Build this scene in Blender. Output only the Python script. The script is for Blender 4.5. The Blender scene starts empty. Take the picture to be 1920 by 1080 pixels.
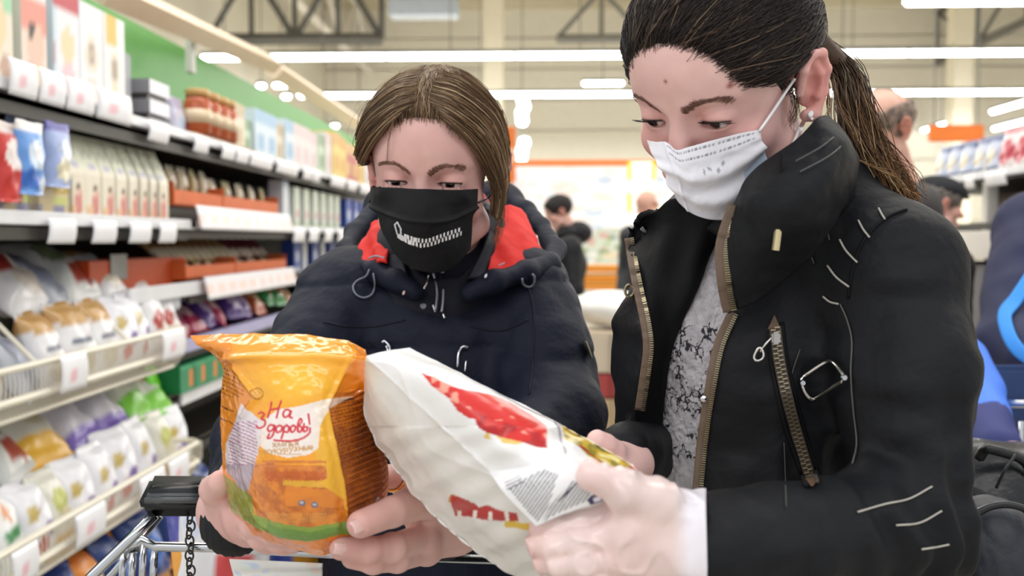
import bpy, bmesh, math, random
import numpy as np
from mathutils import Vector, Matrix

scene = bpy.context.scene
COL = scene.collection
random.seed(4)
RNG = np.random.RandomState(7)

# ------------------------------------------------------------------ camera
F = 1900.0
CAM = np.array([0.0, 0.0, 1.42])
YAW, PITCH = math.atan(70 / F), math.atan(90 / F)
cam_d = bpy.data.cameras.new('camera')
cam_o = bpy.data.objects.new('camera', cam_d)
COL.objects.link(cam_o)
cam_d.sensor_width = 36.0
cam_d.lens = 36.0 * F / 1920.0
cam_d.clip_start = 0.05
cam_o.location = CAM
cam_o.rotation_euler = (math.pi / 2 - PITCH, 0.0, YAW)
cam_d.dof.use_dof = True
cam_d.dof.focus_distance = 1.02
cam_d.dof.aperture_fstop = 5.2
scene.camera = cam_o
CR = np.array(cam_o.rotation_euler.to_matrix())

# ------------------------------------------------------------------ world, lamps, exposure
world = bpy.data.worlds.new('world')
scene.world = world
world.use_nodes = True
bg = world.node_tree.nodes['Background']
bg.inputs[0].default_value = (0.93, 0.96, 1.0, 1)
bg.inputs[1].default_value = 0.85
for i, (ly, lp) in enumerate([(-2.0, 150), (3.4, 250), (8.5, 420), (14.0, 700), (19.0, 800), (24.5, 800), (30.0, 800)]):
    ld = bpy.data.lights.new('ceiling_row_light', 'AREA')
    ld.shape = 'RECTANGLE'
    ld.size, ld.size_y = (22.0, 0.5) if ly > 5 else (11.0, 0.9)
    ld.energy = lp
    ld.color = (1.0, 0.975, 0.94)
    lo = bpy.data.objects.new('ceiling_row_light', ld)
    lo.location = (3.0 if ly > 5 else 0.0, ly, 4.85)
    COL.objects.link(lo)
scene.view_settings.view_transform = 'Standard'
scene.view_settings.look = 'None'
scene.view_settings.gamma = 1.0
scene.view_settings.use_curve_mapping = False
scene.view_settings.exposure = 0.1
scene.cycles.max_bounces = 6
scene.cycles.transparent_max_bounces = 12
scene.cycles.caustics_reflective = False
scene.cycles.caustics_refractive = False
scene.cycles.sample_clamp_indirect = 6.0
scene.cycles.use_denoising = True

# ------------------------------------------------------------------ helpers
def P(px, py, Y):
    """point of the place at world depth Y along the sight line of a photo pixel"""
    d = CR @ np.array([(px - 960.0) / F, (540.0 - py) / F, -1.0])
    return CAM + d * (Y / d[1])
def PX(px, py, X):
    d = CR @ np.array([(px - 960.0) / F, (540.0 - py) / F, -1.0])
    return CAM + d * (X / d[0])
def proj(p):
    q = CR.T @ (np.asarray(p) - CAM)
    return 960 + F * q[0] / -q[2], 540 - F * q[1] / -q[2]
def lin(c):
    c = np.asarray(c, float)
    return np.where(c <= 0.04045, c / 12.92, ((c + 0.055) / 1.055) ** 2.4)
def hx(s):
    s = s.lstrip('#')
    return np.array([int(s[i:i + 2], 16) / 255 for i in (0, 2, 4)])

def empty(name, loc=(0, 0, 0), label=None, cat=None, group=None, rz=0.0):
    o = bpy.data.objects.new(name, None)
    o.empty_display_size = 0.05
    o.location = loc
    o.rotation_euler = (0, 0, rz)
    COL.objects.link(o)
    tag(o, label, cat, group)
    return o
def tag(o, label=None, cat=None, group=None, kind=None):
    if label: o['label'] = label
    if cat: o['category'] = cat
    if group: o['group'] = group
    if kind: o['kind'] = kind
    return o
def mesh_data(name, V, Fs, mat=None, cols=None, smooth=True, uv=None):
    V = np.asarray(V, float)
    me = bpy.data.meshes.new(name)
    if isinstance(Fs, np.ndarray):
        nf, k = Fs.shape
        me.vertices.add(len(V)); me.vertices.foreach_set('co', V.ravel())
        me.loops.add(nf * k); me.loops.foreach_set('vertex_index', Fs.astype(np.int32).ravel())
        me.polygons.add(nf)
        me.polygons.foreach_set('loop_start', np.arange(0, nf * k, k, dtype=np.int32))
        me.update(calc_edges=True)
        me.validate()
    else:
        me.from_pydata([tuple(v) for v in V], [], [tuple(int(i) for i in f) for f in Fs])
        me.update()
    if smooth:
        me.polygons.foreach_set('use_smooth', np.ones(len(me.polygons), bool))
    if cols is not None:
        at = me.color_attributes.new('Col', 'FLOAT_COLOR', 'POINT')
        c = np.ones((len(V), 4)); c[:, :3] = lin(np.clip(cols, 0, 1))
        at.data.foreach_set('color', c.ravel())
    if mat: me.materials.append(mat)
    return me
def mk(name, V, Fs, mat=None, parent=None, cols=None, smooth=True, loc=None):
    """one mesh object from world coordinates; origin at the mesh centre"""
    V = np.asarray(V, float)
    c = V.mean(0) if loc is None else np.asarray(loc, float)
    o = bpy.data.objects.new(name, mesh_data(name, V - c, Fs, mat, cols, smooth))
    COL.objects.link(o)
    o.location = c
    if parent is not None:
        o.parent = parent
        p = parent
        off = np.zeros(3)
        while p is not None:
            off += np.array(p.location); p = p.parent
        o.location = c - off
    return o
def mkl(name, V, Fs, mat=None, parent=None, cols=None, smooth=False):
    """mesh object in its parent's own coordinates"""
    o = bpy.data.objects.new(name, mesh_data(name, V, Fs, mat, cols, smooth))
    COL.objects.link(o)
    if parent is not None: o.parent = parent
    return o
def copy_tree(o, parent=None):
    c = o.copy(); COL.objects.link(c)
    if parent is not None: c.parent = parent
    for ch in list(o.children): copy_tree(ch, c)
    return c

class MB:
    """collects shapes into one mesh"""
    def __init__(s): s.V, s.Fc, s.n = [], [], 0
    def add(s, V, Fs):
        V = np.asarray(V, float)
        s.V.append(V); s.Fc += [tuple(int(i) + s.n for i in f) for f in Fs]; s.n += len(V)
    def box(s, c, d, R=None):
        x, y, z = np.asarray(d, float) / 2
        V = np.array([[a, b, e] for a in (-x, x) for b in (-y, y) for e in (-z, z)])
        if R is not None: V = V @ np.asarray(R).T
        s.add(V + np.asarray(c, float), [(0, 1, 3, 2), (4, 6, 7, 5), (0, 4, 5, 1), (2, 3, 7, 6), (0, 2, 6, 4), (1, 5, 7, 3)])
    def bbox(s, c, d, b=0.004, R=None):
        """box with chamfered edges"""
        bm = bmesh.new(); bmesh.ops.create_cube(bm, size=1.0)
        for v in bm.verts: v.co = Vector((v.co.x * d[0], v.co.y * d[1], v.co.z * d[2]))
        bmesh.ops.bevel(bm, geom=bm.edges[:], offset=b, segments=2, affect='EDGES')
        V = np.array([v.co[:] for v in bm.verts]); Fs = [[v.index for v in f.verts] for f in bm.faces]
        bm.free()
        if R is not None: V = V @ np.asarray(R).T
        s.add(V + np.asarray(c, float), Fs)
    def tube(s, pts, r, n=8, closed=False, flat=None):
        pts = np.asarray(pts, float); m = len(pts)
        r = np.broadcast_to(np.asarray(r, float), (m,))
        T = np.gradient(pts, axis=0) if not closed else np.roll(pts, -1, 0) - np.roll(pts, 1, 0)
        T /= np.linalg.norm(T, axis=1)[:, None] + 1e-12
        up = np.array([0, 0, 1.0]) if abs(T[0][2]) < 0.9 else np.array([1.0, 0, 0])
        A = np.cross(T[0], up); A /= np.linalg.norm(A)
        V = []
        for i in range(m):
            A = A - T[i] * (A @ T[i]); A /= np.linalg.norm(A) + 1e-12
            B = np.cross(T[i], A)
            a = np.arange(n) * 2 * math.pi / n
            V.append(pts[i] + r[i] * (np.cos(a)[:, None] * A + np.sin(a)[:, None] * B * (flat or 1.0)))
        Fs = []
        for i in range(m if closed else m - 1):
            j = (i + 1) % m
            for k in range(n):
                Fs.append((i * n + k, i * n + (k + 1) % n, j * n + (k + 1) % n, j * n + k))
        if not closed:
            Fs.append(tuple(range(n))[::-1]); Fs.append(tuple((m - 1) * n + k for k in range(n)))
        s.add(np.concatenate(V), Fs)
    def lathe(s, prof, c=(0, 0, 0), n=20, R=None):
        V, Fs = [], []
        for (r, z) in prof:
            a = np.arange(n) * 2 * math.pi / n
            V.append(np.stack([np.cos(a) * r, np.sin(a) * r, np.full(n, z)], 1))
        for i in range(len(prof) - 1):
            for k in range(n):
                Fs.append((i * n + k, i * n + (k + 1) % n, (i + 1) * n + (k + 1) % n, (i + 1) * n + k))
        Fs.append(tuple(range(n))[::-1]); Fs.append(tuple((len(prof) - 1) * n + k for k in range(n)))
        V = np.concatenate(V)
        if R is not None: V = V @ np.asarray(R).T
        s.add(V + np.asarray(c, float), Fs)
    def obj(s, name, mat, parent=None, smooth=False, world=True):
        V = np.concatenate(s.V)
        return mk(name, V, s.Fc, mat, parent, smooth=smooth) if world else mkl(name, V, s.Fc, mat, parent, smooth=smooth)

HALF = math.pi / 2
def rotz(a): c, s = math.cos(a), math.sin(a); return np.array([[c, -s, 0], [s, c, 0], [0, 0, 1.0]])
def rotx(a): c, s = math.cos(a), math.sin(a); return np.array([[1.0, 0, 0], [0, c, -s], [0, s, c]])
def roty(a): c, s = math.cos(a), math.sin(a); return np.array([[c, 0, s], [0, 1.0, 0], [-s, 0, c]])

# ------------------------------------------------------------------ materials
def mat(name, rgb=None, rough=0.5, spec=0.5, metal=0.0, bump=0.0, bscale=200.0, var=0.04, vscale=8.0,
        sss=0.0, sheen=0.0, coat=0.0, alpha=1.0, emit=0.0, vc=False, trans=0.0, stretch=None, bdist=0.002, sheen_rgb=None):
    m = bpy.data.materials.new(name); m.use_nodes = True
    nt = m.node_tree; N = nt.nodes; L = nt.links
    b = N['Principled BSDF']
    tc = N.new('ShaderNodeTexCoord')
    if vc:
        src = N.new('ShaderNodeVertexColor'); src.layer_name = 'Col'; base = src.outputs['Color']
    else:
        src = N.new('ShaderNodeRGB'); src.outputs[0].default_value = (*lin(rgb), 1); base = src.outputs[0]
    if var > 0:
        nz = N.new('ShaderNodeTexNoise'); nz.inputs['Scale'].default_value = vscale; nz.inputs['Detail'].default_value = 4
        L.new(tc.outputs['Object'], nz.inputs['Vector'])
        hsv = N.new('ShaderNodeHueSaturation')
        mr = N.new('ShaderNodeMapRange'); mr.inputs[1].default_value = 0.3; mr.inputs[2].default_value = 0.7
        mr.inputs[3].default_value = 1 - var; mr.inputs[4].default_value = 1 + var
        L.new(nz.outputs[0], mr.inputs[0]); L.new(mr.outputs[0], hsv.inputs['Value']); L.new(base, hsv.inputs['Color'])
        base = hsv.outputs[0]
    L.new(base, b.inputs['Base Color'])
    b.inputs['Roughness'].default_value = rough
    b.inputs['Specular IOR Level'].default_value = spec
    b.inputs['Metallic'].default_value = metal
    if sss:
        b.inputs['Subsurface Weight'].default_value = sss
        b.inputs['Subsurface Radius'].default_value = (1.0, 0.35, 0.2)
        b.inputs['Subsurface Scale'].default_value = 0.006
    if sheen:
        b.inputs['Sheen Weight'].default_value = sheen
        b.inputs['Sheen Roughness'].default_value = 0.4
        if sheen_rgb is not None: b.inputs['Sheen Tint'].default_value = (*lin(sheen_rgb), 1)
    if coat:
        b.inputs['Coat Weight'].default_value = coat; b.inputs['Coat Roughness'].default_value = 0.12
    if alpha < 1: b.inputs['Alpha'].default_value = alpha
    if trans: b.inputs['Transmission Weight'].default_value = trans
    if emit:
        L.new(base, b.inputs['Emission Color']); b.inputs['Emission Strength'].default_value = emit
    if bump:
        nb = N.new('ShaderNodeTexNoise'); nb.inputs['Scale'].default_value = bscale; nb.inputs['Detail'].default_value = 3
        if stretch is not None:
            mp = N.new('ShaderNodeMapping'); mp.inputs['Scale'].default_value = stretch
            L.new(tc.outputs['Object'], mp.inputs['Vector']); L.new(mp.outputs[0], nb.inputs['Vector'])
        else:
            L.new(tc.outputs['Object'], nb.inputs['Vector'])
        bp = N.new('ShaderNodeBump'); bp.inputs['Strength'].default_value = bump; bp.inputs['Distance'].default_value = bdist
        L.new(nb.outputs[0], bp.inputs['Height']); L.new(bp.outputs[0], b.inputs['Normal'])
    return m

# ------------------------------------------------------------------ surfaces through control grids
def cr_basis(n_ctrl, n_out, closed=False):
    """Catmull-Rom weights (n_out x n_ctrl)"""
    W = np.zeros((n_out, n_ctrl))
    ts = np.linspace(0, n_ctrl if closed else n_ctrl - 1, n_out, endpoint=not closed)
    for i, t in enumerate(ts):
        k = int(math.floor(t))
        if not closed: k = min(k, n_ctrl - 2)
        u = t - k
        w = [(-u ** 3 + 2 * u * u - u) / 2, (3 * u ** 3 - 5 * u * u + 2) / 2, (-3 * u ** 3 + 4 * u * u + u) / 2, (u ** 3 - u * u) / 2]
        for j in range(4):
            q = k - 1 + j
            if closed: W[i, q % n_ctrl] += w[j]
            else:
                if q < 0: W[i, 0] += 2 * w[j]; W[i, 1] -= w[j]
                elif q > n_ctrl - 1: W[i, n_ctrl - 1] += 2 * w[j]; W[i, n_ctrl - 2] -= w[j]
                else: W[i, q] += w[j]
    return W
def spline(pts, n, closed=False):
    pts = np.asarray(pts, float)
    return cr_basis(len(pts), n, closed) @ pts
def surf(grid, nu, nv, cu=False, cv=False):
    """grid rows x cols x 3 -> nu x nv x 3"""
    G = np.asarray(grid, float)
    return np.einsum('ia,abk,jb->ijk', cr_basis(G.shape[0], nu, cu), G, cr_basis(G.shape[1], nv, cv))
def Pg(grid):
    return np.array([[P(*c) for c in row] for row in grid])
def normals(S, cu=False, cv=False):
    def d(A, ax, cl):
        if cl: return np.roll(A, -1, ax) - np.roll(A, 1, ax)
        return np.gradient(A, axis=ax)
    n = np.cross(d(S, 0, cu), d(S, 1, cv))
    return n / (np.linalg.norm(n, axis=2)[..., None] + 1e-12)
def grid_faces(nu, nv, cu=False, cv=False, off=0):
    i = np.arange(nu if cu else nu - 1); j = np.arange(nv if cv else nv - 1)
    I, J = np.meshgrid(i, j, indexing='ij')
    I2, J2 = (I + 1) % nu, (J + 1) % nv
    return off + np.stack([I * nv + J, I2 * nv + J, I2 * nv + J2, I * nv + J2], -1).reshape(-1, 4)
def sheet(name, S, mat_, parent=None, thick=0.003, disp=None, cols=None, toward=CAM):
    """thick cloth sheet: front faces the given point, closed all round"""
    S = np.asarray(S, float); nu, nv = S.shape[:2]
    Nn = normals(S)
    if np.mean(np.sum(Nn * (np.asarray(toward) - S), 2)) < 0: Nn = -Nn
    if disp is not None: S = S + Nn * disp[..., None]
    B = S - Nn * thick
    V = np.concatenate([S.reshape(-1, 3), B.reshape(-1, 3)])
    n = nu * nv
    Fs = [grid_faces(nu, nv), grid_faces(nu, nv, off=n)[:, ::-1]]
    def edge(idx):
        idx = np.asarray(idx)
        return np.stack([idx[:-1], idx[1:], idx[1:] + n, idx[:-1] + n], 1)
    ii = np.arange(nu); jj = np.arange(nv)
    Fs += [edge(jj), edge((nu - 1) * nv + jj)[:, ::-1], edge(ii * nv)[:, ::-1], edge(ii * nv + nv - 1)]
    Fs = np.concatenate(Fs)
    # orient
    a, b, c = V[Fs[0, 0]], V[Fs[0, 1]], V[Fs[0, 2]]
    if np.dot(np.cross(b - a, c - a), Nn[0, 0]) < 0: Fs = Fs[:, ::-1]
    C2 = None
    if cols is not None:
        C2 = np.concatenate([cols.reshape(-1, 3), cols.reshape(-1, 3)])
    return mk(name, V, np.ascontiguousarray(Fs), mat_, parent, cols=C2)

# smooth value noise (numpy)
_perm = np.random.RandomState(3).rand(64, 64, 64)
def vnoise(p, s=1.0, seed=0):
    q = np.asarray(p, float) * s + seed * 7.31 + 100.0
    i = np.floor(q).astype(int); f = q - i; f = f * f * (3 - 2 * f)
    o = 0
    for a in (0, 1):
        wa = f[..., 0] if a else 1 - f[..., 0]
        for b in (0, 1):
            wb = f[..., 1] if b else 1 - f[..., 1]
            for c in (0, 1):
                wc = f[..., 2] if c else 1 - f[..., 2]
                o = o + wa * wb * wc * _perm[(i[..., 0] + a) & 63, (i[..., 1] + b) & 63, (i[..., 2] + c) & 63]
    return o * 2 - 1
def fbm(p, s=1.0, seed=0, oct=3):
    r, a = 0, 1.0
    for k in range(oct):
        r = r + a * vnoise(p, s * 2 ** k, seed + k); a *= 0.5
    return r

# ------------------------------------------------------------------ distance fields -> meshes (bodies, clothes)
def f_rc(a, b, ra, rb):
    a, b = np.asarray(a, float), np.asarray(b, float); ab = b - a; L2 = ab @ ab
    def f(p):
        t = np.clip(((p - a) @ ab) / L2, 0, 1)
        return np.linalg.norm(p - a - t[..., None] * ab, axis=-1) - (ra + (rb - ra) * t)
    return f
def f_el(c, r, R=None):
    c, r = np.asarray(c, float), np.asarray(r, float)
    def f(p):
        q = p - c
        if R is not None: q = q @ R
        k0 = np.linalg.norm(q / r, axis=-1); k1 = np.linalg.norm(q / (r * r), axis=-1) + 1e-9
        return k0 * (k0 - 1) / k1
    return f
def f_chain(pts, rs, k=0.0):
    fs = [f_rc(pts[i], pts[i + 1], rs[i], rs[i + 1]) for i in range(len(pts) - 1)]
    return U(*fs, k=k) if k else (lambda p: np.minimum.reduce([g(p) for g in fs]))
def smin(a, b, k):
    h = np.clip(0.5 + 0.5 * (b - a) / k, 0, 1)
    return b + (a - b) * h - k * h * (1 - h)
def U(*fs, k=0.01):
    def f(p):
        d = fs[0](p)
        for g in fs[1:]: d = smin(d, g(p), k)
        return d
    return f
def SUB(f0, g, k=0.01):
    return lambda p: -smin(-f0(p), g(p), k)
def INT(f0, g, k=0.005):
    return lambda p: -smin(-f0(p), -g(p), k)
def XF(f, M3, t):
    """field given in local coordinates, placed by world = M3 @ local + t"""
    M3 = np.asarray(M3); t = np.asarray(t)
    return lambda p: f((p - t) @ M3)
def polish(f, lo, hi, h, B=8, proj_steps=1, slack=1.0):
    lo, hi = np.asarray(lo, float), np.asarray(hi, float)
    nb = np.ceil((hi - lo) / (h * B)).astype(int)
    gi = np.stack(np.meshgrid(*[np.arange(n) for n in nb], indexing='ij'), -1)
    cen = lo + (gi + 0.5) * h * B
    dc = f(cen.reshape(-1, 3)).reshape(nb)
    n = nb * B + 1
    D = np.repeat(np.repeat(np.repeat(dc, B, 0), B, 1), B, 2)
    D = np.pad(D, ((0, 1),) * 3, mode='edge').astype(np.float32)
    act = np.argwhere(np.abs(dc) < h * B * 0.87 * 1.25 * slack + 0.002)
    loc = np.stack(np.meshgrid(*[np.arange(B + 1)] * 3, indexing='ij'), -1).reshape(-1, 3)
    for s in range(0, len(act), 400):
        ch = act[s:s + 400]
        idx = (ch * B)[:, None, :] + loc[None]
        val = f((lo + idx * h).reshape(-1, 3)).astype(np.float32)
        ii = idx.reshape(-1, 3)
        D[ii[:, 0], ii[:, 1], ii[:, 2]] = val
    S = D < 0
    c8 = [S[a:n[0] - 1 + a, b:n[1] - 1 + b, c:n[2] - 1 + c] for a in (0, 1) for b in (0, 1) for c in (0, 1)]
    cnt = np.sum(c8, axis=0)
    cells = np.argwhere((cnt > 0) & (cnt < 8))
    vid = -np.ones(n - 1, int); vid[cells[:, 0], cells[:, 1], cells[:, 2]] = np.arange(len(cells))
    acc = np.zeros((len(cells), 3)); w = np.zeros(len(cells))
    corners = [(a, b, c) for a in (0, 1) for b in (0, 1) for c in (0, 1)]
    for a in corners:
        for ax in range(3):
            if a[ax]: continue
            b = list(a); b[ax] = 1
            da = D[cells[:, 0] + a[0], cells[:, 1] + a[1], cells[:, 2] + a[2]]
            db = D[cells[:, 0] + b[0], cells[:, 1] + b[1], cells[:, 2] + b[2]]
            m = (da < 0) != (db < 0)
            t = np.where(m, da / np.where(m, da - db, 1), 0)
            pt = np.tile(np.array(a, float), (len(cells), 1)); pt[:, ax] = t
            acc += pt * m[:, None]; w += m
    V = lo + (cells + acc / w[:, None]) * h
    Fs = []
    for ax in range(3):
        u, v = (ax + 1) % 3, (ax + 2) % 3
        sl0 = [slice(1, n[i] - 1) for i in range(3)]; sl1 = list(sl0)
        sl0[ax] = slice(0, n[ax] - 1); sl1[ax] = slice(1, n[ax])
        A, Bq = S[tuple(sl0)], S[tuple(sl1)]
        e = np.argwhere(A != Bq)
        if not len(e): continue
        base = e.copy(); base[:, u] += 1; base[:, v] += 1
        inside = A[e[:, 0], e[:, 1], e[:, 2]]
        q = []
        for (du, dv) in ((-1, -1), (0, -1), (0, 0), (-1, 0)):
            c = base.copy(); c[:, u] += du; c[:, v] += dv
            q.append(vid[c[:, 0], c[:, 1], c[:, 2]])
        q = np.stack(q, 1)
        q[~inside] = q[~inside][:, ::-1]
        Fs.append(q)
    Fs = np.concatenate(Fs)
    for _ in range(proj_steps):
        e = h * 0.25; d0 = f(V)
        g = np.stack([f(V + np.eye(3)[i] * e) - d0 for i in range(3)], 1) / e
        g2 = np.sum(g * g, 1) + 1e-6
        st = -(d0 / g2)[:, None] * g
        sl = np.linalg.norm(st, axis=1)
        st *= np.minimum(1, h * 0.6 / (sl + 1e-9))[:, None]
        V = V + st * 0.9
    return V, Fs
def smooth_mesh(V, Fs, it=2, w=0.5):
    e = np.concatenate([Fs[:, [0, 1]], Fs[:, [1, 2]], Fs[:, [2, 3]], Fs[:, [3, 0]]])
    for _ in range(it):
        S = np.zeros_like(V); c = np.zeros(len(V))
        np.add.at(S, e[:, 0], V[e[:, 1]]); np.add.at(c, e[:, 0], 1)
        V = V * (1 - w) + w * S / np.maximum(c, 1)[:, None]
    return V
def join_parts(parts):
    V, Fs, n = [], [], 0
    for (v, f) in parts:
        V.append(v); Fs.append(f + n); n += len(v)
    return np.concatenate(V), np.concatenate(Fs)
def strands(polys, r0=0.00035, r1=0.0001, cols=None):
    """three-sided thin hairs; polys (n, m, 3)"""
    Pn = np.asarray(polys, float); n, m = Pn.shape[:2]
    T = np.gradient(Pn, axis=1); T /= np.linalg.norm(T, axis=2)[..., None] + 1e-12
    A = np.cross(T, np.array([0.31, 0.52, 0.79])); A /= np.linalg.norm(A, axis=2)[..., None] + 1e-12
    Bn = np.cross(T, A)
    r = np.interp(np.linspace(0, 1, m), [0, 0.12, 1], [r0 * 0.35, r0, r1])[None, :, None]
    rings = []
    for k in range(3):
        a = k * 2 * math.pi / 3
        rings.append(Pn + r * (math.cos(a) * A + math.sin(a) * Bn))
    V = np.stack(rings, 2).reshape(-1, 3)
    idx = np.arange(n * m * 3).reshape(n, m, 3)
    Fs = np.concatenate([np.stack([idx[:, :-1, k], idx[:, :-1, (k + 1) % 3], idx[:, 1:, (k + 1) % 3], idx[:, 1:, k]], -1).reshape(-1, 4) for k in range(3)])
    C = None
    if cols is not None:
        C = np.repeat(np.asarray(cols)[:, None, :], m * 3, 1).reshape(-1, 3)
    return V, Fs, C
# ------------------------------------------------------------------ hall
M_FLOOR = mat('floor_tile', hx('b9b4aa'), 0.25, var=0.03, bump=0.05)
M_WALL = mat('wall_panel_paint', hx('e2ded0'), 0.6, var=0.03)
M_DECK = mat('roof_deck', hx('cfc8b2'), 0.6, var=0.04)
M_STEEL = mat('grey_steel', hx('7d7c76'), 0.5, var=0.06)
M_STEELD = mat('dark_steel', hx('5b5a55'), 0.5, var=0.06)
M_STEELW = mat('white_steel', hx('d8d4cb'), 0.5)
M_LAMP = mat('lamp_diffuser', (1, 1, 1), 0.5, var=0, emit=14)
M_CREAM = mat('cream_wood', hx('ecd3b4'), 0.5, var=0.03)
M_GREEN = mat('green_board', hx('62ae52'), 0.5, var=0.03)
M_ORANGE = mat('orange_panel', hx('f07f2c'), 0.5, var=0.05)
M_WHITE = mat('white_plastic', hx('eeeef0'), 0.35)
M_DARK = mat('dark_shelf_metal', hx('35312b'), 0.5)
M_BLACK = mat('black_plastic', hx('17181a'), 0.35)
M_CHROME = mat('chrome', hx('c9cbcd'), 0.15, metal=1.0, var=0)
M_VC = mat('printed_pack', rough=0.45, vc=True, var=0.02)
M_VCG = mat('printed_film', rough=0.28, vc=True, var=0.03, bump=0.25, bscale=60, bdist=0.006)
M_VCM = mat('printed_matt', rough=0.7, vc=True, var=0.05, vscale=3)

def struct(o): o['kind'] = 'structure'; return o

b = MB(); b.box((5, 14, -0.05), (24, 46, 0.1)); struct(b.obj('floor', M_FLOOR))
wb = MB(); wb.box((5, 34.3, 4.5), (26, 0.2, 9.4)); wb = struct(wb.obj('wall_back', M_STEELW))
for k in range(9):
    q = MB(); q.bbox((5, 34.14, 0.5 + k * 1.02), (26, 0.1, 0.98), 0.02); q.obj('panel', M_WALL, wb)
b = MB(); b.box((5, 20, 9.2), (26, 30, 0.15)); ce = struct(b.obj('ceiling', M_DECK))
for k in range(14):
    q = MB(); q.box((5, 7 + k * 2.0, 8.98), (26, 0.12, 0.28)); q.obj('purlin', M_DECK if k % 2 else M_STEEL, ce)
b = MB(); b.box((-7.6, 20, 4.5), (0.2, 30, 9.4)); struct(b.obj('wall_left', M_WALL))
b = MB(); b.box((17.2, 20, 4.5), (0.2, 30, 9.4)); struct(b.obj('wall_right', M_WALL))
for i, (px, Y) in enumerate([(926, 27.0), (1796, 27.0)]):
    c = P(px, 300, Y); b = MB()
    b.bbox((c[0], Y, 4.5), (0.52, 0.5, 9.0), 0.02); b.obj('trim_%d' % (i + 1), mat('column_paint', hx('e6dfc9'), 0.5))['kind'] = 'structure'

def truss(name, a, bb, hgt, n, label, m1=M_STEELD):
    a, bb = np.array(a, float), np.array(bb, float)
    t = empty(name, a, label, 'roof truss')
    def bar(nm, p, q, r, m):
        B_ = MB(); B_.tube([p, q], r, 4); B_.obj(nm, m, t)
    up = np.array([0, 0, hgt])
    bar('bottom_chord', a, bb, 0.13, m1); bar('top_chord', a + up, bb + up, 0.12, m1)
    for k in range(n):
        p, q = a + (bb - a) * k / n, a + (bb - a) * (k + 1) / n
        if k % 2 == 0: bar('diagonal', p, q + up, 0.07, m1)
        else: bar('diagonal', p + up, q, 0.07, m1)
        bar('post', q, q + up, 0.06, m1)
    return t
truss('roof_truss', (-5.95, 9, 7.0), (-5.95, 33.8, 7.0), 1.7, 10, 'pale steel roof truss running lengthwise above the green header board', M_STEELW)
a = P(425, 73, 22); c = P(716, 73, 22)
truss('roof_truss', (a[0] - 0.4, 22, a[2]), (c[0], 22, c[2]), 1.55, 4, 'dark grey roof truss crossing above the cream cornice end')
truss('roof_truss', (5.6, 9, 7.4), (5.6, 33.8, 7.4), 1.5, 8, 'grey steel roof truss high above the woman with the ponytail', M_STEEL)
truss('roof_truss', (12.6, 12, 7.2), (12.6, 33.8, 7.2), 1.6, 7, 'brownish steel truss nearest the shelf of dark blue packs', M_STEELD)
truss('roof_truss', (0.2, 30, 7.3), (5.4, 30, 7.3), 1.4, 4, 'short grey truss under the roof between the two cream columns', M_STEEL)
# heater box on the roof
p = P(795, 17, 21.5); h = empty('roof_heater', p, 'light blue grey heater box hung beside the dark truss end', 'heater')
b = MB(); b.bbox(p, (1.45, 0.6, 0.34), 0.03); b.obj('housing', mat('heater_blue', hx('b9c4cf'), 0.5), h)
for s in (-0.5, 0.5):
    b = MB(); b.box(p + np.array([s, 0, 0.9]), (0.05, 0.05, 1.5)); b.obj('hanger', M_STEELD, h)
    b = MB(); b.box(p + np.array([s * 0.6, 0, 0.22]), (0.5, 0.5, 0.14)); b.obj('louvre', M_STEELD, h)

def lamp(c, size, label, group=None):
    t = empty('linear_light', c, label, 'ceiling light', group)
    x, y = size
    b = MB(); b.bbox((c[0], c[1], c[2] + 0.07), (x + 0.04, y + 0.04, 0.07), 0.01); b.obj('housing', M_STEEL, t)
    b = MB(); b.bbox(c, (x, y, 0.11), 0.03); b.obj('diffuser', M_LAMP, t)
    b = MB(); b.tube([np.array(c) + (0, 0, 0.1), (c[0], c[1], 9.15)], 0.012, 5); b.obj('suspension_wire', M_STEEL, t)
def xs_at(px, Y): return P(px, 300, Y)[0]
def row(Y, z, x0, x1, n, txt):
    on = ('first', 'second', 'third', 'fourth', 'fifth', 'sixth')
    w = (x1 - x0) / n
    for k in range(n):
        lamp((x0 + (k + 0.5) * w, Y, z), (w - 0.01, 0.12), txt + (', %s from the shelf side' % on[k] if n > 1 else ''), 'tubes: ' + txt)
z1 = P(800, 105, 19.7)[2]; z2 = P(800, 178, 25.1)[2]; z3 = P(1800, 2, 15)[2]
row(19.7, z1, xs_at(487, 19.7), xs_at(1950, 19.7), 6, 'white tube light in the long front row')
lamp((xs_at(424, 19.7), 19.7, z1), (0.9, 0.12), 'short white tube light alone left of the cream cornice end')
row(25.1, z2, xs_at(560, 25.1), xs_at(1950, 25.1), 6, 'white tube light in the second row behind')
row(15, z3, xs_at(1690, 15), xs_at(1960, 15), 1, 'white tube light high above the bald man with glasses')
lamp((xs_at(1130, 28), 28, P(1130, 156, 28)[2]), (1.1, 0.12), 'short white tube light just above the second row')
for (px, py, Y, w, tx) in [(490, 161, 25.1, 0.18, 'small round white lamp above the green header board'), (527, 160, 25.1, 0.36, 'small oval white lamp beside the round lamp on green'),
                        (537, 181, 26, 0.2, 'small round white lamp below the oval lamp'), (609, 235, 32, 0.16, 'tiny white lamp at the cornice, first of a pair'),
                        (628, 236, 32, 0.2, 'tiny white lamp at the cornice, second of a pair'), (675, 234, 32, 0.5, 'small white lamp touching the fair hair')]:
    c = P(px, py, Y); lamp((c[0], Y, c[2]), (w, 0.14), tx)
for (X, y0, y1, tx) in [(12.35, 22.0, 29.0, 'white tube light running lengthwise above the blue packs'), (12.2, 30.6, 33.8, 'farther white tube light over the orange sign'),
                        (14.3, 28.0, 33.4, 'white tube light running lengthwise beside the right wall')]:
    lamp((X, (y0 + y1) / 2, 5.0), (0.12, y1 - y0), tx)
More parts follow.
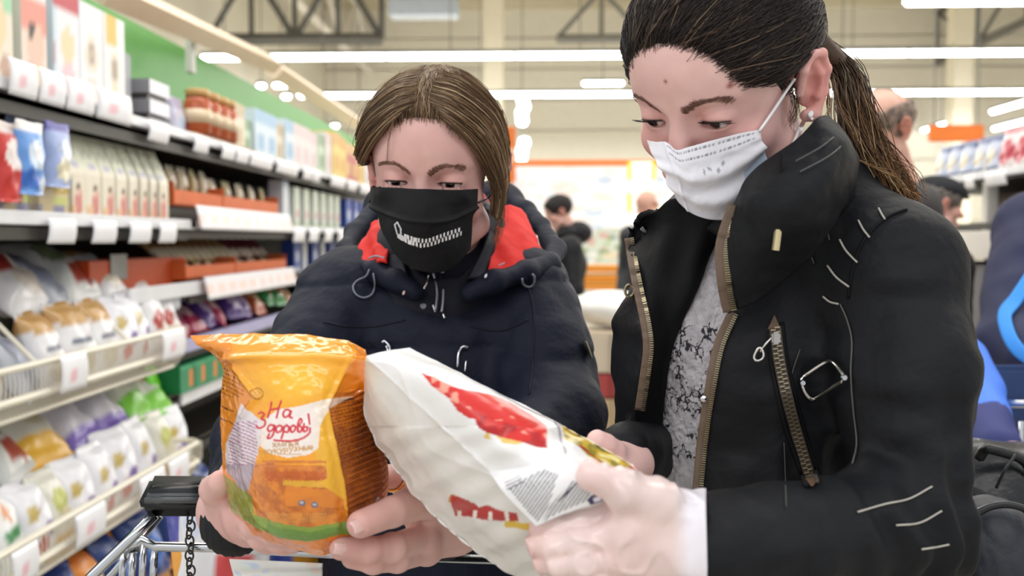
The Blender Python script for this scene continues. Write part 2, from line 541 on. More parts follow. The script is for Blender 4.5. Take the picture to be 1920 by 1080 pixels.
g = empty('glint_string', P(980, 180, 24), 'hanging string of glowing balls standing for column reflections beside the orange pillar sign', 'reflection stand-in')  # glowing balls and cable added in place of bright reflections on the column
for k, py in enumerate((186, 200, 213, 226, 268, 284, 304)):
    b = MB(); b.lathe([(0.001, -0.13), (0.1, -0.1), (0.13, 0), (0.1, 0.1), (0.001, 0.13)], P(980 + 3 * math.sin(k * 2), py, 24), 12); b.obj('glint_ball', M_LAMP, g, smooth=True)
b = MB(); b.tube([P(980, 95, 24) * (1, 1, 0) + (0, 0, 9.15), P(978, 306, 24)], 0.012, 5); b.obj('cable', M_STEEL, g)

# signs and far displays
t = empty('pillar_sign', P(951, 345, 13.5), 'orange sign panel on the pillar beside the fair haired woman', 'sign')
p = P(951, 290, 13.5)
b = MB(); b.bbox((p[0], 13.5, p[2]), (0.22, 0.12, 0.72), 0.01); b.obj('panel', M_ORANGE, t)
b = MB(); b.bbox((p[0], 13.43, p[2] - 0.02), (0.2, 0.02, 0.2), 0.005); b.obj('picture', mat('sign_pale', hx('f7c9a4'), 0.5), t)
b = MB(); b.bbox((p[0], 13.62, 1.3), (0.16, 0.12, 2.6), 0.01); b.obj('pillar', M_STEELW, t)
t = empty('aisle_sign', P(1792, 262, 12), 'orange aisle sign hung above the shelf of dark blue packs', 'sign')
p = P(1792, 250, 12)
b = MB(); b.bbox(p, (0.62, 0.08, 0.19), 0.01); b.obj('panel', M_ORANGE, t)
for s in (-0.25, 0.25):
    b = MB(); b.tube([p + np.array([s, 0, 0.09]), p + np.array([s, 0, 3.0])], 0.008, 5); b.obj('cable', M_STEEL, t)

def painted_board(name, c, w, h, paint, label, cat, n=(60, 40), th=0.04, m=M_VCM):
    u, v = np.meshgrid(np.linspace(0, 1, n[0]), np.linspace(0, 1, n[1]), indexing='ij')
    S = np.stack([c[0] + (u - 0.5) * w, np.full_like(u, c[1]), c[2] + (v - 0.5) * h], -1)
    o = sheet(name, S, m, None, th, cols=paint(u, v)); tag(o, label, cat); return o
def blobs(u, v, base, cols, n, seed, r=(0.03, 0.12)):
    R_ = np.random.RandomState(seed); c = np.tile(np.asarray(base, float), u.shape + (1,))
    for k in range(n):
        cu, cv = R_.rand(2); a = R_.uniform(*r); bb = a * R_.uniform(0.3, 1.2); th = R_.uniform(-0.6, 0.6)
        du, dv = u - cu, v - cv
        x = du * math.cos(th) + dv * math.sin(th); y = -du * math.sin(th) + dv * math.cos(th)
        m = np.clip(1.6 - 1.6 * ((x / a) ** 2 + (y / bb) ** 2), 0, 1)[..., None]
        c = c * (1 - m) + np.asarray(cols[R_.randint(len(cols))]) * m
    return c
c = P(1108, 400, 18.95)
painted_board('mural_board', c, 3.6, 1.9, lambda u, v: blobs(u, v, hx('fbfbfd'), [hx('e3edf8'), hx('f8e4e0'), hx('e6f0fa'), hx('cbd9ee'), hx('fbf1ea'), hx('ffffff'), hx('f3e2e8'), hx('f0f6ee')], 160, 3, (0.02, 0.08)),
              'bright white mural with pale blue and pink blotches on far wall', 'mural')
t = empty('mural_banner', P(1108, 312, 18.9), 'thin orange band above the pale far mural', 'trim board')
p = P(1108, 305, 18.9); b = MB(); b.bbox(p, (3.6, 0.05, 0.1), 0.01); b.obj('band', M_ORANGE, t)
b = MB(); b.box(p + np.array([0, 0.2, -1.4]), (3.6, 0.04, 2.9)); b.obj('backing', M_STEELW, t)
c = P(1203, 350, 15.5)
painted_board('promo_poster', c, 0.42, 0.75, lambda u, v: np.where((np.abs(u - 0.5) > 0.36)[..., None] & (np.abs(v - 0.5) > 0.12)[..., None], hx('f3cf3a'), hx('fff8ee')),
              'white poster with yellow edge marks behind the far bald man', 'poster')
b = MB(); b.tube([(c[0], 15.54, 0.0), (c[0], 15.54, c[2])], 0.02, 6); b.lathe([(0.2, 0), (0.2, 0.02), (0.03, 0.03)], (c[0], 15.54, 0.0), 16); tag(b.obj('poster_stand', M_STEEL), 'grey stand holding the white poster with yellow marks', 'stand')
c = P(1140, 465, 13.0)
painted_board('produce_display', c, 0.75, 0.5, lambda u, v: blobs(u, v, hx('dfe6d6'), [hx('c8d8b6'), hx('f2e3c4'), hx('e3b9ae'), hx('9fb48c'), hx('f4f4f0'), hx('b8c8d8')], 60, 8),
              'heaped pale green produce display above the orange crates', 'produce display', th=0.3)
b = MB(); b.box((c[0], 13.15, (c[2] - 0.25) / 2), (0.8, 0.5, c[2] - 0.25)); tag(b.obj('display_stand', M_STEELW), 'pale stand carrying the heaped produce', 'stand')
for k, py in enumerate((503, 520, 535)):
    p = P(1142, py, 11.0); t = empty('orange_crate', p, 'orange crate under the produce, %s of three' % ('topmost', 'middle one', 'lowest')[k], 'crate', 'orange crates under the produce')
    b = MB(); b.bbox((p[0], 11, p[2]), (0.62, 0.4, 0.075), 0.006); b.obj('body', mat('crate_orange', hx('f29a2e'), 0.5), t)
    b = MB(); b.bbox((p[0], 10.79, p[2] + 0.03), (0.62, 0.02, 0.018), 0.004); b.obj('rim', mat('crate_rim', hx('f7b85a'), 0.5), t)
p = P(1142, 535, 11.0) - (0, 0, 0.038)
b = MB(); b.bbox((p[0], 11.0, p[2] / 2), (0.66, 0.44, p[2]), 0.01)
tag(b.obj('display_plinth', M_STEELW), 'pale plinth carrying the orange crates', 'plinth')
# things in the gap between the two women
p = P(1140, 575, 4.6)
t = empty('rice_sack', (p[0], 4.6, p[2]), 'cream white sack lying on the boxes between the women', 'sack')
f = U(f_el(p, (0.17, 0.16, 0.075)), f_el(p + np.array([0.05, 0, -0.03]), (0.16, 0.15, 0.06)), k=0.03)
V, Q = polish(lambda q: f(q) + 0.006 * vnoise(q, 18), p - 0.22, p + 0.22, 0.012); mk('body', V, Q, mat('sack_cloth', hx('efece4'), 0.7), t)
b = MB(); b.tube([p + np.array([-0.17, -0.02, 0]), p + np.array([-0.20, -0.02, 0.005])], [0.02, 0.035], 8); b.obj('tied_end', mat('sack_cloth2', hx('e2ddd0'), 0.7), t)
bx = [(640, 690, hx('c9b9a0'), 'beige carton under the cream sack', 'beige_carton'), (690, 735, hx('a8403c'), 'dark red carton in the stack between the women', 'red_carton'),
      (735, 860, hx('cdb287'), 'tan carton with pale side between the two women', 'tan_carton'), (860, 1010, hx('b9a98c'), 'lowest grey tan carton under the stack', 'grey_carton')]
ztop = P(1140, 615, 4.6)[2]
for k, (y0, y1, cc, tx, nm) in enumerate(bx):
    z_hi = ztop if k == 0 else P(1140, y0, 4.6)[2]; z_lo = P(1140, y1, 4.6)[2]
    if k == 3: z_lo = 0.0
    b = MB(); b.bbox((p[0] + 0.02, 4.6, (z_hi + z_lo) / 2), (0.42, 0.4, z_hi - z_lo - 0.004), 0.006)
    o = tag(b.obj(nm, mat('carton_%d' % k, cc, 0.6)), tx, 'carton')
    q = MB(); q.box((p[0] + 0.02, 4.395, (z_hi + z_lo) / 2), (0.05, 0.004, z_hi - z_lo - 0.02)); q.obj('tape', mat('tape_%d' % k, cc * 0.85, 0.3), o)
# ------------------------------------------------------------------ printed packs
def pnt(base, items, seed=0):
    base = np.asarray(base, float)
    def f(u, v):
        c = np.tile(base, u.shape + (1,))
        for it in items:
            k, col = it[0], np.asarray(it[-1], float)
            if k == 'rect': m = (u >= it[1]) & (v >= it[2]) & (u <= it[3]) & (v <= it[4])
            elif k == 'ell': m = ((u - it[1]) / it[3]) ** 2 + ((v - it[2]) / it[4]) ** 2 < 1
            elif k == 'lines': m = (u >= it[1]) & (v >= it[2]) & (u <= it[3]) & (v <= it[4]) & ((((v - it[2]) / (it[4] - it[2])) * it[5]) % 1 < 0.55) & (np.sin(u * 90 + v * 40) > -0.7)
            elif k == 'diag': m = (v - it[1] - it[2] * u) > 0
            else: m = np.zeros(u.shape, bool)
            c[m] = col
        return c
    return f
def box_mesh(w, d, h, paint, side, top=None, n=(13, 17), gable=0.0):
    """front faces -y; origin at base centre"""
    u, v = np.meshgrid(np.linspace(0, 1, n[0]), np.linspace(0, 1, n[1]), indexing='ij')
    r = 0.003
    hb = h - gable
    z = v * h
    y = np.where(z > hb, -d / 2 + (z - hb) / max(gable, 1e-6) * (d / 2 - 0.004), -d / 2) if gable else np.full_like(u, -d / 2)
    A = np.stack([(u - 0.5) * w, y, z], -1).reshape(-1, 3)
    B = A.copy(); B[:, 1] *= -1
    nn = len(A); ca = paint(u, v).reshape(-1, 3)
    V = [A, B]; C = [ca, ca]
    Fs = [np.array(f) for f in ()]
    Q = [grid_faces(*n), grid_faces(*n, off=nn)[:, ::-1]]
    def strip(idx, col):
        nonlocal V, C
        off = sum(len(x) for x in V)
        a, b_ = A[idx], B[idx]
        V += [a, b_]; C += [np.tile(col, (len(idx), 1))] * 2
        k = np.arange(len(idx) - 1)
        Q.append(np.stack([off + k, off + k + 1, off + len(idx) + k + 1, off + len(idx) + k], 1))
    ii = np.arange(n[0]) * n[1]; jj = np.arange(n[1])
    top = side if top is None else top
    strip(jj, side); strip(jj + (n[0] - 1) * n[1], side); strip(ii, side); strip(ii + n[1] - 1, top)
    return np.concatenate(V), np.concatenate(Q), np.concatenate(C)
def pouch_mesh(w, d, h, paint, n=(15, 19), seal=0.06, seed=0, flat=False):
    """soft filled bag: flat seals top (and bottom when flat), full belly"""
    u, v = np.meshgrid(np.linspace(0, 1, n[0]), np.linspace(0, 1, n[1]), indexing='ij')
    s = np.clip(1 - np.abs(2 * u - 1) ** 3, 0, 1) ** 0.6
    vv = np.clip((v - (seal if flat else 0)) / (1 - seal * (2 if flat else 1)), 0, 1)
    if flat: t = np.clip(1 - np.abs(2 * vv - 1) ** 2.6, 0, 1) ** 0.6
    else: t = np.clip(1 - vv ** 2.2, 0, 1) ** 0.7
    th = d / 2 * s * t + 0.0012
    sd = seed * 3.1
    cr = 0.05 * d * (np.sin(u * 17 + sd) * np.sin(v * 13 + 2 * sd) + 0.6 * np.sin(u * 7 - v * 19 + sd))
    xw = (u - 0.5) * w * (1 - 0.05 * np.sin(v * math.pi))
    zz = v * h + 0.008 * h * np.sin(u * 9 + sd) * (v > 0.9)
    A = np.stack([xw, -th - cr * s * t, zz], -1).reshape(-1, 3); B = np.stack([xw, th + cr * s * t, zz], -1).reshape(-1, 3)
    nn = len(A); ca = paint(u, v).reshape(-1, 3)
    Q = [grid_faces(*n), grid_faces(*n, off=nn)[:, ::-1]]
    ii = np.arange(n[0]) * n[1]; jj = np.arange(n[1])
    for idx in (jj, jj + (n[0] - 1) * n[1], ii, ii + n[1] - 1):
        Q.append(np.stack([idx[:-1], idx[1:], idx[1:] + nn, idx[:-1] + nn], 1))
    return np.concatenate([A, B]), np.concatenate(Q), np.concatenate([ca, ca])
def pack_proto(name, VQC, m, smooth=False):
    return mesh_data(name, VQC[0], VQC[1], m, VQC[2], smooth)
def put(name, me, loc, rz, label, cat, group=None, rx=0.0, s=1.0, ry=0.0):
    o = bpy.data.objects.new(name, me); COL.objects.link(o)
    o.location = loc; o.rotation_euler = (rx, ry, rz); o.scale = (s, s, s)
    return tag(o, label, cat, group)

def Yx(px, X): return PX(px, 450, X)[1]
def zx(px, py, X): return PX(px, py, X)[2]

# ------------------------------------------------------------------ left shelving
XF0 = -1.25
unit = empty('shelf_unit', (-1.5, 4.6, 0), 'long dark supermarket shelving unit along the aisle with white price rails', 'shelving')
b = MB(); b.box((-1.80, 5.1, 1.02), (0.03, 7.0, 2.04)); b.obj('back_panel', mat('shelf_back', hx('4a4740'), 0.6), unit)
b = MB(); b.box((-1.79, 5.9, 2.14), (0.03, 9.2, 0.42)); b.obj('header_board', M_GREEN, unit)
a0, a1 = P(190, -22, 3.3), P(513, 122, 6.3)
b = MB(); b.tube([a0, a1], 0.055, 4); tag(b.obj('cream_cornice', M_CREAM), 'cream wooden cornice rail above the green header board', 'cornice')
b = MB(); b.tube([P(513, 130, 6.8), P(700, 250, 12)], 0.07, 4); tag(b.obj('cream_cornice', M_CREAM), 'farther pale cornice rail running on past the lamps', 'cornice')
b = MB(); b.box(P(357, 95, 4.6), (0.03, 0.05, 0.2)); b.obj('header_post', M_STEELW, unit)
for k in range(6):
    b = MB(); b.box((-1.76, 1.9 + k * 1.25, 1.0), (0.05, 0.06, 2.0)); b.obj('upright', M_DARK, unit)
def board(z, y0, y1, x_back=-1.78, x_front=XF0, lip=0.045, nm='shelf_board'):
    b = MB(); b.box(((x_back + x_front) / 2, (y0 + y1) / 2, z - 0.012), (x_front - x_back, y1 - y0, 0.024))
    b.box((x_front - 0.006, (y0 + y1) / 2, z - lip / 2 - 0.01), (0.012, y1 - y0, lip)); return b.obj(nm, M_DARK, unit)
def rail(z, y0, y1, x=XF0, h=0.03):
    b = MB(); b.bbox((x + 0.006, (y0 + y1) / 2, z), (0.014, y1 - y0, h), 0.003); return b.obj('price_rail', M_WHITE, unit)
def ptag(rl, y, z, w, h, x=XF0, tilt=0.25, mark=True, side=1):
    n = (9, 7)
    u, v = np.meshgrid(np.linspace(0, 1, n[0]), np.linspace(0, 1, n[1]), indexing='ij')
    S = np.stack([x + side * (0.016 + 0.012 * np.sin(v * 2.2) + (1 - v) * h * tilt * 0.4), y + (u - 0.5) * w, z + (v - 0.5) * h], -1)
    c = np.tile(hx('f7f6f8'), u.shape + (1,))
    if mark:
        m = ((u - 0.42) / 0.16) ** 2 + ((v - 0.42) / 0.2) ** 2 < 1; c[m] = hx('f3c3cb')
    return sheet('price_tag', S, M_VC, rl, 0.0015, cols=c, toward=(side * 5, y, z))
Z_TOP, Z_MID = 1.766, 1.475
board(Z_TOP, 1.9, 8.6); r_top = rail(Z_TOP + 0.012, 1.9, 8.6)
board(Z_MID, 1.9, Yx(352, XF0)); r_mid = rail(Z_MID - 0.002, 1.9, Yx(362, XF0), h=0.034)
board(Z_MID + 0.005, Yx(352, XF0), 8.6); r_mid2 = rail(Z_MID, Yx(352, XF0), 8.6, h=0.03)
board(1.215, Yx(172, -1.36), Yx(352, -1.36), x_front=-1.37, lip=0.0); board(1.245, Yx(354, -1.3), 8.6, x_front=-1.30); r_3 = rail(1.245, Yx(235, -1.3), Yx(545, -1.3), x=-1.30, h=0.05)
board(1.03, Yx(350, -1.3), 8.6, x_front=-1.36); board(0.86, Yx(300, -1.36), 8.6, x_front=-1.36); board(0.575, 1.9, 8.6, x_front=-1.5); board(0.16, 1.9, 8.6, x_front=-1.2)
r_4 = rail(0.84, Yx(330, -1.36), 7.0, x=-1.36, h=0.06)
# tags on the top rail
for (x0, x1) in [(0, 56), (57, 108), (109, 163), (166, 234)]:
    y0, y1 = Yx(x0 + 2, XF0), Yx(x1, XF0); ptag(r_top, (y0 + y1) / 2, Z_TOP + 0.028, (y1 - y0) * 0.97, 0.084)
for (x0, x1) in [(266, 305), (352, 380), (405, 430), (432, 456), (458, 502), (508, 550), (560, 577), (578, 592), (612, 640), (644, 662), (668, 690)]:
    y0, y1 = Yx(x0, XF0), Yx(x1, XF0); ptag(r_top, (y0 + y1) / 2, Z_TOP - 0.01, (y1 - y0) * 0.95, 0.06, mark=False)
for (x0, x1) in [(70, 125), (155, 202), (226, 268), (283, 316)]:
    y0, y1 = Yx(x0, XF0), Yx(x1, XF0); ptag(r_mid, (y0 + y1) / 2, Z_MID - 0.032, (y1 - y0) * 0.95, 0.064, mark=False)
for (x0, x1) in [(540, 562), (570, 588), (600, 614), (625, 640), (655, 668)]:
    y0, y1 = Yx(x0, XF0), Yx(x1, XF0); ptag(r_mid2, (y0 + y1) / 2, Z_MID - 0.03, (y1 - y0) * 0.95, 0.07, mark=False)
b = MB(); b.box((-1.45, (Yx(324, -1.29) + Yx(526, -1.29)) / 2, Z_MID + 0.034), (0.3, Yx(526, -1.29) - Yx(324, -1.29), 0.056)); b.obj('riser', M_DARK, unit)
def promo(rl, x0, x1, z, h, X):
    y0, y1 = Yx(x0, X), Yx(x1, X)
    u, v = np.meshgrid(np.linspace(0, 1, 40), np.linspace(0, 1, 8), indexing='ij')
    S = np.stack([X + 0.03 + 0.02 * (1 - v) - 0.02 * u, y0 + u * (y1 - y0), z + (v - 0.5) * h], -1)
    c = np.tile(hx('ece9ea'), u.shape + (1,)); m = (v < 0.62) & (v > 0.25) & (np.sin(u * 60) > -0.5); c[m] = hx('f0d6cd')
    sheet('promo_strip', S, M_VC, rl, 0.002, cols=c, toward=(5, y0, z))
promo(r_mid2, 352, 540, Z_MID + 0.024, 0.085, XF0); promo(r_3, 366, 546, 1.242, 0.085, -1.30)

# --- top shelf goods
def face(base, deco, hat=None):
    return pnt(base, deco)
C = hx
pk = {}
pk['mint'] = pack_proto('mint_box', box_mesh(0.135, 0.06, 0.325, pnt(C('f2e6d2'), [('rect', 0, 0.62, 1, 1, C('a8dcae')), ('rect', 0.2, 0.88, 0.9, 0.98, C('eef7ee')), ('ell', 0.45, 0.5, 0.32, 0.22, C('f4dcae')), ('ell', 0.5, 0.66, 0.17, 0.1, C('f6d8c4')), ('ell', 0.47, 0.74, 0.13, 0.05, C('3a2c26')), ('ell', 0.3, 0.22, 0.2, 0.08, C('eec98a')), ('ell', 0.75, 0.2, 0.18, 0.09, C('c9a58f'))]), C('dbe9d2')), M_VC)
pk['coral'] = pack_proto('coral_box', box_mesh(0.125, 0.06, 0.325, pnt(C('f3dfcf'), [('rect', 0, 0.55, 1, 0.8, C('ee9a88')), ('rect', 0, 0.8, 1, 1, C('f7efef')), ('ell', 0.55, 0.42, 0.33, 0.2, C('f1c9b2')), ('ell', 0.4, 0.55, 0.13, 0.07, C('3a2a26')), ('ell', 0.3, 0.2, 0.2, 0.1, C('d9a9b2')), ('ell', 0.72, 0.18, 0.2, 0.1, C('ecd0a0'))]), C('e8ded8')), M_VC)
pk['white_bowl'] = pack_proto('bowl_box', box_mesh(0.145, 0.07, 0.31, pnt(C('f1eff0'), [('rect', 0, 0.0, 0.06, 1, C('dce8f0')), ('ell', 0.5, 0.55, 0.28, 0.16, C('efe3cf')), ('ell', 0.5, 0.55, 0.15, 0.1, C('b5a38f')), ('ell', 0.5, 0.55, 0.08, 0.05, C('ddcfae')), ('ell', 0.5, 0.25, 0.25, 0.12, C('f0e0d2'))]), C('e6e6ea')), M_VC)
pk['white_pink'] = pack_proto('pink_bowl_box', box_mesh(0.145, 0.07, 0.31, pnt(C('f2eef0'), [('rect', 0, 0.0, 0.14, 1, C('cfe2ec')), ('rect', 0, 0.86, 1, 1, C('c84550')), ('rect', 0, 0.35, 0.08, 0.5, C('c02838')), ('ell', 0.55, 0.55, 0.26, 0.15, C('f3dcae')), ('ell', 0.55, 0.27, 0.26, 0.14, C('f1cdd0'))]), C('d9e6ee')), M_VC)
pk['yellow_top'] = pack_proto('yellow_flash_box', box_mesh(0.145, 0.07, 0.31, pnt(C('f3f0ee'), [('rect', 0.1, 0.72, 0.6, 1, C('eec25c')), ('rect', 0.6, 0.78, 0.9, 0.95, C('fbf7ef')), ('ell', 0.5, 0.5, 0.25, 0.15, C('e9dcc0')), ('ell', 0.5, 0.5, 0.13, 0.09, C('ad9a86')), ('ell', 0.5, 0.22, 0.25, 0.12, C('f1e0bb'))]), C('e8e6e6')), M_VC)
xb = XF0 - 0.06
top_row = [(-62, 'mint', 'pale mint box with bowl picture cut off by frame on top shelf'), (12, 'mint', 'pale mint cereal box with child picture on top shelf'), (80, 'coral', 'coral and white cereal box with child picture on top shelf'),
           (136, 'white_pink', 'white box with red corner and pink bowl on top shelf'), (182, 'white_bowl', 'white box with plain brown bowl picture on top shelf'), (224, 'yellow_top', 'white box with yellow corner flash on top shelf')]
for px, k, tx in top_row:
    put('cereal_box', pk[k], (xb - 0.01, Yx(px, xb + 0.03), Z_TOP + 0.001), HALF, tx, 'box', 'cereal boxes on the top shelf')
b = MB(); y = Yx(257, -1.3); b.bbox((-1.42, y, Z_TOP + 0.12), (0.2, 0.05, 0.235), 0.004); tag(b.obj('grey_carton', mat('grey_carton', hx('8b8d94'), 0.4)), 'narrow slate grey carton right of the yellow flash box', 'carton')
# white stacked trays
pk['tray'] = pack_proto('white_tray', box_mesh(0.17, 0.16, 0.045, pnt(C('efeef4'), [('rect', 0.1, 0.2, 0.8, 0.7, C('f8f7fb'))]), C('a5a2a8'), C('d9d6dc')), M_VC)
pk['traydk'] = pack_proto('tray_gap', box_mesh(0.16, 0.15, 0.017, pnt(C('5a5150'), []), C('4f4a4a')), M_VC)  # dark slab whose colour stands for the shade between stacked trays
for k in range(3):
    z = Z_TOP + 0.002 + k * 0.064
    put('white_box', pk['tray'], (-1.37, Yx(304, -1.29), z), HALF, 'flat white box in the top shelf pile, %s' % ('lowest of three', 'middle of three', 'topmost of three')[k], 'box', 'flat white boxes in a pile')
    if k < 2: put('gap_shade', pk['traydk'], (-1.375, Yx(304, -1.29), z + 0.046), HALF, 'dark slab for the shaded gap between the flat white boxes, %s' % ('lower one', 'upper one')[k], 'box', 'dark slabs for gap shade in the white pile')
pk['lilac'] = pack_proto('lilac_pack', pouch_mesh(0.12, 0.06, 0.17, pnt(C('d8d6e6'), [('ell', 0.5, 0.4, 0.3, 0.2, C('b9c9dd')), ('rect', 0, 0.75, 1, 1, C('bcb6cc'))])), M_VCG, True)
for k, px in enumerate((348, 357)):
    put('lilac_pack', pk['lilac'], (-1.36 - 0.03 * k, Yx(px, -1.33), Z_TOP + 0.001), HALF, ('pale lilac packet beside the flat white boxes', 'pale lilac packet behind the first lilac packet')[k], 'packet', 'lilac packets')
# jars in brown trays
jar_glass = mat('jar_sauce', hx('b5572c'), 0.2, var=0.15, vscale=40)
jar_pale = mat('jar_cream', hx('d9c3a2'), 0.3)
jar_lid = mat('jar_lid', hx('c79a5c'), 0.35)
def jar(px, X, tx, m=jar_glass, s=1.4):
    c = (X, Yx(px, X), Z_TOP + 0.045)
    t = empty('sauce_jar', c, tx, 'jar', 'jars in the brown tray')
    B_ = MB(); B_.lathe([(0.03 * s, 0), (0.036 * s, 0.006), (0.036 * s, 0.085 * s), (0.028 * s, 0.1 * s)], c, 16); B_.obj('glass', m, t, smooth=True)
    B_ = MB(); B_.lathe([(0.031 * s, 0.1 * s), (0.032 * s, 0.118 * s), (0.028 * s, 0.12 * s)], c, 16); B_.obj('lid', jar_lid, t, smooth=True)
    B_ = MB(); B_.lathe([(0.0365 * s, 0.03 * s), (0.0365 * s, 0.066 * s)], c, 16); B_.obj('label', jar_pale, t, smooth=True)
for px, tx in ((374, 'red sauce jar in the brown tray, nearest the white boxes'), (392, 'red sauce jar second from the white boxes'), (410, 'red sauce jar third from the white boxes'), (424, 'red sauce jar farthest from the white boxes')):
    jar(px, -1.31, tx)
b = MB(); b.bbox((-1.33, (Yx(352, -1.3) + Yx(470, -1.3)) / 2, Z_TOP + 0.022), (0.12, Yx(470, -1.3) - Yx(352, -1.3), 0.042), 0.004)
tag(b.obj('brown_tray', mat('brown_board', hx('b08a62'), 0.7)), 'long brown cardboard tray holding the sauce jars', 'tray')
ordn = ('first', 'second', 'third', 'fourth', 'fifth', 'sixth', 'seventh', 'eighth', 'ninth', 'tenth', 'eleventh', 'twelfth', 'last')
seen_ = {}
fd = [(452, 'cream', 0.18), (472, 'green', 0.14), (492, 'blue', 0.19), (512, 'blue', 0.19), (528, 'cream', 0.17), (545, 'blue', 0.2), (560, 'pale', 0.2), (575, 'pale', 0.2), (590, 'pale', 0.19), (604, 'green', 0.2), (616, 'pale', 0.22), (628, 'yellow', 0.24), (640, 'yellow', 0.23), (652, 'red', 0.22), (664, 'red', 0.22), (676, 'yellow', 0.21), (688, 'pale', 0.2)]
cm = {'cream': (C('e6dcc6'), C('c9b48c')), 'green': (C('cfe2c6'), C('8fae84')), 'blue': (C('dbe8f2'), C('9cc2e0')), 'pale': (C('ece4e2'), C('e3cfd0')), 'yellow': (C('efd36a'), C('e0a94a')), 'red': (C('c8625a'), C('e2b46a'))}
for nm, (a, bb) in cm.items():
    pk['far_' + nm] = pack_proto(nm + '_pack', box_mesh(0.15, 0.1, 0.2, pnt(a, [('rect', 0, 0.78, 1, 1, bb), ('ell', 0.5, 0.4, 0.3, 0.2, bb), ('lines', 0.15, 0.05, 0.85, 0.18, 3, bb)]), a * 0.93, n=(9, 11)), M_VC)
words_ = {'cream': 'cream', 'green': 'pale green', 'blue': 'pale blue', 'pale': 'pinkish white', 'yellow': 'yellow', 'red': 'dull red'}
for k, (px, nm, hh) in enumerate(fd):
    seen_[nm] = seen_.get(nm, -1) + 1
    put(nm + '_pack', pk['far_' + nm], (-1.36, Yx(px, -1.3), Z_TOP + 0.001), HALF, '%s pack on the top shelf beyond the jars, %s of its colour' % (words_[nm], ordn[seen_[nm]]), 'pack', '%s packs along the top shelf' % words_[nm], s=hh / 0.2 * 1.25)

# --- middle shelf goods
pk['gable'] = pack_proto('gable_pack', box_mesh(0.105, 0.10, 0.236, pnt(C('efe6cf'), [('rect', 0, 0.60, 1, 1, C('e3e4cc')), ('lines', 0.15, 0.72, 0.85, 0.9, 3, C('b9bca8')), ('rect', 0.3, 0.58, 0.7, 0.63, C('b9b4cc')), ('ell', 0.6, 0.2, 0.22, 0.17, C('d98a80')), ('ell', 0.6, 0.33, 0.13, 0.07, C('f0cdb6')), ('ell', 0.6, 0.39, 0.12, 0.04, C('6b4a3a')), ('ell', 0.25, 0.1, 0.2, 0.08, C('efc49a'))]), C('c9bd92'), C('8fae74'), gable=0.10), M_VC)
for k, px in enumerate((146, 178, 206, 231, 253, 272, 290, 306)):
    X = -1.32
    put('gable_carton', pk['gable'], (X, Yx(px, X + 0.05), Z_MID + 0.001), HALF, 'cream gable topped carton with baby picture, %s' % ('nearest the blue pouches', 'second in the row', 'third in the row', 'fourth in the row', 'fifth in the row', 'sixth in the row', 'seventh in the row', 'last before the orange trays')[k], 'carton', 'cream gable cartons on the middle shelf')
b = MB(); y0, y1 = Yx(1, -1.3), Yx(116, -1.3)
pk['beige_tray'] = pack_proto('beige_tray', box_mesh(0.235, 0.12, 0.12, pnt(C('dcc798'), [('rect', 0.05, 0.1, 0.3, 0.3, C('8a87a8')), ('rect', 0.55, 0.1, 0.75, 0.25, C('8a87a8')), ('lines', 0.55, 0.55, 0.95, 0.95, 1, C('b99b2e')), ('ell', 0.7, 0.38, 0.2, 0.12, C('cdd07a'))]), C('c7b284')), M_VC)
put('beige_tray', pk['beige_tray'], (-1.33, Yx(28, -1.27), Z_MID + 0.001), HALF, 'beige printed display tray under the blue pouches, near one', 'tray')
put('beige_tray', pk['beige_tray'], (-1.33, Yx(98, -1.27), Z_MID + 0.001), HALF, 'beige printed display tray under the blue pouches, next to the gable cartons', 'tray')
pk['bluep'] = pack_proto('blue_pouch', pouch_mesh(0.125, 0.07, 0.17, pnt(C('6d9fe0'), [('rect', 0, 0.84, 1, 1, C('f1ece8')), ('ell', 0.5, 0.55, 0.28, 0.2, C('d8e6f4')), ('ell', 0.55, 0.6, 0.1, 0.07, C('e3b7a6')), ('ell', 0.3, 0.2, 0.3, 0.14, C('3f6fc4')), ('ell', 0.75, 0.15, 0.2, 0.1, C('dfe8f4'))])), M_VCG, True)
pk['redp'] = pack_proto('red_pouch', pouch_mesh(0.12, 0.07, 0.18, pnt(C('cf3f3a'), [('ell', 0.5, 0.6, 0.3, 0.2, C('f1e6e0')), ('rect', 0, 0.85, 1, 1, C('e9dbd4'))])), M_VCG, True)
pk['lilp'] = pack_proto('pale_blue_pouch', pouch_mesh(0.125, 0.07, 0.16, pnt(C('a9b9e2'), [('ell', 0.5, 0.3, 0.3, 0.2, C('e9dfc0')), ('ell', 0.6, 0.6, 0.25, 0.16, C('dce6f4')), ('rect', 0, 0.86, 1, 1, C('5c5aa8'))])), M_VCG, True)
for px, k, z, X, tx in [(2, 'redp', 0.055, -1.26, 'red pouch at the edge of the picture on the middle shelf'), (44, 'bluep', 0.075, -1.245, 'bright blue pouch with white top leaning on the beige tray'), (98, 'lilp', 0.10, -1.255, 'pale blue pouch with cream label beside the bright blue one'),
                     (30, 'lilp', 0.14, -1.36, 'blue violet pouch lying high behind the bright blue pouch'), (72, 'bluep', 0.13, -1.37, 'blue pouch half hidden behind the pale blue one')]:
    put('snack_pouch', pk[k], (X, Yx(px, X), Z_MID + z - 0.02), HALF, tx, 'pouch', 'snack pouches on the middle shelf', rx=0.12)
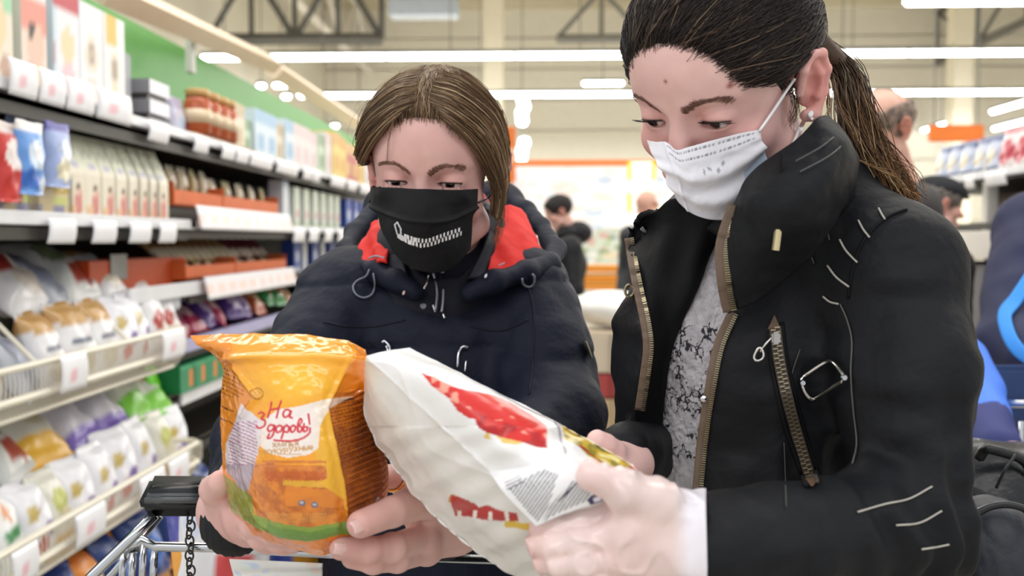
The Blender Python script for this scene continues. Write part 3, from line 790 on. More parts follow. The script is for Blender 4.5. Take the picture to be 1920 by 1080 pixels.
# orange trays with snack packs
M_OTRAY = mat('orange_tray', hx('e8743a'), 0.55, var=0.06)
def tray(name, x0, x1, z, h, X, dep, tx):
    y0, y1 = Yx(x0, X), Yx(x1, X)
    t = empty(name, (X, (y0 + y1) / 2, z), tx, 'tray')
    B_ = MB(); B_.bbox((X - 0.003, (y0 + y1) / 2, z + h / 2), (0.006, y1 - y0, h), 0.002); B_.obj('front_panel', M_OTRAY, t)
    for yy in (y0, y1):
        B_ = MB(); B_.bbox((X - dep / 2, yy, z + h * 0.75), (dep, 0.005, h * 1.5), 0.002); B_.obj('side_panel', M_OTRAY, t)
    B_ = MB(); B_.box((X - dep / 2, (y0 + y1) / 2, z + 0.003), (dep, y1 - y0, 0.006)); B_.obj('base_panel', M_OTRAY, t)
pk['snack'] = pack_proto('snack_pack', pouch_mesh(0.075, 0.035, 0.16, pnt(C('ecdcbc'), [('rect', 0, 0.84, 1, 1, C('f1e8d2')), ('ell', 0.5, 0.35, 0.3, 0.16, C('a8784a')), ('ell', 0.5, 0.66, 0.3, 0.1, C('f0e3cc'))]), flat=True), M_VCG, True)
pk['snackd'] = pack_proto('dark_snack_pack', pouch_mesh(0.075, 0.035, 0.16, pnt(C('cdb47a'), [('ell', 0.5, 0.4, 0.28, 0.16, C('5f4630')), ('rect', 0, 0.8, 1, 1, C('e2d9a8'))]), flat=True), M_VCG, True)
for q, (x0, x1, z, X, tx, n, hs) in enumerate([(328, 418, Z_MID + 0.064, -1.285, 'orange display tray of snack packs on the middle shelf, near one', 9, 0.9), (420, 522, Z_MID + 0.064, -1.285, 'orange display tray of snack packs on the middle shelf, far one', 9, 0.75),
                                  (348, 440, 1.275, -1.32, 'orange display tray of biscuits below the clear promo strip, near one', 8, 0.8), (442, 536, 1.275, -1.32, 'orange display tray of biscuits below the clear promo strip, far one', 8, 0.8)]):
    tray('orange_tray', x0, x1, z, 0.055 if q < 2 else 0.05, X, 0.16, tx)
    for k in range(n):
        yy = Yx(x0, X) + (k + 0.5) / n * (Yx(x1, X) - Yx(x0, X))
        put('snack_pack', pk['snack' if (k + q) % 3 else 'snackd'], (X - 0.06 - 0.02 * (k % 2), yy, z + 0.012), HALF + random.uniform(-0.15, 0.15), '%s pack in the %s, %s along' % ('tan' if (k + q) % 3 else 'olive and brown', ('near orange tray of the middle shelf', 'far orange tray of the middle shelf', 'near orange tray under the promo strip', 'far orange tray under the promo strip')[q], ordn[k]), 'snack pack', 'snack packs in the ' + ('near upper tray', 'far upper tray', 'near lower tray', 'far lower tray')[q], rx=-0.1 if q < 2 else -0.5, s=hs * (0.95 if q < 2 else 0.85))
# big orange carton with wafers on its slanted top
y0, y1 = Yx(172, -1.36), Yx(352, -1.36)
t = empty('orange_carton', (-1.5, (y0 + y1) / 2, 1.22), 'large orange carton lying behind the white bags under the middle shelf', 'carton')
b = MB(); b.bbox((-1.5, (y0 + y1) / 2, 1.29), (0.26, y1 - y0, 0.135), 0.004); b.obj('body', mat('orange_carton', hx('c8501f'), 0.55, var=0.05), t)
b = MB(); b.box((-1.366, (y0 + y1) / 2 - 0.2, 1.335), (0.003, 0.12, 0.08)); b.obj('clear_flap', mat('clear_flap', hx('a7a9a4'), 0.2), t)
b = MB(); b.bbox((-1.33, (Yx(180, -1.3) + Yx(340, -1.3)) / 2, 1.2), (0.05, Yx(340, -1.3) - Yx(180, -1.3), 0.05), 0.006); tag(b.obj('clear_ledge', mat('ledge_clear', hx('c9cbd2'), 0.3)), 'pale clear ledge under the large orange carton', 'ledge')
pk['wafer'] = pack_proto('wafer_pack', pouch_mesh(0.06, 0.03, 0.19, pnt(C('d9b47c'), [('rect', 0, 0.1, 1, 0.35, C('f3e8cc')), ('rect', 0, 0.7, 1, 0.9, C('efe0c0')), ('ell', 0.5, 0.5, 0.4, 0.15, C('7a4a2c'))]), flat=True), M_VCG, True)
pk['wafer2'] = pack_proto('maroon_wafer_pack', pouch_mesh(0.06, 0.03, 0.19, pnt(C('7a3040'), [('rect', 0, 0.1, 1, 0.3, C('efe0d0')), ('rect', 0, 0.75, 1, 0.95, C('c9a0a0'))]), flat=True), M_VCG, True)
for k in range(16):
    px = 322 + k * 12.5; X = -1.37
    put('wafer_pack', pk['wafer' if k < 11 else 'wafer2'], (X - 0.02, Yx(px, X), 1.335), HALF, '%s wafer pack slanting above the biscuit trays, %s along' % (('tan', 'maroon')[k >= 11], ordn[k if k < 11 else k - 11]), 'wafer pack', ('tan wafer packs', 'maroon wafer packs')[k >= 11], rx=-0.85)
# white and green packs, blue boxes farther along
pk['wg'] = pack_proto('white_green_box', box_mesh(0.11, 0.07, 0.21, pnt(C('e9ece2'), [('rect', 0, 0.8, 1, 1, C('e2ecd8')), ('ell', 0.5, 0.35, 0.25, 0.1, C('d88a80')), ('rect', 0, 0, 1, 0.15, C('c9e0b8')), ('ell', 0.5, 0.62, 0.3, 0.1, C('d5e2c6'))]), C('dfe6da'), n=(9, 11)), M_VC)
pk['wb'] = pack_proto('white_blue_box', box_mesh(0.11, 0.07, 0.23, pnt(C('e6eaf0'), [('rect', 0, 0.85, 1, 1, C('c9daf0')), ('rect', 0, 0, 0.12, 1, C('d9e4f0'))]), C('dfe4ea'), n=(9, 11)), M_VC)
put('white_box', pk['wb'], (-1.33, Yx(535, -1.3), Z_MID + 0.006), HALF, 'plain bluish white box between orange tray and green white boxes', 'box')
for k, px in enumerate((556, 574, 591, 606, 620, 632)):
    put('juice_box', pk['wg'], (-1.33, Yx(px, -1.3), Z_MID + 0.006), HALF, 'white and pale green box after the orange trays, %s in the row' % ordn[k], 'box', 'white green boxes')
pk['bb'] = pack_proto('blue_box', box_mesh(0.16, 0.08, 0.2, pnt(C('3a58b8'), [('ell', 0.5, 0.5, 0.3, 0.2, C('c9d3ea')), ('rect', 0, 0.0, 1, 0.1, C('e0e4f0'))]), C('3250a8'), n=(9, 11)), M_VC)
for k, px in enumerate((652, 666, 679, 690)):
    put('blue_box', pk['bb'], (-1.33, Yx(px, -1.3), Z_MID + 0.006), HALF, 'blue box at the far end of the middle shelf, %s one' % ordn[k], 'box', 'blue boxes')
for k, px in enumerate((556, 572, 590, 606, 622, 638)):
    put('carton_box', pk['wb' if k % 2 else 'bb'], (-1.40, Yx(px, -1.37), 1.247), HALF, '%s box below the far end of the middle shelf, %s in the row' % (('bluish white', 'blue')[k % 2 == 0], ordn[k]), 'box', ('white boxes low', 'blue boxes low')[k % 2 == 0], s=0.85)
for k, px in enumerate((553, 575, 600, 625)):
    jar_c = (-1.42, Yx(px, -1.4), 1.405)
b = MB()
# candy bags, purple, red, green
def pil(name, cols, w=0.16, d=0.07, h=0.22, seed=0):
    base, deco = cols
    pk[name] = pack_proto(name, pouch_mesh(w, d, h, pnt(base, deco), flat=True, seed=seed), M_VCG, True)
pil('purple_bag', (C('5a3a8a'), [('ell', 0.5, 0.5, 0.3, 0.3, C('c9b6dc')), ('rect', 0, 0.8, 1, 1, C('3c2a70'))]), seed=1)
pil('magenta_bag', (C('b02a52'), [('ell', 0.4, 0.5, 0.3, 0.2, C('f0c9d2')), ('ell', 0.7, 0.3, 0.2, 0.2, C('6a2a5a'))]), seed=2)
pil('green_bag', (C('2f8a4a'), [('ell', 0.5, 0.5, 0.3, 0.3, C('a86a3a'))]), seed=3)
pil('rust_bag', (C('b8552a'), [('ell', 0.5, 0.5, 0.3, 0.3, C('e9c9a0'))]), seed=4)
for k, (px, nm, z, rx_, rz_) in enumerate([(362, 'magenta_bag', 1.05, -0.9, 0.2), (385, 'magenta_bag', 1.055, -1.0, -0.1), (408, 'purple_bag', 1.06, -0.8, 0.1), (430, 'magenta_bag', 1.05, -0.8, 0.3), (452, 'purple_bag', 1.07, -0.7, -0.2), (474, 'purple_bag', 1.06, -0.75, 0.1), (498, 'rust_bag', 1.06, -0.8, 0.0), (516, 'green_bag', 1.09, -0.7, 0.1), (535, 'green_bag', 1.08, -0.7, -0.1), (556, 'rust_bag', 1.05, -0.8, 0.1)]):
    put('candy_bag', pk[nm], (-1.345, Yx(px, -1.33), z + 0.01), HALF + rz_, '%s candy bag on the shelf below the promo strip, %s' % (nm.split('_')[0], ('nearest the white basket', 'second from the basket', 'third from the basket', 'fourth from the basket', 'fifth from the basket', 'sixth from the basket', 'seventh from the basket', 'eighth from the basket', 'ninth from the basket', 'tenth from the basket')[k]), 'candy bag', 'candy bags below the promo strip', rx=rx_)
b = MB(); b.bbox((-1.33, (Yx(350, -1.3) + Yx(560, -1.3)) / 2, 1.035), (0.03, Yx(560, -1.3) - Yx(350, -1.3), 0.05), 0.004); tag(b.obj('lilac_strip', mat('lilac_strip', hx('b7b4d8'), 0.4)), 'lilac edging strip under the candy bags', 'shelf edging')

# ------------------------------------------------------------------ wire baskets
M_WIRE = mat('cream_wire', hx('e9e2cf'), 0.4)
def basket(x0, x1, z_hi, z_lo, X, tx, z_in):
    y0, y1 = Yx(x0, X), Yx(x1, X)
    t = empty('wire_basket', (X, (y0 + y1) / 2, z_lo), tx, 'basket')
    for nm, z, xx, r in (('top_rail', z_hi, X, 0.009), ('bottom_rail', z_lo, X, 0.010), ('under_rail', z_lo - 0.05, X - 0.03, 0.006)):
        B_ = MB(); B_.tube([(xx, y0, z), (xx, y1 - 0.04, z), (xx - 0.03, y1, z), (xx - 0.42, y1, z)], r, 6); B_.obj(nm, M_WIRE, t)
    n = int((y1 - y0) / 0.0195); B_ = MB()
    for k in range(n):
        y = y0 + (k + 0.5) * (y1 - y0) / n
        B_.tube([(X, y, z_hi), (X + 0.003, y, (z_hi + z_lo) / 2), (X, y, z_lo), (X - 0.03, y, z_lo - 0.05), (X - 0.1, y, z_lo - 0.07), (X - 0.42, y, z_lo - 0.07)], 0.0017, 4)
    for k in range(12):
        B_.tube([(X - 0.035 * k, y1, z_hi), (X - 0.035 * k, y1, z_lo)], 0.0017, 4)
    tag(B_.obj('wires', M_WIRE, t), kind='stuff')
    return t, y0, y1
t1, by0, by1 = basket(-70, 346, 1.128, 1.055, -1.21, 'cream wire basket of white snack bags, the upper one', 1.0)
for (x0, x1) in [(92, 142), (288, 330)]:
    a, c = Yx(x0, -1.2), Yx(x1, -1.2); ptag(t1, (a + c) / 2, 1.093, c - a, 0.092, x=-1.205)
for px in (60, 235):
    b = MB(); y = Yx(px, -1.22); b.tube([(-1.22, y, 1.13), (-1.30, y - 0.01, 1.22), (-1.5, y - 0.02, 1.24)], 0.006, 6); b.obj('divider', M_WIRE, t1)
t2, cy0, cy1 = basket(-70, 372, 0.735, 0.672, -1.19, 'cream wire basket of white snack bags, the lower one', 0.6)
for (x0, x1) in [(-10, 40), (115, 172), (240, 288), (296, 334)]:
    a, c = Yx(x0, -1.18), Yx(x1, -1.18); ptag(t2, (a + c) / 2, 0.70, c - a, 0.085, x=-1.185)
def wbag(nm, deco, seed, base='eceaea', w=0.15, d=0.075, h=0.2):
    pil(nm, (C(base), deco), w, d, h, seed)
wbag('wb_red', [('ell', 0.4, 0.55, 0.2, 0.14, C('b03a34')), ('ell', 0.65, 0.3, 0.3, 0.15, C('d9cfc2')), ('lines', 0.2, 0.75, 0.8, 0.85, 2, C('8a8a92'))], 5)
wbag('wb_green', [('ell', 0.45, 0.6, 0.3, 0.14, C('8a9a70')), ('ell', 0.6, 0.3, 0.3, 0.14, C('b04a3a')), ('lines', 0.2, 0.75, 0.8, 0.85, 2, C('5a6a70'))], 6, base='d9dad6')
wbag('wb_tan', [('ell', 0.5, 0.85, 0.6, 0.16, C('c69a5e')), ('lines', 0.15, 0.5, 0.8, 0.6, 1, C('55607a')), ('ell', 0.5, 0.25, 0.3, 0.14, C('d3c8b0'))], 7)
wbag('wb_grey', [('rect', 0.1, 0.1, 0.9, 0.9, C('9da2b2')), ('rect', 0.15, 0.15, 0.85, 0.85, C('8b90a4'))], 8, base='c9ccd4')
wbag('wb_yellow', [('rect', 0, 0.0, 1, 0.25, C('e8b22e')), ('ell', 0.5, 0.6, 0.25, 0.16, C('b9bc60')), ('ell', 0.6, 0.45, 0.2, 0.1, C('d9cfae'))], 9, base='dedccf')
wbag('wb_violet', [('rect', 0, 0.0, 1, 0.22, C('6a4ab0')), ('ell', 0.4, 0.6, 0.25, 0.12, C('b85a4a')), ('ell', 0.7, 0.72, 0.2, 0.1, C('7a6a90'))], 10, base='dcd9e2')
wbag('wb_lime', [('rect', 0, 0, 1, 0.3, C('7ccc3a')), ('ell', 0.5, 0.6, 0.25, 0.12, C('c9a06a'))], 11, base='dfe3d2')
wbag('wb_dots', [('ell', 0.3, 0.6, 0.14, 0.1, C('c9b26a')), ('ell', 0.65, 0.4, 0.16, 0.1, C('8a74b0')), ('ell', 0.4, 0.25, 0.14, 0.1, C('cf4a44')), ('lines', 0.2, 0.8, 0.8, 0.9, 2, C('a6a4b4'))], 12, base='efeef2')
wbag('wb_leaf', [('diag', -0.3, 1.4, C('efefec')), ('rect', 0.1, 0.42, 0.75, 0.55, C('3a8a52')), ('ell', 0.6, 0.25, 0.3, 0.1, C('6f9a70')), ('ell', 0.4, 0.7, 0.15, 0.1, C('dc8a4a'))], 13, base='efefec')
snack_rows = [
 # px, py(base), X, proto, tilt, rz, scale, text
 (10, 640, -1.30, 'wb_tan', -0.5, 0.1, 1.0, 'white bag with brown window low in the upper basket, cut by the frame'),
 (28, 600, -1.36, 'wb_red', -0.75, -0.1, 1.2, 'white bag with red berry at the near end of the upper basket'),
 (62, 650, -1.25, 'wb_grey', -0.5, 0.3, 0.8, 'greyish bag behind the near divider of the upper basket'),
 (85, 560, -1.45, 'wb_grey', -0.7, 0.35, 1.05, 'slate grey bag back leaning high in the upper basket'),
 (100, 640, -1.26, 'wb_tan', -0.3, 0.1, 0.95, 'white bag with tan biscuit top, first along the front of the upper basket'),
 (130, 545, -1.47, 'wb_green', -0.8, 0.0, 1.3, 'dull bag with green and red picture at the back of the upper basket'),
 (150, 632, -1.26, 'wb_tan', -0.25, -0.1, 1.0, 'white bag with tan biscuit top, second along the front of the upper basket'),
 (182, 575, -1.42, 'wb_tan', -0.6, 0.0, 1.0, 'white bag with brown top behind the front bags of the upper basket'),
 (196, 625, -1.26, 'wb_tan', -0.22, 0.05, 1.0, 'white bag with tan biscuit top, third along the front of the upper basket'),
 (232, 615, -1.27, 'wb_dots', -0.2, -0.1, 1.0, 'white bag with small coloured spots before the orange carton'),
 (262, 608, -1.27, 'wb_dots', -0.25, 0.2, 1.05, 'white bag with spots, next to last in the upper basket'),
 (240, 560, -1.40, 'wb_red', -0.5, 0.1, 0.9, 'white bag with red spot behind the spotted bags'),
 (292, 600, -1.28, 'wb_red', -0.2, 0.0, 1.0, 'white bag with red spots at the far end of the upper basket'),
 (318, 595, -1.29, 'wb_red', -0.3, -0.2, 0.95, 'last white bag against the far end of the upper basket'),
]
for (px, py, X, k, rx_, rz_, s, tx) in snack_rows:
    p = PX(px, py, X); back = X <= -1.32
    if back: X = -1.34; p = PX(px + 45, py, X); rx_ = -0.95
    put('snack_bag', pk[k], (X, p[1], 1.21 + 0.015 * (px % 3) if back else 1.03), HALF + rz_, tx, 'snack bag', 'snack bags in the upper basket', rx=rx_, s=s * (1.25 if back else 1.15))
low = [
 (-8, 1000, -1.26, 'wb_leaf', -0.3, 0.1, 1.0, 'white bag with green stripe, first in the lower basket and cut by the frame'),
 (30, 985, -1.25, 'wb_leaf', -0.35, 0.3, 1.1, 'white bag with slanting green stripe in the lower basket'),
 (12, 900, -1.38, 'wb_green', -0.7, 0.1, 1.1, 'white bag with green apple picture at the near end of the lower basket'),
 (52, 850, -1.44, 'wb_yellow', -0.8, -0.15, 1.25, 'pale bag with yellow foot lying high in the lower basket'),
 (72, 955, -1.25, 'wb_dots', -0.25, 0.0, 1.0, 'white bag with small print beside the green striped bags'),
 (110, 930, -1.25, 'wb_yellow', -0.25, 0.1, 1.0, 'white bag with olive picture, near front of lower basket'),
 (150, 905, -1.26, 'wb_dots', -0.22, -0.1, 1.0, 'white spotted bag, fifth along the front of the lower basket'),
 (130, 780, -1.50, 'wb_violet', -0.85, 0.1, 1.2, 'pale bag with violet foot and tomato picture in the lower basket'),
 (178, 765, -1.50, 'wb_violet', -0.8, -0.1, 1.2, 'pale bag with violet foot behind the spotted bags'),
 (170, 880, -1.30, 'wb_yellow', -0.3, 0.2, 0.8, 'small bag with yellow band among the spotted bags'),
 (195, 880, -1.26, 'wb_dots', -0.2, 0.1, 1.05, 'white spotted bag, sixth along the front of the lower basket'),
 (232, 862, -1.27, 'wb_dots', -0.25, -0.15, 1.1, 'white spotted bag, seventh along the front of the lower basket'),
 (230, 745, -1.50, 'wb_lime', -0.75, 0.1, 1.15, 'bag with lime green foot behind the spotted bags'),
 (270, 842, -1.28, 'wb_dots', -0.2, 0.1, 1.1, 'white spotted bag, eighth along the front of the lower basket'),
 (305, 822, -1.29, 'wb_yellow', -0.2, 0.0, 1.05, 'white bag with gold spots at the far end of the lower basket'),
 (330, 815, -1.30, 'wb_dots', -0.2, -0.2, 1.0, 'last white bag against the far end of the lower basket'),
 (268, 750, -1.44, 'wb_lime', -0.5, 0.0, 1.05, 'lime green bag standing up behind the gold spotted bag'),
]
for (px, py, X, k, rx_, rz_, s, tx) in low:
    p = PX(px, py, X); back = X <= -1.32
    if back: X = -1.33; p = PX(px + 45, py, X); rx_ = -1.0
    put('snack_bag', pk[k], (X, p[1], 0.80 + 0.015 * (px % 3) if back else 0.615), HALF + rz_, tx, 'snack bag', 'snack bags in the lower basket', rx=rx_, s=s * (1.3 if back else 1.12))
o = pack_proto('lime_bag', pouch_mesh(0.1, 0.05, 0.16, pnt(C('6fd42a'), [('rect', 0, 0.85, 1, 1, C('8ee04a'))]), seed=2), M_VCG, True)
p = PX(290, 770, -1.40); put('lime_bag', o, (-1.40, p[1], p[2]), HALF, 'bright lime green bag standing beside the green boxes', 'bag', rx=-0.1)
pk['greenbox'] = pack_proto('green_box', box_mesh(0.15, 0.1, 0.1, pnt(C('1f8a5a'), [('rect', 0.6, 0.15, 0.85, 0.75, C('e8863a')), ('rect', 0.0, 0.85, 1, 1, C('2fa06a'))]), C('1a7a4e')), M_VC)
for k, px in enumerate((328, 352, 376, 400)):
    X = -1.38; p = PX(px, 785, X); put('green_box', pk['greenbox'], (X, p[1], 0.862), HALF, 'green tea carton with orange square, %s from the lime bag' % ('first', 'second', 'third', 'fourth')[k], 'box', 'green boxes on the low shelf')
pk['tube'] = pack_proto('silver_stick', pouch_mesh(0.05, 0.02, 0.15, pnt(C('d3d8d4'), [('rect', 0, 0.5, 1, 0.7, C('b04a3a')), ('rect', 0, 0.7, 1, 0.8, C('2f7a4a'))]), flat=True), M_VCG, True)
for k in range(8):
    X = -1.43; px = 325 + k * 11; put('stick_pack', pk['tube'], (X, Yx(px, X), 0.93), HALF, 'white stick pack leaning in the green cartons, %s along' % ordn[k], 'stick pack', 'stick packs in the green cartons', rx=-0.5 + 0.1 * (k % 3), ry=0.2 * (k % 2))
# floor level goods
pil('navy_bag', (C('1f3a78'), [('ell', 0.5, 0.5, 0.3, 0.25, C('3a68b8')), ('rect', 0, 0, 1, 0.12, C('c9822e'))]), 0.2, 0.1, 0.26, 14)
pil('amber_bag', (C('e0892a'), [('ell', 0.5, 0.45, 0.3, 0.25, C('efe0c8')), ('rect', 0, 0.8, 1, 1, C('c9702a'))]), 0.2, 0.1, 0.26, 15)
fl = [(60, 1120, 'navy_bag'), (105, 1060, 'amber_bag'), (130, 1110, 'navy_bag'), (165, 1060, 'navy_bag'), (190, 1040, 'amber_bag'), (215, 1010, 'navy_bag'), (240, 985, 'navy_bag'), (268, 965, 'amber_bag'), (290, 960, 'navy_bag'), (320, 935, 'amber_bag'), (350, 925, 'navy_bag'), (385, 900, 'amber_bag'), (420, 880, 'navy_bag')]
ordn = ('first', 'second', 'third', 'fourth', 'fifth', 'sixth', 'seventh', 'eighth', 'ninth', 'tenth', 'eleventh', 'twelfth', 'last')
for k, (px, py, nm) in enumerate(fl):
    X = -1.22; p = PX(px, py, X); put('pasta_bag', pk[nm], (X - 0.06 * (k % 2), p[1], 0.336), HALF + 0.3 * math.sin(k * 2.3), '%s bag on the low shelf under the lower basket, %s along' % (('dark blue', 'amber')[nm[0] == 'a'], ordn[k]), 'bag', 'bags under the lower basket', rx=-0.4)
b = MB(); b.bbox((-1.42, 4.0, 0.245), (0.4, 4.2, 0.17), 0.01); b.obj('base_plinth', M_DARK, unit)

# ------------------------------------------------------------------ right hand shelf far behind
XR = 1.9
ru = empty('shelf_unit', (2.15, 5.0, 0), 'right side shelving unit with white rail behind the capped man', 'shelving')
def rbox(nm, c, d, m): B_ = MB(); B_.bbox(c, d, 0.004); return B_.obj(nm, m, ru)
zr = PX(1850, 325, XR)[2]
rbox('shelf_board', (2.2, 4.6, zr - 0.02), (0.6, 2.6, 0.03), M_DARK)
rr = rbox('price_rail', (XR - 0.008, 4.6, zr - 0.005), (0.014, 2.6, 0.035), M_WHITE)
for px in (1768, 1803, 1840, 1880, 1900):
    y = Yx(px, XR); ptag(rr, y, zr - 0.035, 0.1, 0.06, x=XR - 0.03, mark=False, side=-1)
rbox('shelf_board', (2.2, 4.6, 1.48), (0.6, 2.6, 0.03), M_DARK)
rbox('back_panel', (2.5, 4.6, 1.0), (0.03, 2.6, 2.0), mat('brown_back', hx('6a4a38'), 0.6))
rbox('upright', (XR + 0.03, Yx(1855, XR + 0.03), 1.58), (0.05, 0.05, 0.4), M_STEELW)
rbox('counter', (2.1, 4.7, 1.40), (0.5, 2.4, 0.12), mat('counter_white', hx('ece6de'), 0.4))
rbox('base_panel', (2.12, 4.7, 0.66), (0.44, 2.4, 1.3), mat('counter_grey', hx('77757a'), 0.5))
pk['navyp'] = pack_proto('navy_pack', pouch_mesh(0.13, 0.08, 0.15, pnt(C('c9cfe0'), [('rect', 0, 0.8, 1, 1, C('5a6a98')), ('ell', 0.5, 0.45, 0.3, 0.2, C('f0e2c8')), ('rect', 0, 0, 1, 0.12, C('46527e'))])), M_VCG, True)
pk['redpk'] = pack_proto('red_pack', pouch_mesh(0.16, 0.08, 0.16, pnt(C('e9dcdc'), [('ell', 0.5, 0.45, 0.4, 0.3, C('c9485a')), ('rect', 0, 0.85, 1, 1, C('d98a94'))])), M_VCG, True)
for k, px in enumerate((1772, 1794, 1818, 1846, 1868)):
    X = XR + 0.05; put('sugar_pack', pk['navyp'], (X, Yx(px, X), zr + 0.002), -HALF, 'white pack with navy top on the right hand shelf, %s from the far end' % ordn[k], 'pack', 'navy topped packs', s=1.1)
for k, px in enumerate((1897, 1925)):
    X = XR + 0.05; put('red_pack', pk['redpk'], (X, Yx(px, X), zr + 0.002), -HALF, ('red and white pack beside the navy topped packs', 'second red and white pack at the frame edge')[k], 'pack', s=1.1)
# ------------------------------------------------------------------ people: shared makers
BASE = np.diag([-1.0, -1.0, 1.0])
def head_rot(yaw, pitch, roll):
    return rotz(yaw) @ BASE @ rotx(-pitch) @ roty(roll)
def drape(f, px, py, off=0.0, Y0=0.5, Y1=1.8, its=70):
    """points where the sight lines of the photo pixels meet a surface (or pass it nearest)"""
    px, py = np.broadcast_arrays(np.asarray(px, float), np.asarray(py, float)); sh = px.shape
    d = np.stack([(px.ravel() - 960) / F, (540 - py.ravel()) / F, -np.ones(px.size)], 1) @ CR.T
    d = d / d[:, 1:2]; ln = np.linalg.norm(d, axis=1)
    off = np.broadcast_to(np.asarray(off, float), sh).ravel()
    t = np.full(px.size, Y0); best = np.full(px.size, 9.0); bt = t.copy()
    for _ in range(its):
        dist = f(CAM + d * t[:, None]) - off
        m = dist < best; best[m] = dist[m]; bt[m] = t[m]
        t = np.where((dist > 0.0003) & (t < Y1), t + np.maximum(dist, 0.0004) / ln * 0.85, t)
    return (CAM + d * bt[:, None]).reshape(sh + (3,))
def poly_prism(poly, ymin, ymax):
    """volume of all sight lines through a pixel polygon between two depths (metres, negative inside)"""
    poly = np.asarray(poly, float)
    def f(p):
        q = (p - CAM) @ CR
        x = 960 + F * q[:, 0] / -q[:, 2]; y = 540 - F * q[:, 1] / -q[:, 2]
        d2 = np.full(len(p), 1e12); ins = np.zeros(len(p), bool)
        n = len(poly)
        for i in range(n):
            a, b = poly[i], poly[(i + 1) % n]; e = b - a
            wx, wy = x - a[0], y - a[1]
            t = np.clip((wx * e[0] + wy * e[1]) / (e @ e), 0, 1)
            d2 = np.minimum(d2, (wx - e[0] * t) ** 2 + (wy - e[1] * t) ** 2)
            c = (a[1] > y) != (b[1] > y)
            ins ^= c & (x < (b[0] - a[0]) * (y - a[1]) / (b[1] - a[1] + 1e-12) + a[0])
        d = np.sqrt(d2) * np.where(ins, -1, 1) * (-q[:, 2]) / F
        return np.maximum(d, np.maximum(ymin - p[:, 1], p[:, 1] - ymax))
    return f
EYE = np.array([0.032, 0.071, 0.022])
def head_field(open_h=0.0035, open_z=-0.002, brow=0.006, jaw=1.0, smile=0.0):
    fs = [f_el((0, -0.008, 0.052), (0.074, 0.098, 0.078)), f_el((0, 0.034, 0.05), (0.063, 0.054, 0.058))]
    f = U(*fs, k=0.02)
    f = U(f, f_el((0, 0.035, -0.005), (0.063, 0.052, 0.064)), k=0.02)
    for s in (-1, 1):
        f = U(f, f_rc((s * 0.052, 0.012, -0.05), (s * 0.012, 0.066, -0.085 * jaw), 0.018, 0.016), k=0.03)
        f = U(f, f_el((s * 0.040, 0.052, -0.012), (0.024, 0.026, 0.02)), k=0.015)
        f = U(f, f_rc((s * 0.010, 0.083, 0.040), (s * 0.046, 0.064, 0.042), 0.007, 0.006), k=brow * 2)
    f = U(f, f_rc((0, 0.078, 0.034), (0, 0.106, -0.012), 0.008, 0.010), f_el((0, 0.109, -0.014), (0.011, 0.011, 0.009)), k=0.012)
    for s in (-1, 1):
        f = U(f, f_el((s * 0.013, 0.096, -0.018), (0.009, 0.011, 0.008)), k=0.006)
        f = SUB(f, f_el((s * 0.031, 0.093, 0.024), (0.019, 0.016, 0.0105)), k=0.012)
        f = SUB(f, f_el((s * 0.007, 0.106, -0.026), (0.004, 0.006, 0.004)), k=0.003)
    f = U(f, f_rc((-0.018, 0.082, -0.048), (0.018, 0.082, -0.048), 0.008, 0.008), f_rc((-0.016, 0.081, -0.060), (0.016, 0.081, -0.060), 0.009, 0.009), k=0.008)
    f = SUB(f, f_rc((-0.022, 0.094, -0.054), (0.022, 0.094, -0.054), 0.0022, 0.0022), k=0.004)
    for s in (-1, 1):
        c = EYE * (s, 1, 1)
        f = U(f, f_el(c, (0.0150, 0.0148, 0.0140)), k=0.005)
        op = INT(f_el(c + (0, 0.012, open_z), (0.0142, 0.02, open_h)), lambda p, c=c: c[1] + 0.002 - p[:, 1], k=0.001)
        f = SUB(f, op, k=0.0014)
        cr = [c + (s * 0.014 * -1, 0.010, 0.003), c + (s * -0.007, 0.0150, 0.0075), c + (0, 0.0165, 0.0085), c + (s * 0.008, 0.0140, 0.0078), c + (s * 0.0145, 0.0085, 0.004)]
        f = SUB(f, f_chain(cr, [0.0010] * 5), k=0.0035)
        if smile:
            f = U(f, f_el(c + (s * 0.002, 0.0085, -0.0125), (0.015, 0.008, 0.006)), k=0.006)
    # ears
    for s in (-1, 1):
        E = np.array([s * 0.076, -0.010, 0.004])
        hel = [E + (0, 0.013, 0.002), E + (s * 0.006, 0.010, 0.024), E + (s * 0.010, -0.002, 0.034), E + (s * 0.013, -0.015, 0.028), E + (s * 0.013, -0.020, 0.010), E + (s * 0.009, -0.014, -0.010), E + (s * 0.003, -0.001, -0.026), E + (s * -0.001, 0.006, -0.024)]
        ear = f_chain(hel, [0.0035, 0.0038, 0.0042, 0.0042, 0.0040, 0.0042, 0.0062, 0.0058], k=0.004)
        bowl = f_el(E + (s * 0.002, -0.006, 0.006), (0.0045, 0.017, 0.027), roty(s * 0.2) @ rotz(s * 0.45))
        anti = f_chain([E + (s * 0.008, -0.006, 0.024), E + (s * 0.010, -0.011, 0.010), E + (s * 0.007, -0.006, -0.010)], [0.003, 0.0034, 0.003], k=0.003)
        ear = U(ear, bowl, anti, k=0.004)
        ear = SUB(ear, f_el(E + (s * 0.008, 0.0, 0.002), (0.006, 0.008, 0.010)), k=0.004)
        f = U(f, ear, k=0.005)
    f = U(f, f_rc((0, -0.018, -0.04), (0, -0.04, -0.16), 0.052, 0.056), k=0.025)
    return f
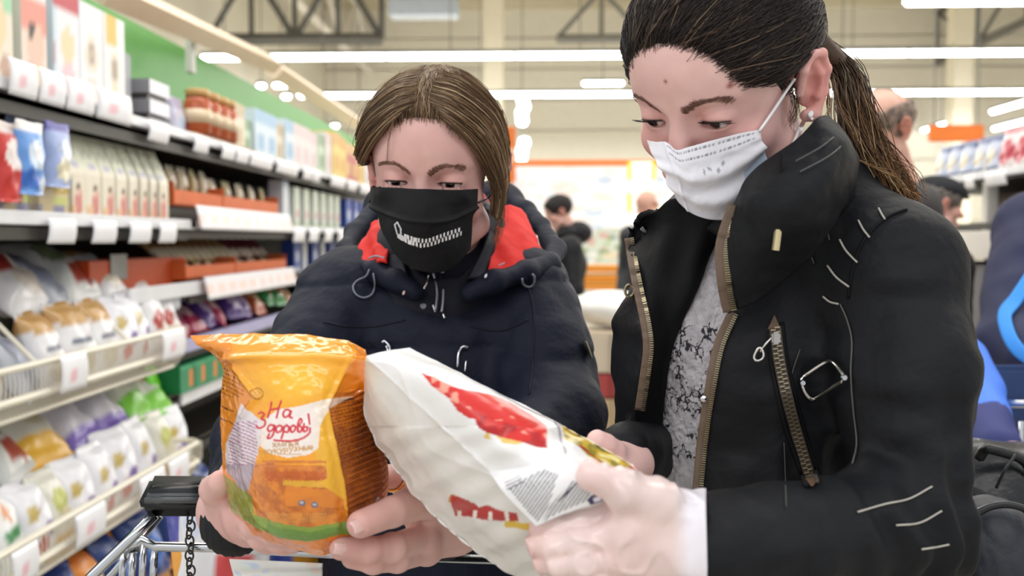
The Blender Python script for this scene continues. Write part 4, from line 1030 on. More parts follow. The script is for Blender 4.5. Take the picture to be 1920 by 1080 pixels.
def skin_paint(V, Rm, t, base, blush, seed=0, cheeks=1.0):
    q = (V - t) @ Rm
    c = np.tile(base, (len(V), 1))
    def mixin(c, col, m): m = np.clip(m, 0, 1)[:, None]; return c * (1 - m) + np.asarray(col) * m
    for s in (-1, 1):
        d = np.linalg.norm((q - np.array([s * 0.042, 0.06, -0.012])) / (0.028, 0.05, 0.024), axis=1); c = mixin(c, blush, cheeks * 0.55 * np.exp(-d * d))
        d = np.linalg.norm((q - (EYE * (s, 1, 1) + (0, 0.01, 0.002))) / (0.02, 0.03, 0.011), axis=1); c = mixin(c, blush * (0.97, 0.92, 0.92), 0.22 * np.exp(-d * d))
        d = np.linalg.norm((q - np.array([s * 0.085, -0.018, 0.01])) / (0.02, 0.022, 0.04), axis=1); c = mixin(c, blush * (1.0, 0.9, 0.88), 0.55 * np.exp(-d ** 4))
    d = np.linalg.norm((q - np.array([0, 0.105, -0.012])) / (0.018, 0.03, 0.018), axis=1); c = mixin(c, blush, 0.6 * np.exp(-d * d))
    d = np.linalg.norm((q - np.array([0, 0.085, -0.054])) / (0.024, 0.02, 0.010), axis=1); c = mixin(c, (0.75, 0.38, 0.38), np.exp(-d ** 4))
    c = c * (1 + 0.035 * fbm(q, 60, seed)[:, None] * np.array([0.6, 1.0, 1.0]))
    return c
M_SKIN = mat('skin', rough=0.48, spec=0.4, vc=True, var=0.015, vscale=60, sss=0.12, bump=0.05, bscale=900, bdist=0.0006)
M_EYE = mat('eyeball', rough=0.08, spec=0.6, vc=True, var=0)
def eyeball(parent, Rm, t, s, gaze, iris):
    u, v = np.meshgrid(np.linspace(0, math.pi, 40), np.linspace(0, 2 * math.pi, 48, endpoint=False), indexing='ij')
    D = np.stack([np.sin(u) * np.cos(v), np.sin(u) * np.sin(v), np.cos(u)], -1)
    g = np.asarray(gaze, float); g /= np.linalg.norm(g)
    a = np.degrees(np.arccos(np.clip(D @ g, -1, 1)))
    r = 0.0124 + 0.0007 * np.exp(-(a / 22) ** 4)
    c = np.tile(np.array([0.90, 0.86, 0.85]), D.shape[:2] + (1,))
    m = np.clip((28 - a) / 3, 0, 1)[..., None]; c = c * (1 - m) + iris * m
    m = np.clip((13 - a) / 2, 0, 1)[..., None]; c = c * (1 - m) + 0.02 * m
    V = (D * r[..., None] + EYE * (s, 1, 1)).reshape(-1, 3) @ Rm.T + t
    return mk('eye', V, grid_faces(40, 48, False, True), M_EYE, parent, cols=c.reshape(-1, 3))
def hairs(guides, n, m, jit, rng, push=None, wave=0.0):
    """interpolate hairs across a list of guide polylines (k, npts, 3)"""
    G = np.asarray(guides, float); k = len(G)
    W = cr_basis(G.shape[1], m)
    Gm = np.einsum('ij,kjl->kil', W, G)
    s = rng.rand(n) * (k - 1); i = np.minimum(s.astype(int), k - 2); f = (s - i)[:, None, None]
    Pn = Gm[i] * (1 - f) + Gm[i + 1] * f
    tt = np.linspace(0, 1, m)[None, :, None]
    Pn = Pn + rng.randn(n, 1, 3) * jit * (0.5 + 0.5 * tt)
    if wave:
        ph = rng.rand(n, 1, 3) * 6.28; fr = rng.uniform(4, 11, (n, 1, 1))
        Pn = Pn + wave * np.sin(fr * tt + ph) * tt ** 0.5
    if push is not None: Pn = push(Pn, rng)
    # trim a random length off the end
    return Pn
def hair_mat(name, rgb_lo, rgb_hi, rough=0.42):
    return mat(name, rough=0.5, spec=0.3, vc=True, var=0.0)
def pal(n, rng, a, b, hi=None, ph=0.06):
    k = rng.rand(n, 1) ** 1.3; c = np.asarray(a) * (1 - k) + np.asarray(b) * k
    if hi is not None:
        m = rng.rand(n) < ph; c[m] = np.asarray(hi) * rng.uniform(0.8, 1.05, (m.sum(), 1))
    return c
def hand_field(wrist, rw, knuckles, fingers, thumb, k=0.009):
    """wrist, knuckles (4 points), fingers: list of chains of (point, radius), thumb chain"""
    fs = [f_rc(wrist, kn, rw * 0.62, 0.0125) for kn in knuckles]
    fs += [f_rc(knuckles[i], knuckles[i + 1], 0.0112, 0.0112) for i in range(len(knuckles) - 1)]
    mids = [wrist * 0.45 + kn * 0.55 for kn in knuckles]
    fs += [f_rc(mids[i], mids[i + 1], 0.0155, 0.0155) for i in range(len(mids) - 1)]
    f = U(*fs, k=0.011)
    gs = []
    for ch in fingers:
        p = [c[0] for c in ch]; r = [c[1] for c in ch]
        g = f_chain(p, r, k=0.003)
        for q, rr in zip(p[1:-1], r[1:-1]): g = U(g, f_el(q, (rr * 1.07,) * 3), k=0.003)
        gs.append(g)
    f = U(f, U(*gs, k=0.0008), k=0.004)
    p = [c[0] for c in thumb]; r = [c[1] for c in thumb]
    f = U(f, f_chain(p, r, k=0.004), k=0.010)
    return f
M_NAIL = mat('nail', hx('e3bcb4'), 0.25, coat=0.4, var=0.02)
def nail(parent, tip, back, up, w=0.0052, l=0.0062, lift=0.0):
    """small curved finger nail lying on the finger end"""
    tip, back, up = map(lambda a: np.asarray(a, float), (tip, back, up))
    d = tip - back; d /= np.linalg.norm(d); up = up - d * (up @ d); up /= np.linalg.norm(up); sd = np.cross(d, up)
    u, v = np.meshgrid(np.linspace(-1, 1, 9), np.linspace(-1, 1, 9), indexing='ij')
    e = np.sqrt(np.clip(1 - 0.35 * v ** 4, 0, 1))
    S = tip + (u * w * e)[..., None] * sd + (v * l)[..., None] * d + (lift - 0.0022 * u ** 2 - 0.0012 * (v > 0) * v ** 2)[..., None] * up
    return sheet('nail', S, M_NAIL, parent, 0.0006, toward=tip + up)
def tube_on(name, m, pts, r, parent, n=6, closed=False, k=None, smooth=True):
    b = MB(); pp = spline(pts, k or max(8, 4 * len(pts)), closed); b.tube(pp, r, n, closed); return b.obj(name, m, parent, smooth)
def px_line(pl, n):
    return spline(np.asarray(pl, float), n)
# ------------------------------------------------------------------ woman with the white mask (ponytail, black jacket)
RW_R = head_rot(math.radians(-41.4), math.radians(34.6), math.radians(-7.0)); RW_T = np.array([0.1697, 0.9844, 1.5563])
rwp = empty('person', (0.27, 1.06, 0), 'woman in black jacket and white surgical mask with long brown ponytail', 'person')
hl = head_field(open_h=0.0046, open_z=-0.0042, brow=0.005, jaw=0.80)
rw_head = XF(hl, RW_R, RW_T)
def L2W(q): return np.asarray(q) @ RW_R.T + RW_T
M_JK = mat('black_jacket_cloth', hx('141518'), 0.58, spec=0.2, bump=0.45, bscale=38, var=0.06, vscale=20, bdist=0.007)
M_JKL = mat('black_lining', hx('101113'), 0.65, spec=0.15, bump=0.2, bscale=300)
M_GOLD = mat('zip_brass', hx('a09478'), 0.3, metal=0.8, var=0.1)
M_TAPE = mat('zip_tape', hx('6d5a4a'), 0.7, bump=0.3, bscale=600)
M_STITCH = mat('pale_thread', hx('b9b4aa'), 0.6)
M_STITCHD = mat('dull_thread', hx('55534f'), 0.6)
M_SWEAT = mat('grey_knit', hx('b8b4b6'), 0.85, bump=0.7, bscale=160, var=0.12, vscale=90, sheen=0.2, bdist=0.004)
# torso
rw_T = U(f_rc(P(1455, 455, 1.05), P(1415, 650, 1.055), 0.085, 0.114), f_rc(P(1420, 650, 1.055), P(1402, 950, 1.05), 0.114, 0.116), f_rc(P(1402, 950, 1.05), P(1400, 1350, 1.04), 0.116, 0.14), k=0.03)
sh_n, mid_n, el_n, wr_n = P(1664, 520, 0.935), P(1703, 700, 0.89), P(1702, 985, 0.845), P(1312, 1036, 0.737)
sh_f, el_f, wr_f = P(1268, 507, 1.13), P(1236, 838, 1.08), P(1168, 866, 0.91)
rw_arm = U(f_rc(sh_n, mid_n, 0.064, 0.056), f_rc(mid_n, el_n, 0.056, 0.049), f_rc(el_n, wr_n, 0.049, 0.0425), k=0.02)
rw_farm = U(f_rc(sh_f, el_f, 0.05, 0.041), f_rc(el_f, wr_f, 0.039, 0.032), k=0.02)
def wrk(p):
    # soft cloth folds: crosswise at the elbow, gentle elsewhere
    e = np.exp(-np.sum((p - el_n) ** 2, 1) / 0.012)
    a = vnoise(p * (1, 1, 1), 13, 1) * 0.0055 + vnoise(p * (1.0, 1.0, 2.2), 26, 2) * 0.003
    ax = (p - el_n) @ ((el_n - wr_n) / np.linalg.norm(el_n - wr_n))
    return a + e * 0.006 * np.sin(ax * 150 + 3 * vnoise(p, 20, 5))
J0 = U(lambda p: rw_T(p) - 0.024, f_rc(P(1560, 440, 0.99), sh_n, 0.062, 0.06), f_rc(P(1320, 455, 1.09), sh_f, 0.05, 0.05), k=0.035)
J1 = U(J0, rw_arm, k=0.022)
hole = poly_prism([(1345, 440), (1352, 480), (1357, 540), (1364, 585), (1337, 650), (1319, 740), (1306, 830), (1298, 930), (1290, 1000), (1200, 1000), (1200, 800), (1214, 640), (1196, 530), (1180, 450), (1235, 392)], 0.6, 1.07)
J = lambda p: np.minimum(np.maximum(J1(p) + wrk(p), -hole(p)), rw_farm(p) + wrk(p))
cuff = lambda p: (wr_n - p) @ ((wr_n - el_n) / np.linalg.norm(wr_n - el_n)) + 0.012
NW = np.array([1.0, -0.16, 0.04]) / 1.013
J2 = lambda p: np.maximum(J(p), np.where(np.linalg.norm(p - wr_n, axis=1) < 0.11, -((p - P(1321, 1020, .735)) @ NW), -1.0))
V, Q = polish(J2, (-0.05, 0.62, 0.95), (0.52, 1.32, 1.52), 0.0048)
rw_j = mk('jacket', V, Q, M_JK, rwp)
Jd = J1
def seam(name, pl, r, m, par=None, n=24, off=0.001, f=None):
    q = px_line(pl, n); S = drape(f or (lambda p: J1(p) + wrk(p)), q[:, 0], q[:, 1], off); b = MB(); b.tube(S, r, 5); return b.obj(name, m, par or rw_j, True)
# sweater shows in the open front
ug, vg = np.meshgrid(np.linspace(0, 1, 150), np.linspace(0, 1, 330), indexing='ij')
swx = 1205 + ug * 185; swy = 430 + vg * 600
Sw = drape(rw_T, swx, swy, 0.0)
cs = np.tile(np.array([1.0, 1, 1]), ug.shape + (1,))
sweat_f = lambda p: fbm(p, 55, 4, 2)
M_SWV = mat('grey_knit_printed', rough=0.85, vc=True, bump=0.8, bscale=170, var=0.14, vscale=110, sheen=0.25, bdist=0.004)
R2 = np.random.RandomState(5)
pr = fbm(Sw, 150, 9, 3); pr2 = fbm(Sw, 60, 11, 1)
inpr = np.exp(-((swx - 1300 + (swy - 650) * 0.12) / 42) ** 4) * (swy > 605) * (swy < 860)
dark = (np.abs(pr) < 0.16) & (pr2 > -0.1) & (inpr > 0.4)
cs = np.tile(hx('bab6b9'), ug.shape + (1,)) * (1 + 0.06 * pr[..., None]); cs[dark] = hx('26242a')
sheet('sweater', Sw, M_SWV, rwp, 0.004, disp=0.0012 * fbm(Sw, 240, 2, 2), cols=cs)
# lapel folded out on the far side
def grid_px(rows, nu, nv):
    G = np.asarray(rows, float); return surf(G, nu, nv)
lp = grid_px([[(1205, 418, .05), (1232, 394, .05), (1268, 372, .045), (1330, 392, .03)],
              [(1178, 446, .045), (1225, 440, .04), (1285, 432, .03), (1346, 440, .012)],
              [(1192, 530, .045), (1235, 530, .032), (1290, 520, .016), (1322, 505, .004)],
              [(1212, 640, .040), (1235, 642, .024), (1252, 640, .010), (1264, 638, .003)],
              [(1197, 770, .035), (1215, 775, .02), (1232, 775, .008), (1243, 772, .003)],
              [(1192, 930, .03), (1210, 930, .018), (1226, 930, .008), (1240, 930, .003)]], 60, 30)
Sl = drape(lambda p: rw_T(p), lp[..., 0], lp[..., 1], lp[..., 2])
sheet('lapel', Sl, M_JKL, rw_j, 0.006, disp=0.002 * fbm(Sl, 30, 3) + 0.0025 * np.sin(lp[..., 0] * 0.09 + lp[..., 1] * 0.02))
# near collar
cg = Pg([[(1373, 386, .905), (1412, 330, .878), (1462, 283, .866), (1510, 243, .874), (1548, 221, .90), (1592, 262, .955)],
         [(1351, 450, .895), (1410, 395, .856), (1470, 340, .838), (1530, 295, .84), (1577, 268, .866), (1608, 298, .935)],
         [(1352, 520, .893), (1420, 465, .855), (1490, 410, .832), (1545, 365, .835), (1585, 335, .862), (1604, 338, .925)],
         [(1366, 588, .905), (1430, 560, .885), (1492, 510, .875), (1545, 450, .875), (1582, 400, .90), (1600, 375, .94)]])
Sc = surf(cg, 60, 90)
sheet('collar', Sc, M_JK, rw_j, 0.012, disp=0.0022 * fbm(Sc, 24, 6) + 0.0022 * np.sin((Sc[..., 0] * 60 + Sc[..., 2] * 45)))
def on_sheet(S, f=0.0):
    """nearest sheet point along a pixel sight line"""
    X, Yp = proj_arr(S)
    def g(px, py):
        out = []
        for a, b_ in zip(np.ravel(px), np.ravel(py)):
            k = np.argmin((X - a) ** 2 + (Yp - b_) ** 2); p = S.reshape(-1, 3)[k]
            out.append(P(a, b_, p[1] - f))
        return np.array(out)
    return g
def proj_arr(S):
    q = (S.reshape(-1, 3) - CAM) @ CR
    return 960 + F * q[:, 0] / -q[:, 2], 540 - F * q[:, 1] / -q[:, 2]
col_at = on_sheet(Sc, 0.0035)
for pl in ([(1492, 302), (1540, 275), (1574, 248)], [(1500, 322), (1555, 292), (1590, 262)]):
    q = px_line(pl, 12); b = MB(); b.tube(col_at(q[:, 0], q[:, 1]), 0.0006, 5); b.obj('stitch_line', M_STITCHD, rw_j)
c = col_at([1457], [450])[0]
b = MB(); b.tube([c + (0.001, 0, 0.0085), c + (-0.001, 0, -0.0085)], 0.0032, 8); tag(b.obj('toggle', mat('toggle_gold', hx('d8c69a'), 0.25, metal=0.7), rw_j), 'small pale gold cord end')
b = MB(); b.tube(np.array([c + (0.001, 0.001, 0.008), c + (0.002, 0.0, 0.04), c + (0.003, 0.002, 0.07)]), 0.0012, 5); b.obj('cord', M_JKL, rw_j)
# front zip, near edge: upper part on the collar, lower part on the panel
def zipper(parent, S, w, tooth=True, side=None, name='zipper', tape=M_TAPE, n_t=None):
    """brass zip along a surface polyline: tape ribbon with a row of teeth"""
    S = np.asarray(S, float); T = np.gradient(S, axis=0); T /= np.linalg.norm(T, axis=1)[:, None]
    V_ = CAM - S; V_ /= np.linalg.norm(V_, axis=1)[:, None]
    A = np.cross(T, V_); A /= np.linalg.norm(A, axis=1)[:, None]
    R_ = np.stack([S + A * (w * k) + V_ * 0.0012 for k in (-1, -0.5, 0, 0.5, 1)], 1)
    z = sheet(name, R_, tape, parent, 0.0012)
    b = MB(); L = np.concatenate([[0], np.cumsum(np.linalg.norm(np.diff(S, axis=0), axis=1))])
    n = n_t or int(L[-1] / 0.0021)
    for k in range(n):
        s = (k + 0.5) / n * L[-1]
        p = np.array([np.interp(s, L, S[:, j]) for j in range(3)]); i = min(np.searchsorted(L, s), len(S) - 1)
        Rm = np.stack([A[i], T[i], V_[i]], 1)
        sd = (side if side else (0.35 if k % 2 else -0.35))
        b.box(p + A[i] * w * sd * (1 if not side else 0.9) + V_[i] * 0.0022, (w * (0.85 if not side else 0.9), 0.0012, 0.0016), Rm)
    t = b.obj('teeth', M_GOLD, z); t['kind'] = 'stuff'
    return z
q = px_line([(1374, 384), (1357, 430), (1349, 465), (1350, 500), (1355, 545), (1364, 585)], 40)
zipper(rw_j, col_at(q[:, 0] + 3, q[:, 1]), 0.0052, side=-1)
q = px_line([(1365, 585), (1338, 650), (1320, 740), (1307, 830), (1298, 925)], 50)
Jw = lambda p: J1(p) + wrk(p)
zipper(rw_j, drape(Jw, q[:, 0] + 8, q[:, 1], 0.002), 0.0042, side=-1)
q = px_line([(1177, 446), (1186, 500), (1196, 550), (1207, 600), (1213, 650), (1206, 710), (1197, 770)], 50)
lap_at = on_sheet(Sl, 0.003)
zipper(rw_j, lap_at(q[:, 0] + 1, q[:, 1]), 0.0042, side=-1)
# chest pocket zip with puller
q = px_line([(1453, 612), (1462, 680), (1482, 770), (1508, 860), (1523, 905)], 50)
Sz = drape(Jw, q[:, 0], q[:, 1], 0.002)
zp = zipper(rw_j, Sz, 0.0052, name='pocket_zipper', tape=mat('pocket_tape', hx('4a4038'), 0.7))
for (pl, w) in (([(1441, 622), (1448, 690), (1470, 790), (1497, 870), (1512, 912)], 0.0022), ([(1466, 604), (1474, 670), (1496, 765), (1520, 850), (1533, 900)], 0.0022)):
    seam('pocket_welt', pl, w, M_JKL, off=0.001)
b = MB(); p = drape(Jw, 1452, 602, 0.002)
u, v = np.meshgrid(np.linspace(-1, 1, 7), np.linspace(0, 1, 7), indexing='ij')
for (cx, cy, dy, nm) in ((1452, 590, 28, 'zip_end_patch'), (1523, 912, -16, 'zip_end_patch')):
    Sx = drape(Jw, cx + u * 13 * v, cy + dy * v, 0.0035); sheet(nm, Sx, mat('leather_tab', hx('5a4130'), 0.5), rw_j, 0.001)
sl = drape(Jw, 1455, 634, 0.006)
b = MB(); b.bbox(sl, (0.0075, 0.004, 0.011), 0.0015); zs = b.obj('zip_slider', mat('slider_silver', hx('b5b2ac'), 0.25, metal=0.9), rw_j)
pu = drape(Jw, np.array([1447, 1436, 1425, 1420]), np.array([632, 645, 660, 672]), 0.007)
b = MB(); b.tube(pu[:3], 0.0012, 6); ring = spline(drape(Jw, np.array([1426, 1432, 1428, 1417, 1414, 1420]), np.array([652, 664, 674, 676, 668, 656]), 0.007), 20, True); b.tube(ring, 0.0013, 6, True)
b.obj('zip_puller', mat('puller_silver', hx('cfccc6'), 0.2, metal=1.0), rw_j, True)
# buckle ring on a loop
bk = drape(Jw, np.array([1503, 1512, 1548, 1562, 1580, 1580, 1568, 1530, 1518, 1507]), np.array([712, 702, 679, 680, 702, 714, 722, 746, 746, 730]), 0.006)
b = MB(); b.tube(spline(bk, 60, True), 0.0016, 8, True); tag(b.obj('buckle', mat('buckle_silver', hx('e6e3dc'), 0.18, metal=1.0), rw_j, True), 'silver rectangular ring buckle')
for (cx, cy) in ((1505, 718), (1583, 708)):
    pb = drape(Jw, cx, cy, 0.007); b = MB(); b.lathe([(0.0022, -0.0015), (0.003, 0), (0.0022, 0.0015)], pb, 10, rotx(HALF)); b.obj('buckle_bead', M_CHROME, rw_j)
# stitching
for pl in ([(1647, 390), (1652, 400), (1659, 411)], [(1609, 413), (1618, 430), (1630, 445)], [(1574, 449), (1586, 470), (1607, 492)], [(1551, 498), (1568, 520), (1592, 538)], [(1543, 556), (1556, 566), (1572, 570)]):
    seam('shoulder_stitch', pl, 0.0009, M_STITCH, n=10, off=0.0012)
for pl in ([(1548, 400), (1550, 425), (1555, 450)], [(1510, 450), (1518, 472), (1526, 494)]):
    seam('shoulder_stitch', pl, 0.0006, M_STITCHD, n=10, off=0.001)
seam('armhole_seam', [(1575, 570), (1588, 600), (1597, 640), (1595, 700), (1600, 770), (1606, 830), (1598, 870)], 0.0007, M_STITCHD, n=40)
for pl in ([(1608, 960), (1660, 945), (1705, 935), (1748, 912)], [(1680, 985), (1725, 980), (1766, 958)], [(1728, 1030), (1755, 1026), (1780, 1021)]):
    seam('sleeve_stitch', pl, 0.0008, M_STITCH, n=24, off=0.0012)
seam('panel_seam', [(1470, 830), (1472, 880), (1474, 950)], 0.0004, M_STITCHD, n=12)
seam('panel_seam', [(1500, 655), (1488, 690), (1478, 725)], 0.0005, M_STITCHD, n=12)
seam('shoulder_seam', [(1700, 392), (1660, 410), (1620, 450), (1600, 500), (1590, 560)], 0.0016, M_JKL, n=30, off=0.0002)
for (x, y) in ((1372, 478), (1319, 748)):
    p = drape(Jw, x, y, 0.006); b = MB(); b.lathe([(0.001, -0.001), (0.0028, 0), (0.001, 0.001)], p, 10, rotx(HALF)); b.obj('snap', M_CHROME, rw_j)
p = drape(J1, 1180, 545, 0.004); b = MB(); a = np.arange(20) * 2 * math.pi / 20
b.tube(p + np.stack([0.0045 * np.cos(a), -0.002 + 0 * a, 0.0062 * np.sin(a)], 1), 0.0016, 6, True); tag(b.obj('eyelet', M_GOLD, rw_j, True), 'brass eyelet ring')
# trousers and shoes, out of the picture but holding her up
M_TRO = mat('dark_trousers', hx('202126'), 0.8)
hipc = P(1395, 1300, 1.04)
def legs(par, cx, cy, hip_z, dx, mt, msh, facing):
    fx = np.array([math.sin(facing), -math.cos(facing), 0]); sx = np.array([math.cos(facing), math.sin(facing), 0])
    fl_ = []
    for s in (-1, 1):
        h = np.array([cx, cy, hip_z]) + sx * s * dx; k = h * (1, 1, 0) + np.array([0, 0, 0.48]) + fx * 0.02; a_ = h * (1, 1, 0) + (0, 0, 0.09)
        fl_ += [f_rc(h, k, 0.088, 0.058), f_rc(k, a_, 0.056, 0.042)]
        sh = U(f_rc(a_ + fx * -0.03 + (0, 0, -0.05), a_ + fx * 0.13 + (0, 0, -0.058), 0.036, 0.032), f_rc(a_, a_ + (0, 0, -0.04), 0.04, 0.036), k=0.02)
        V_, Q_ = polish(lambda p: np.maximum(sh(p), 0.001 - p[:, 2]), a_ + (-0.22, -0.22, -0.1), a_ + (0.22, 0.22, 0.06), 0.01); mk('shoe', V_, Q_, msh, par)
    g = U(*fl_, f_rc((cx, cy, hip_z + 0.06), (cx, cy, hip_z + 0.02), 0.13, 0.13), k=0.03)
    V_, Q_ = polish(g, (cx - 0.3, cy - 0.3, 0.06), (cx + 0.3, cy + 0.3, hip_z + 0.2), 0.013); mk('trousers', V_, Q_, mt, par)
legs(rwp, hipc[0], hipc[1], 0.86, 0.09, M_TRO, mat('black_shoe', hx('151517'), 0.4), -0.7)

# head and neck, hands: the body
wr = P(1338, 1022, 0.74)
K = [P(1180, 958, .702), P(1166, 996, .692), P(1166, 1036, .694), P(1180, 1072, .702)]
fing = [[(K[0], .0115), (P(1092, 982, .698), .0088), (P(1048, 990, .703), .0083), (P(1014, 990, .709), .0074)],
        [(K[1], .0115), (P(1088, 1018, .688), .0089), (P(1043, 1024, .694), .0083), (P(1008, 1022, .702), .0074)],
        [(K[2], .011), (P(1092, 1053, .686), .0087), (P(1052, 1057, .692), .0081), (P(1022, 1053, .702), .0072)],
        [(K[3], .0105), (P(1115, 1086, .69), .0082), (P(1078, 1090, .695), .0076), (P(1052, 1082, .70), .007)]]
thumb = [(P(1280, 985, .727), .0185), (P(1228, 942, .70), .016), (P(1168, 918, .680), .0118), (P(1112, 893, .675), .0092)]
rw_hand = U(hand_field(wr, 0.037, K, fing, thumb), f_rc(P(1420, 1040, .772), wr, 0.022, 0.024), k=0.008)
fh = [P(1170, 865, .90), P(1150, 848, .862), P(1135, 836, .855), P(1120, 826, .85)]
rw_fhand = U(f_chain(fh, [0.018, 0.0105, 0.0098, 0.0092], k=0.004), f_rc(P(1185, 870, .90), P(1160, 890, .86), 0.02, 0.014), f_rc(P(1160, 890, .86), P(1130, 880, .835), 0.011, 0.009), f_rc(P(1170, 905, .86), P(1140, 905, .83), 0.011, 0.009), f_rc(P(1180, 920, .86), P(1155, 925, .83), 0.010, 0.008), k=0.006)
parts = []
V, Q = polish(lambda p: np.maximum(rw_head(p), 0), RW_T - 0.001, RW_T + 0.001, 0.001) if False else (None, None)
lo, hi = RW_T + (-0.19, -0.16, -0.20), RW_T + (0.19, 0.19, 0.19)
V, Q = polish(rw_head, lo, hi, 0.0017); parts.append((V, Q)); nh = len(V)
parts.append(polish(U(rw_T, rw_farm, lambda p: rw_arm(p) + 0.012, k=0.02) if False else U(lambda p: rw_T(p) + 0.006, lambda p: rw_farm(p) + 0.012, lambda p: rw_arm(p) + 0.012, f_rc(P(1455, 455, 1.05), L2W((0, -0.03, -0.1)), 0.06, 0.052), k=0.02), (-0.05, 0.62, 0.8), (0.52, 1.32, 1.55), 0.011))
parts.append(polish(rw_hand, (-0.06, 0.6, 1.10), (0.30, 0.83, 1.34), 0.002))
parts.append(polish(rw_fhand, P(1150, 870, .86) - 0.07, P(1150, 870, .86) + 0.08, 0.0024))
V, Q = join_parts(parts)
SK = hx('e6bcb4'); BL = hx('dc8f88')
cb = skin_paint(V, RW_R, RW_T, SK, BL, 2)
qh = (V - RW_T) @ RW_R
for (m_, r_) in (((-0.0, 0.087, 0.066), 0.0016), ((-0.05, 0.06, 0.052), 0.0022)):
    d = np.linalg.norm(qh[:, [0, 2]] - np.array(m_)[[0, 2]], axis=1); k = (np.exp(-(d / r_) ** 2) * (qh[:, 1] > 0))[:, None]; cb = cb * (1 - k) + hx('8a4a42') * k
mk('body', V, Q, M_SKIN, rwp, cols=cb)
for s in (-1, 1): eyeball(rwp, RW_R, RW_T, s, (0.03, 1, -0.36), hx('2c2618'))
# glove
gl = lambda p: rw_hand(p) - 0.0010 + 0.0007 * vnoise(p * (1.2, 1, 1), 60, 4) * (1 + 0 * p[:, 0]) - 0.0018 * np.abs(np.sin(90 * (p[:, 0] * 0.8 + p[:, 2] * 0.6) + 4 * vnoise(p, 40, 3))) ** 8
ax = (wr_n - wr) / np.linalg.norm(wr_n - wr)
ax = (P(1420, 1045, .765) - wr); ax /= np.linalg.norm(ax)
cuffg = f_rc(P(1278, 1016, .724), P(1306, 1024, .733), 0.035, 0.0415)
glv = lambda p: np.maximum(smin(gl(p), cuffg(p) + 0.0012 * np.sin(110 * p[:, 2] + 60 * p[:, 0]), 0.012), (p - P(1327, 1020, .735)) @ NW)
V, Q = polish(glv, (-0.06, 0.58, 1.10), (0.30, 0.83, 1.36), 0.002)
qv = proj_arr(V)
cg_ = np.tile(hx('f0d8d2'), (len(V), 1)); n_ = fbm(V, 45, 3)[:, None]; cg_ = cg_ * (1 + 0.03 * n_)
k = np.clip((qv[0] - 1262) / 30, 0, 1)[:, None]; cg_ = cg_ * (1 - k) + hx('f1eaf0') * k
for t_ in (fing[0][3][0], fing[1][3][0], fing[2][3][0], thumb[3][0], K[0], K[1], K[2], K[3]):
    d = np.linalg.norm(V - t_, axis=1); k = 0.35 * np.exp(-(d / 0.016) ** 2)[:, None]; cg_ = cg_ * (1 - k) + hx('dba79e') * k
M_GLOVE = mat('vinyl_glove', rough=0.3, spec=0.5, vc=True, var=0.03, vscale=50, bump=0.5, bscale=70, bdist=0.004, sss=0.05, coat=0.25, stretch=(1, 1, 0.35))
mk('glove', V, Q, M_GLOVE, rwp, cols=cg_)
for ch in fing[:3]: nail(rwp, ch[3][0] + (CAM - ch[3][0]) * 0.0, ch[2][0], np.array([-0.3, -1, 0.2])) if False else None

# mask
def edge_poly(pl, n): return px_line(pl, n)
top = edge_poly([(1211, 263), (1228, 266), (1250, 267), (1268, 281), (1290, 276), (1330, 265), (1380, 252), (1426, 243)], 90)
bot = edge_poly([(1266, 370), (1275, 382), (1291, 396), (1311, 407), (1340, 413), (1368, 410), (1400, 380), (1436, 318)], 90)
w = np.linspace(0, 1, 70)[None, :]
lft = edge_poly([(1211, 263), (1224, 292), (1240, 320), (1252, 346), (1266, 370)], 70)
rgt = edge_poly([(1426, 243), (1428, 262), (1437, 280), (1437, 300), (1436, 318)], 70)
def coons(top, bot, lft, rgt):
    nu, nv = len(top), len(lft); u = np.linspace(0, 1, nu)[:, None, None]; v = np.linspace(0, 1, nv)[None, :, None]
    return (1 - v) * top[:, None] + v * bot[:, None] + (1 - u) * lft[None] + u * rgt[None] - ((1 - u) * (1 - v) * top[0] + u * (1 - v) * top[-1] + (1 - u) * v * bot[0] + u * v * bot[-1])
mg = coons(top, bot, lft, rgt)
# the mask bridges nose and chin: a fuller form than the face
mform = XF(U(hl, f_el((0, 0.064, -0.048), (0.047, 0.05, 0.052)), f_rc((0, 0.092, -0.005), (0, 0.092, -0.07), 0.018, 0.018), k=0.03), RW_R, RW_T)
Sm = drape(mform, mg[..., 0], mg[..., 1], 0.0035)
for _ in range(6):
    Sm[1:-1, 1:-1] = 0.5 * Sm[1:-1, 1:-1] + 0.125 * (Sm[2:, 1:-1] + Sm[:-2, 1:-1] + Sm[1:-1, 2:] + Sm[1:-1, :-2])
uu, vv = np.meshgrid(np.linspace(0, 1, 90), np.linspace(0, 1, 70), indexing='ij')
dsp = 0.0022 * np.sin(vv * 3 * 2 * math.pi) * np.clip(vv * 4 - 0.8, 0, 1) + 0.0010 * fbm(Sm, 60, 2) + 0.0015 * np.exp(-((uu - 0.27) / 0.02) ** 2)
mx, my = mg[..., 0], mg[..., 1]
cm_ = np.tile(hx('f0eff5'), uu.shape + (1,))
for vl in (0.055, 0.155):
    m_ = (np.abs(vv - vl) < 0.012) & (np.sin(uu * 330) > -0.2) & (uu > 0.29) & (uu < 0.97); cm_[m_] = hx('8d8d99')
m_ = (np.abs(vv - 0.34 + 0.03 * np.sin(uu * 60)) < 0.022) & (np.abs(uu - 0.68) < 0.09) & (np.sin(uu * 420) > -0.3); cm_[m_] = hx('a9a9b3')
m_ = (vv > 0.55) & (uu > 0.86) & (vv < 0.95); cm_[m_] = hx('c3d2e8')
M_MASKW = mat('mask_white', rough=0.8, vc=True, var=0.01, bump=0.15, bscale=700, sheen=0.1)
rmask = sheet('face_mask', Sm, M_MASKW, rwp, 0.0012, disp=dsp, cols=cm_)
def head_pt(x, y, off=0.002): return drape(rw_head, x, y, off)
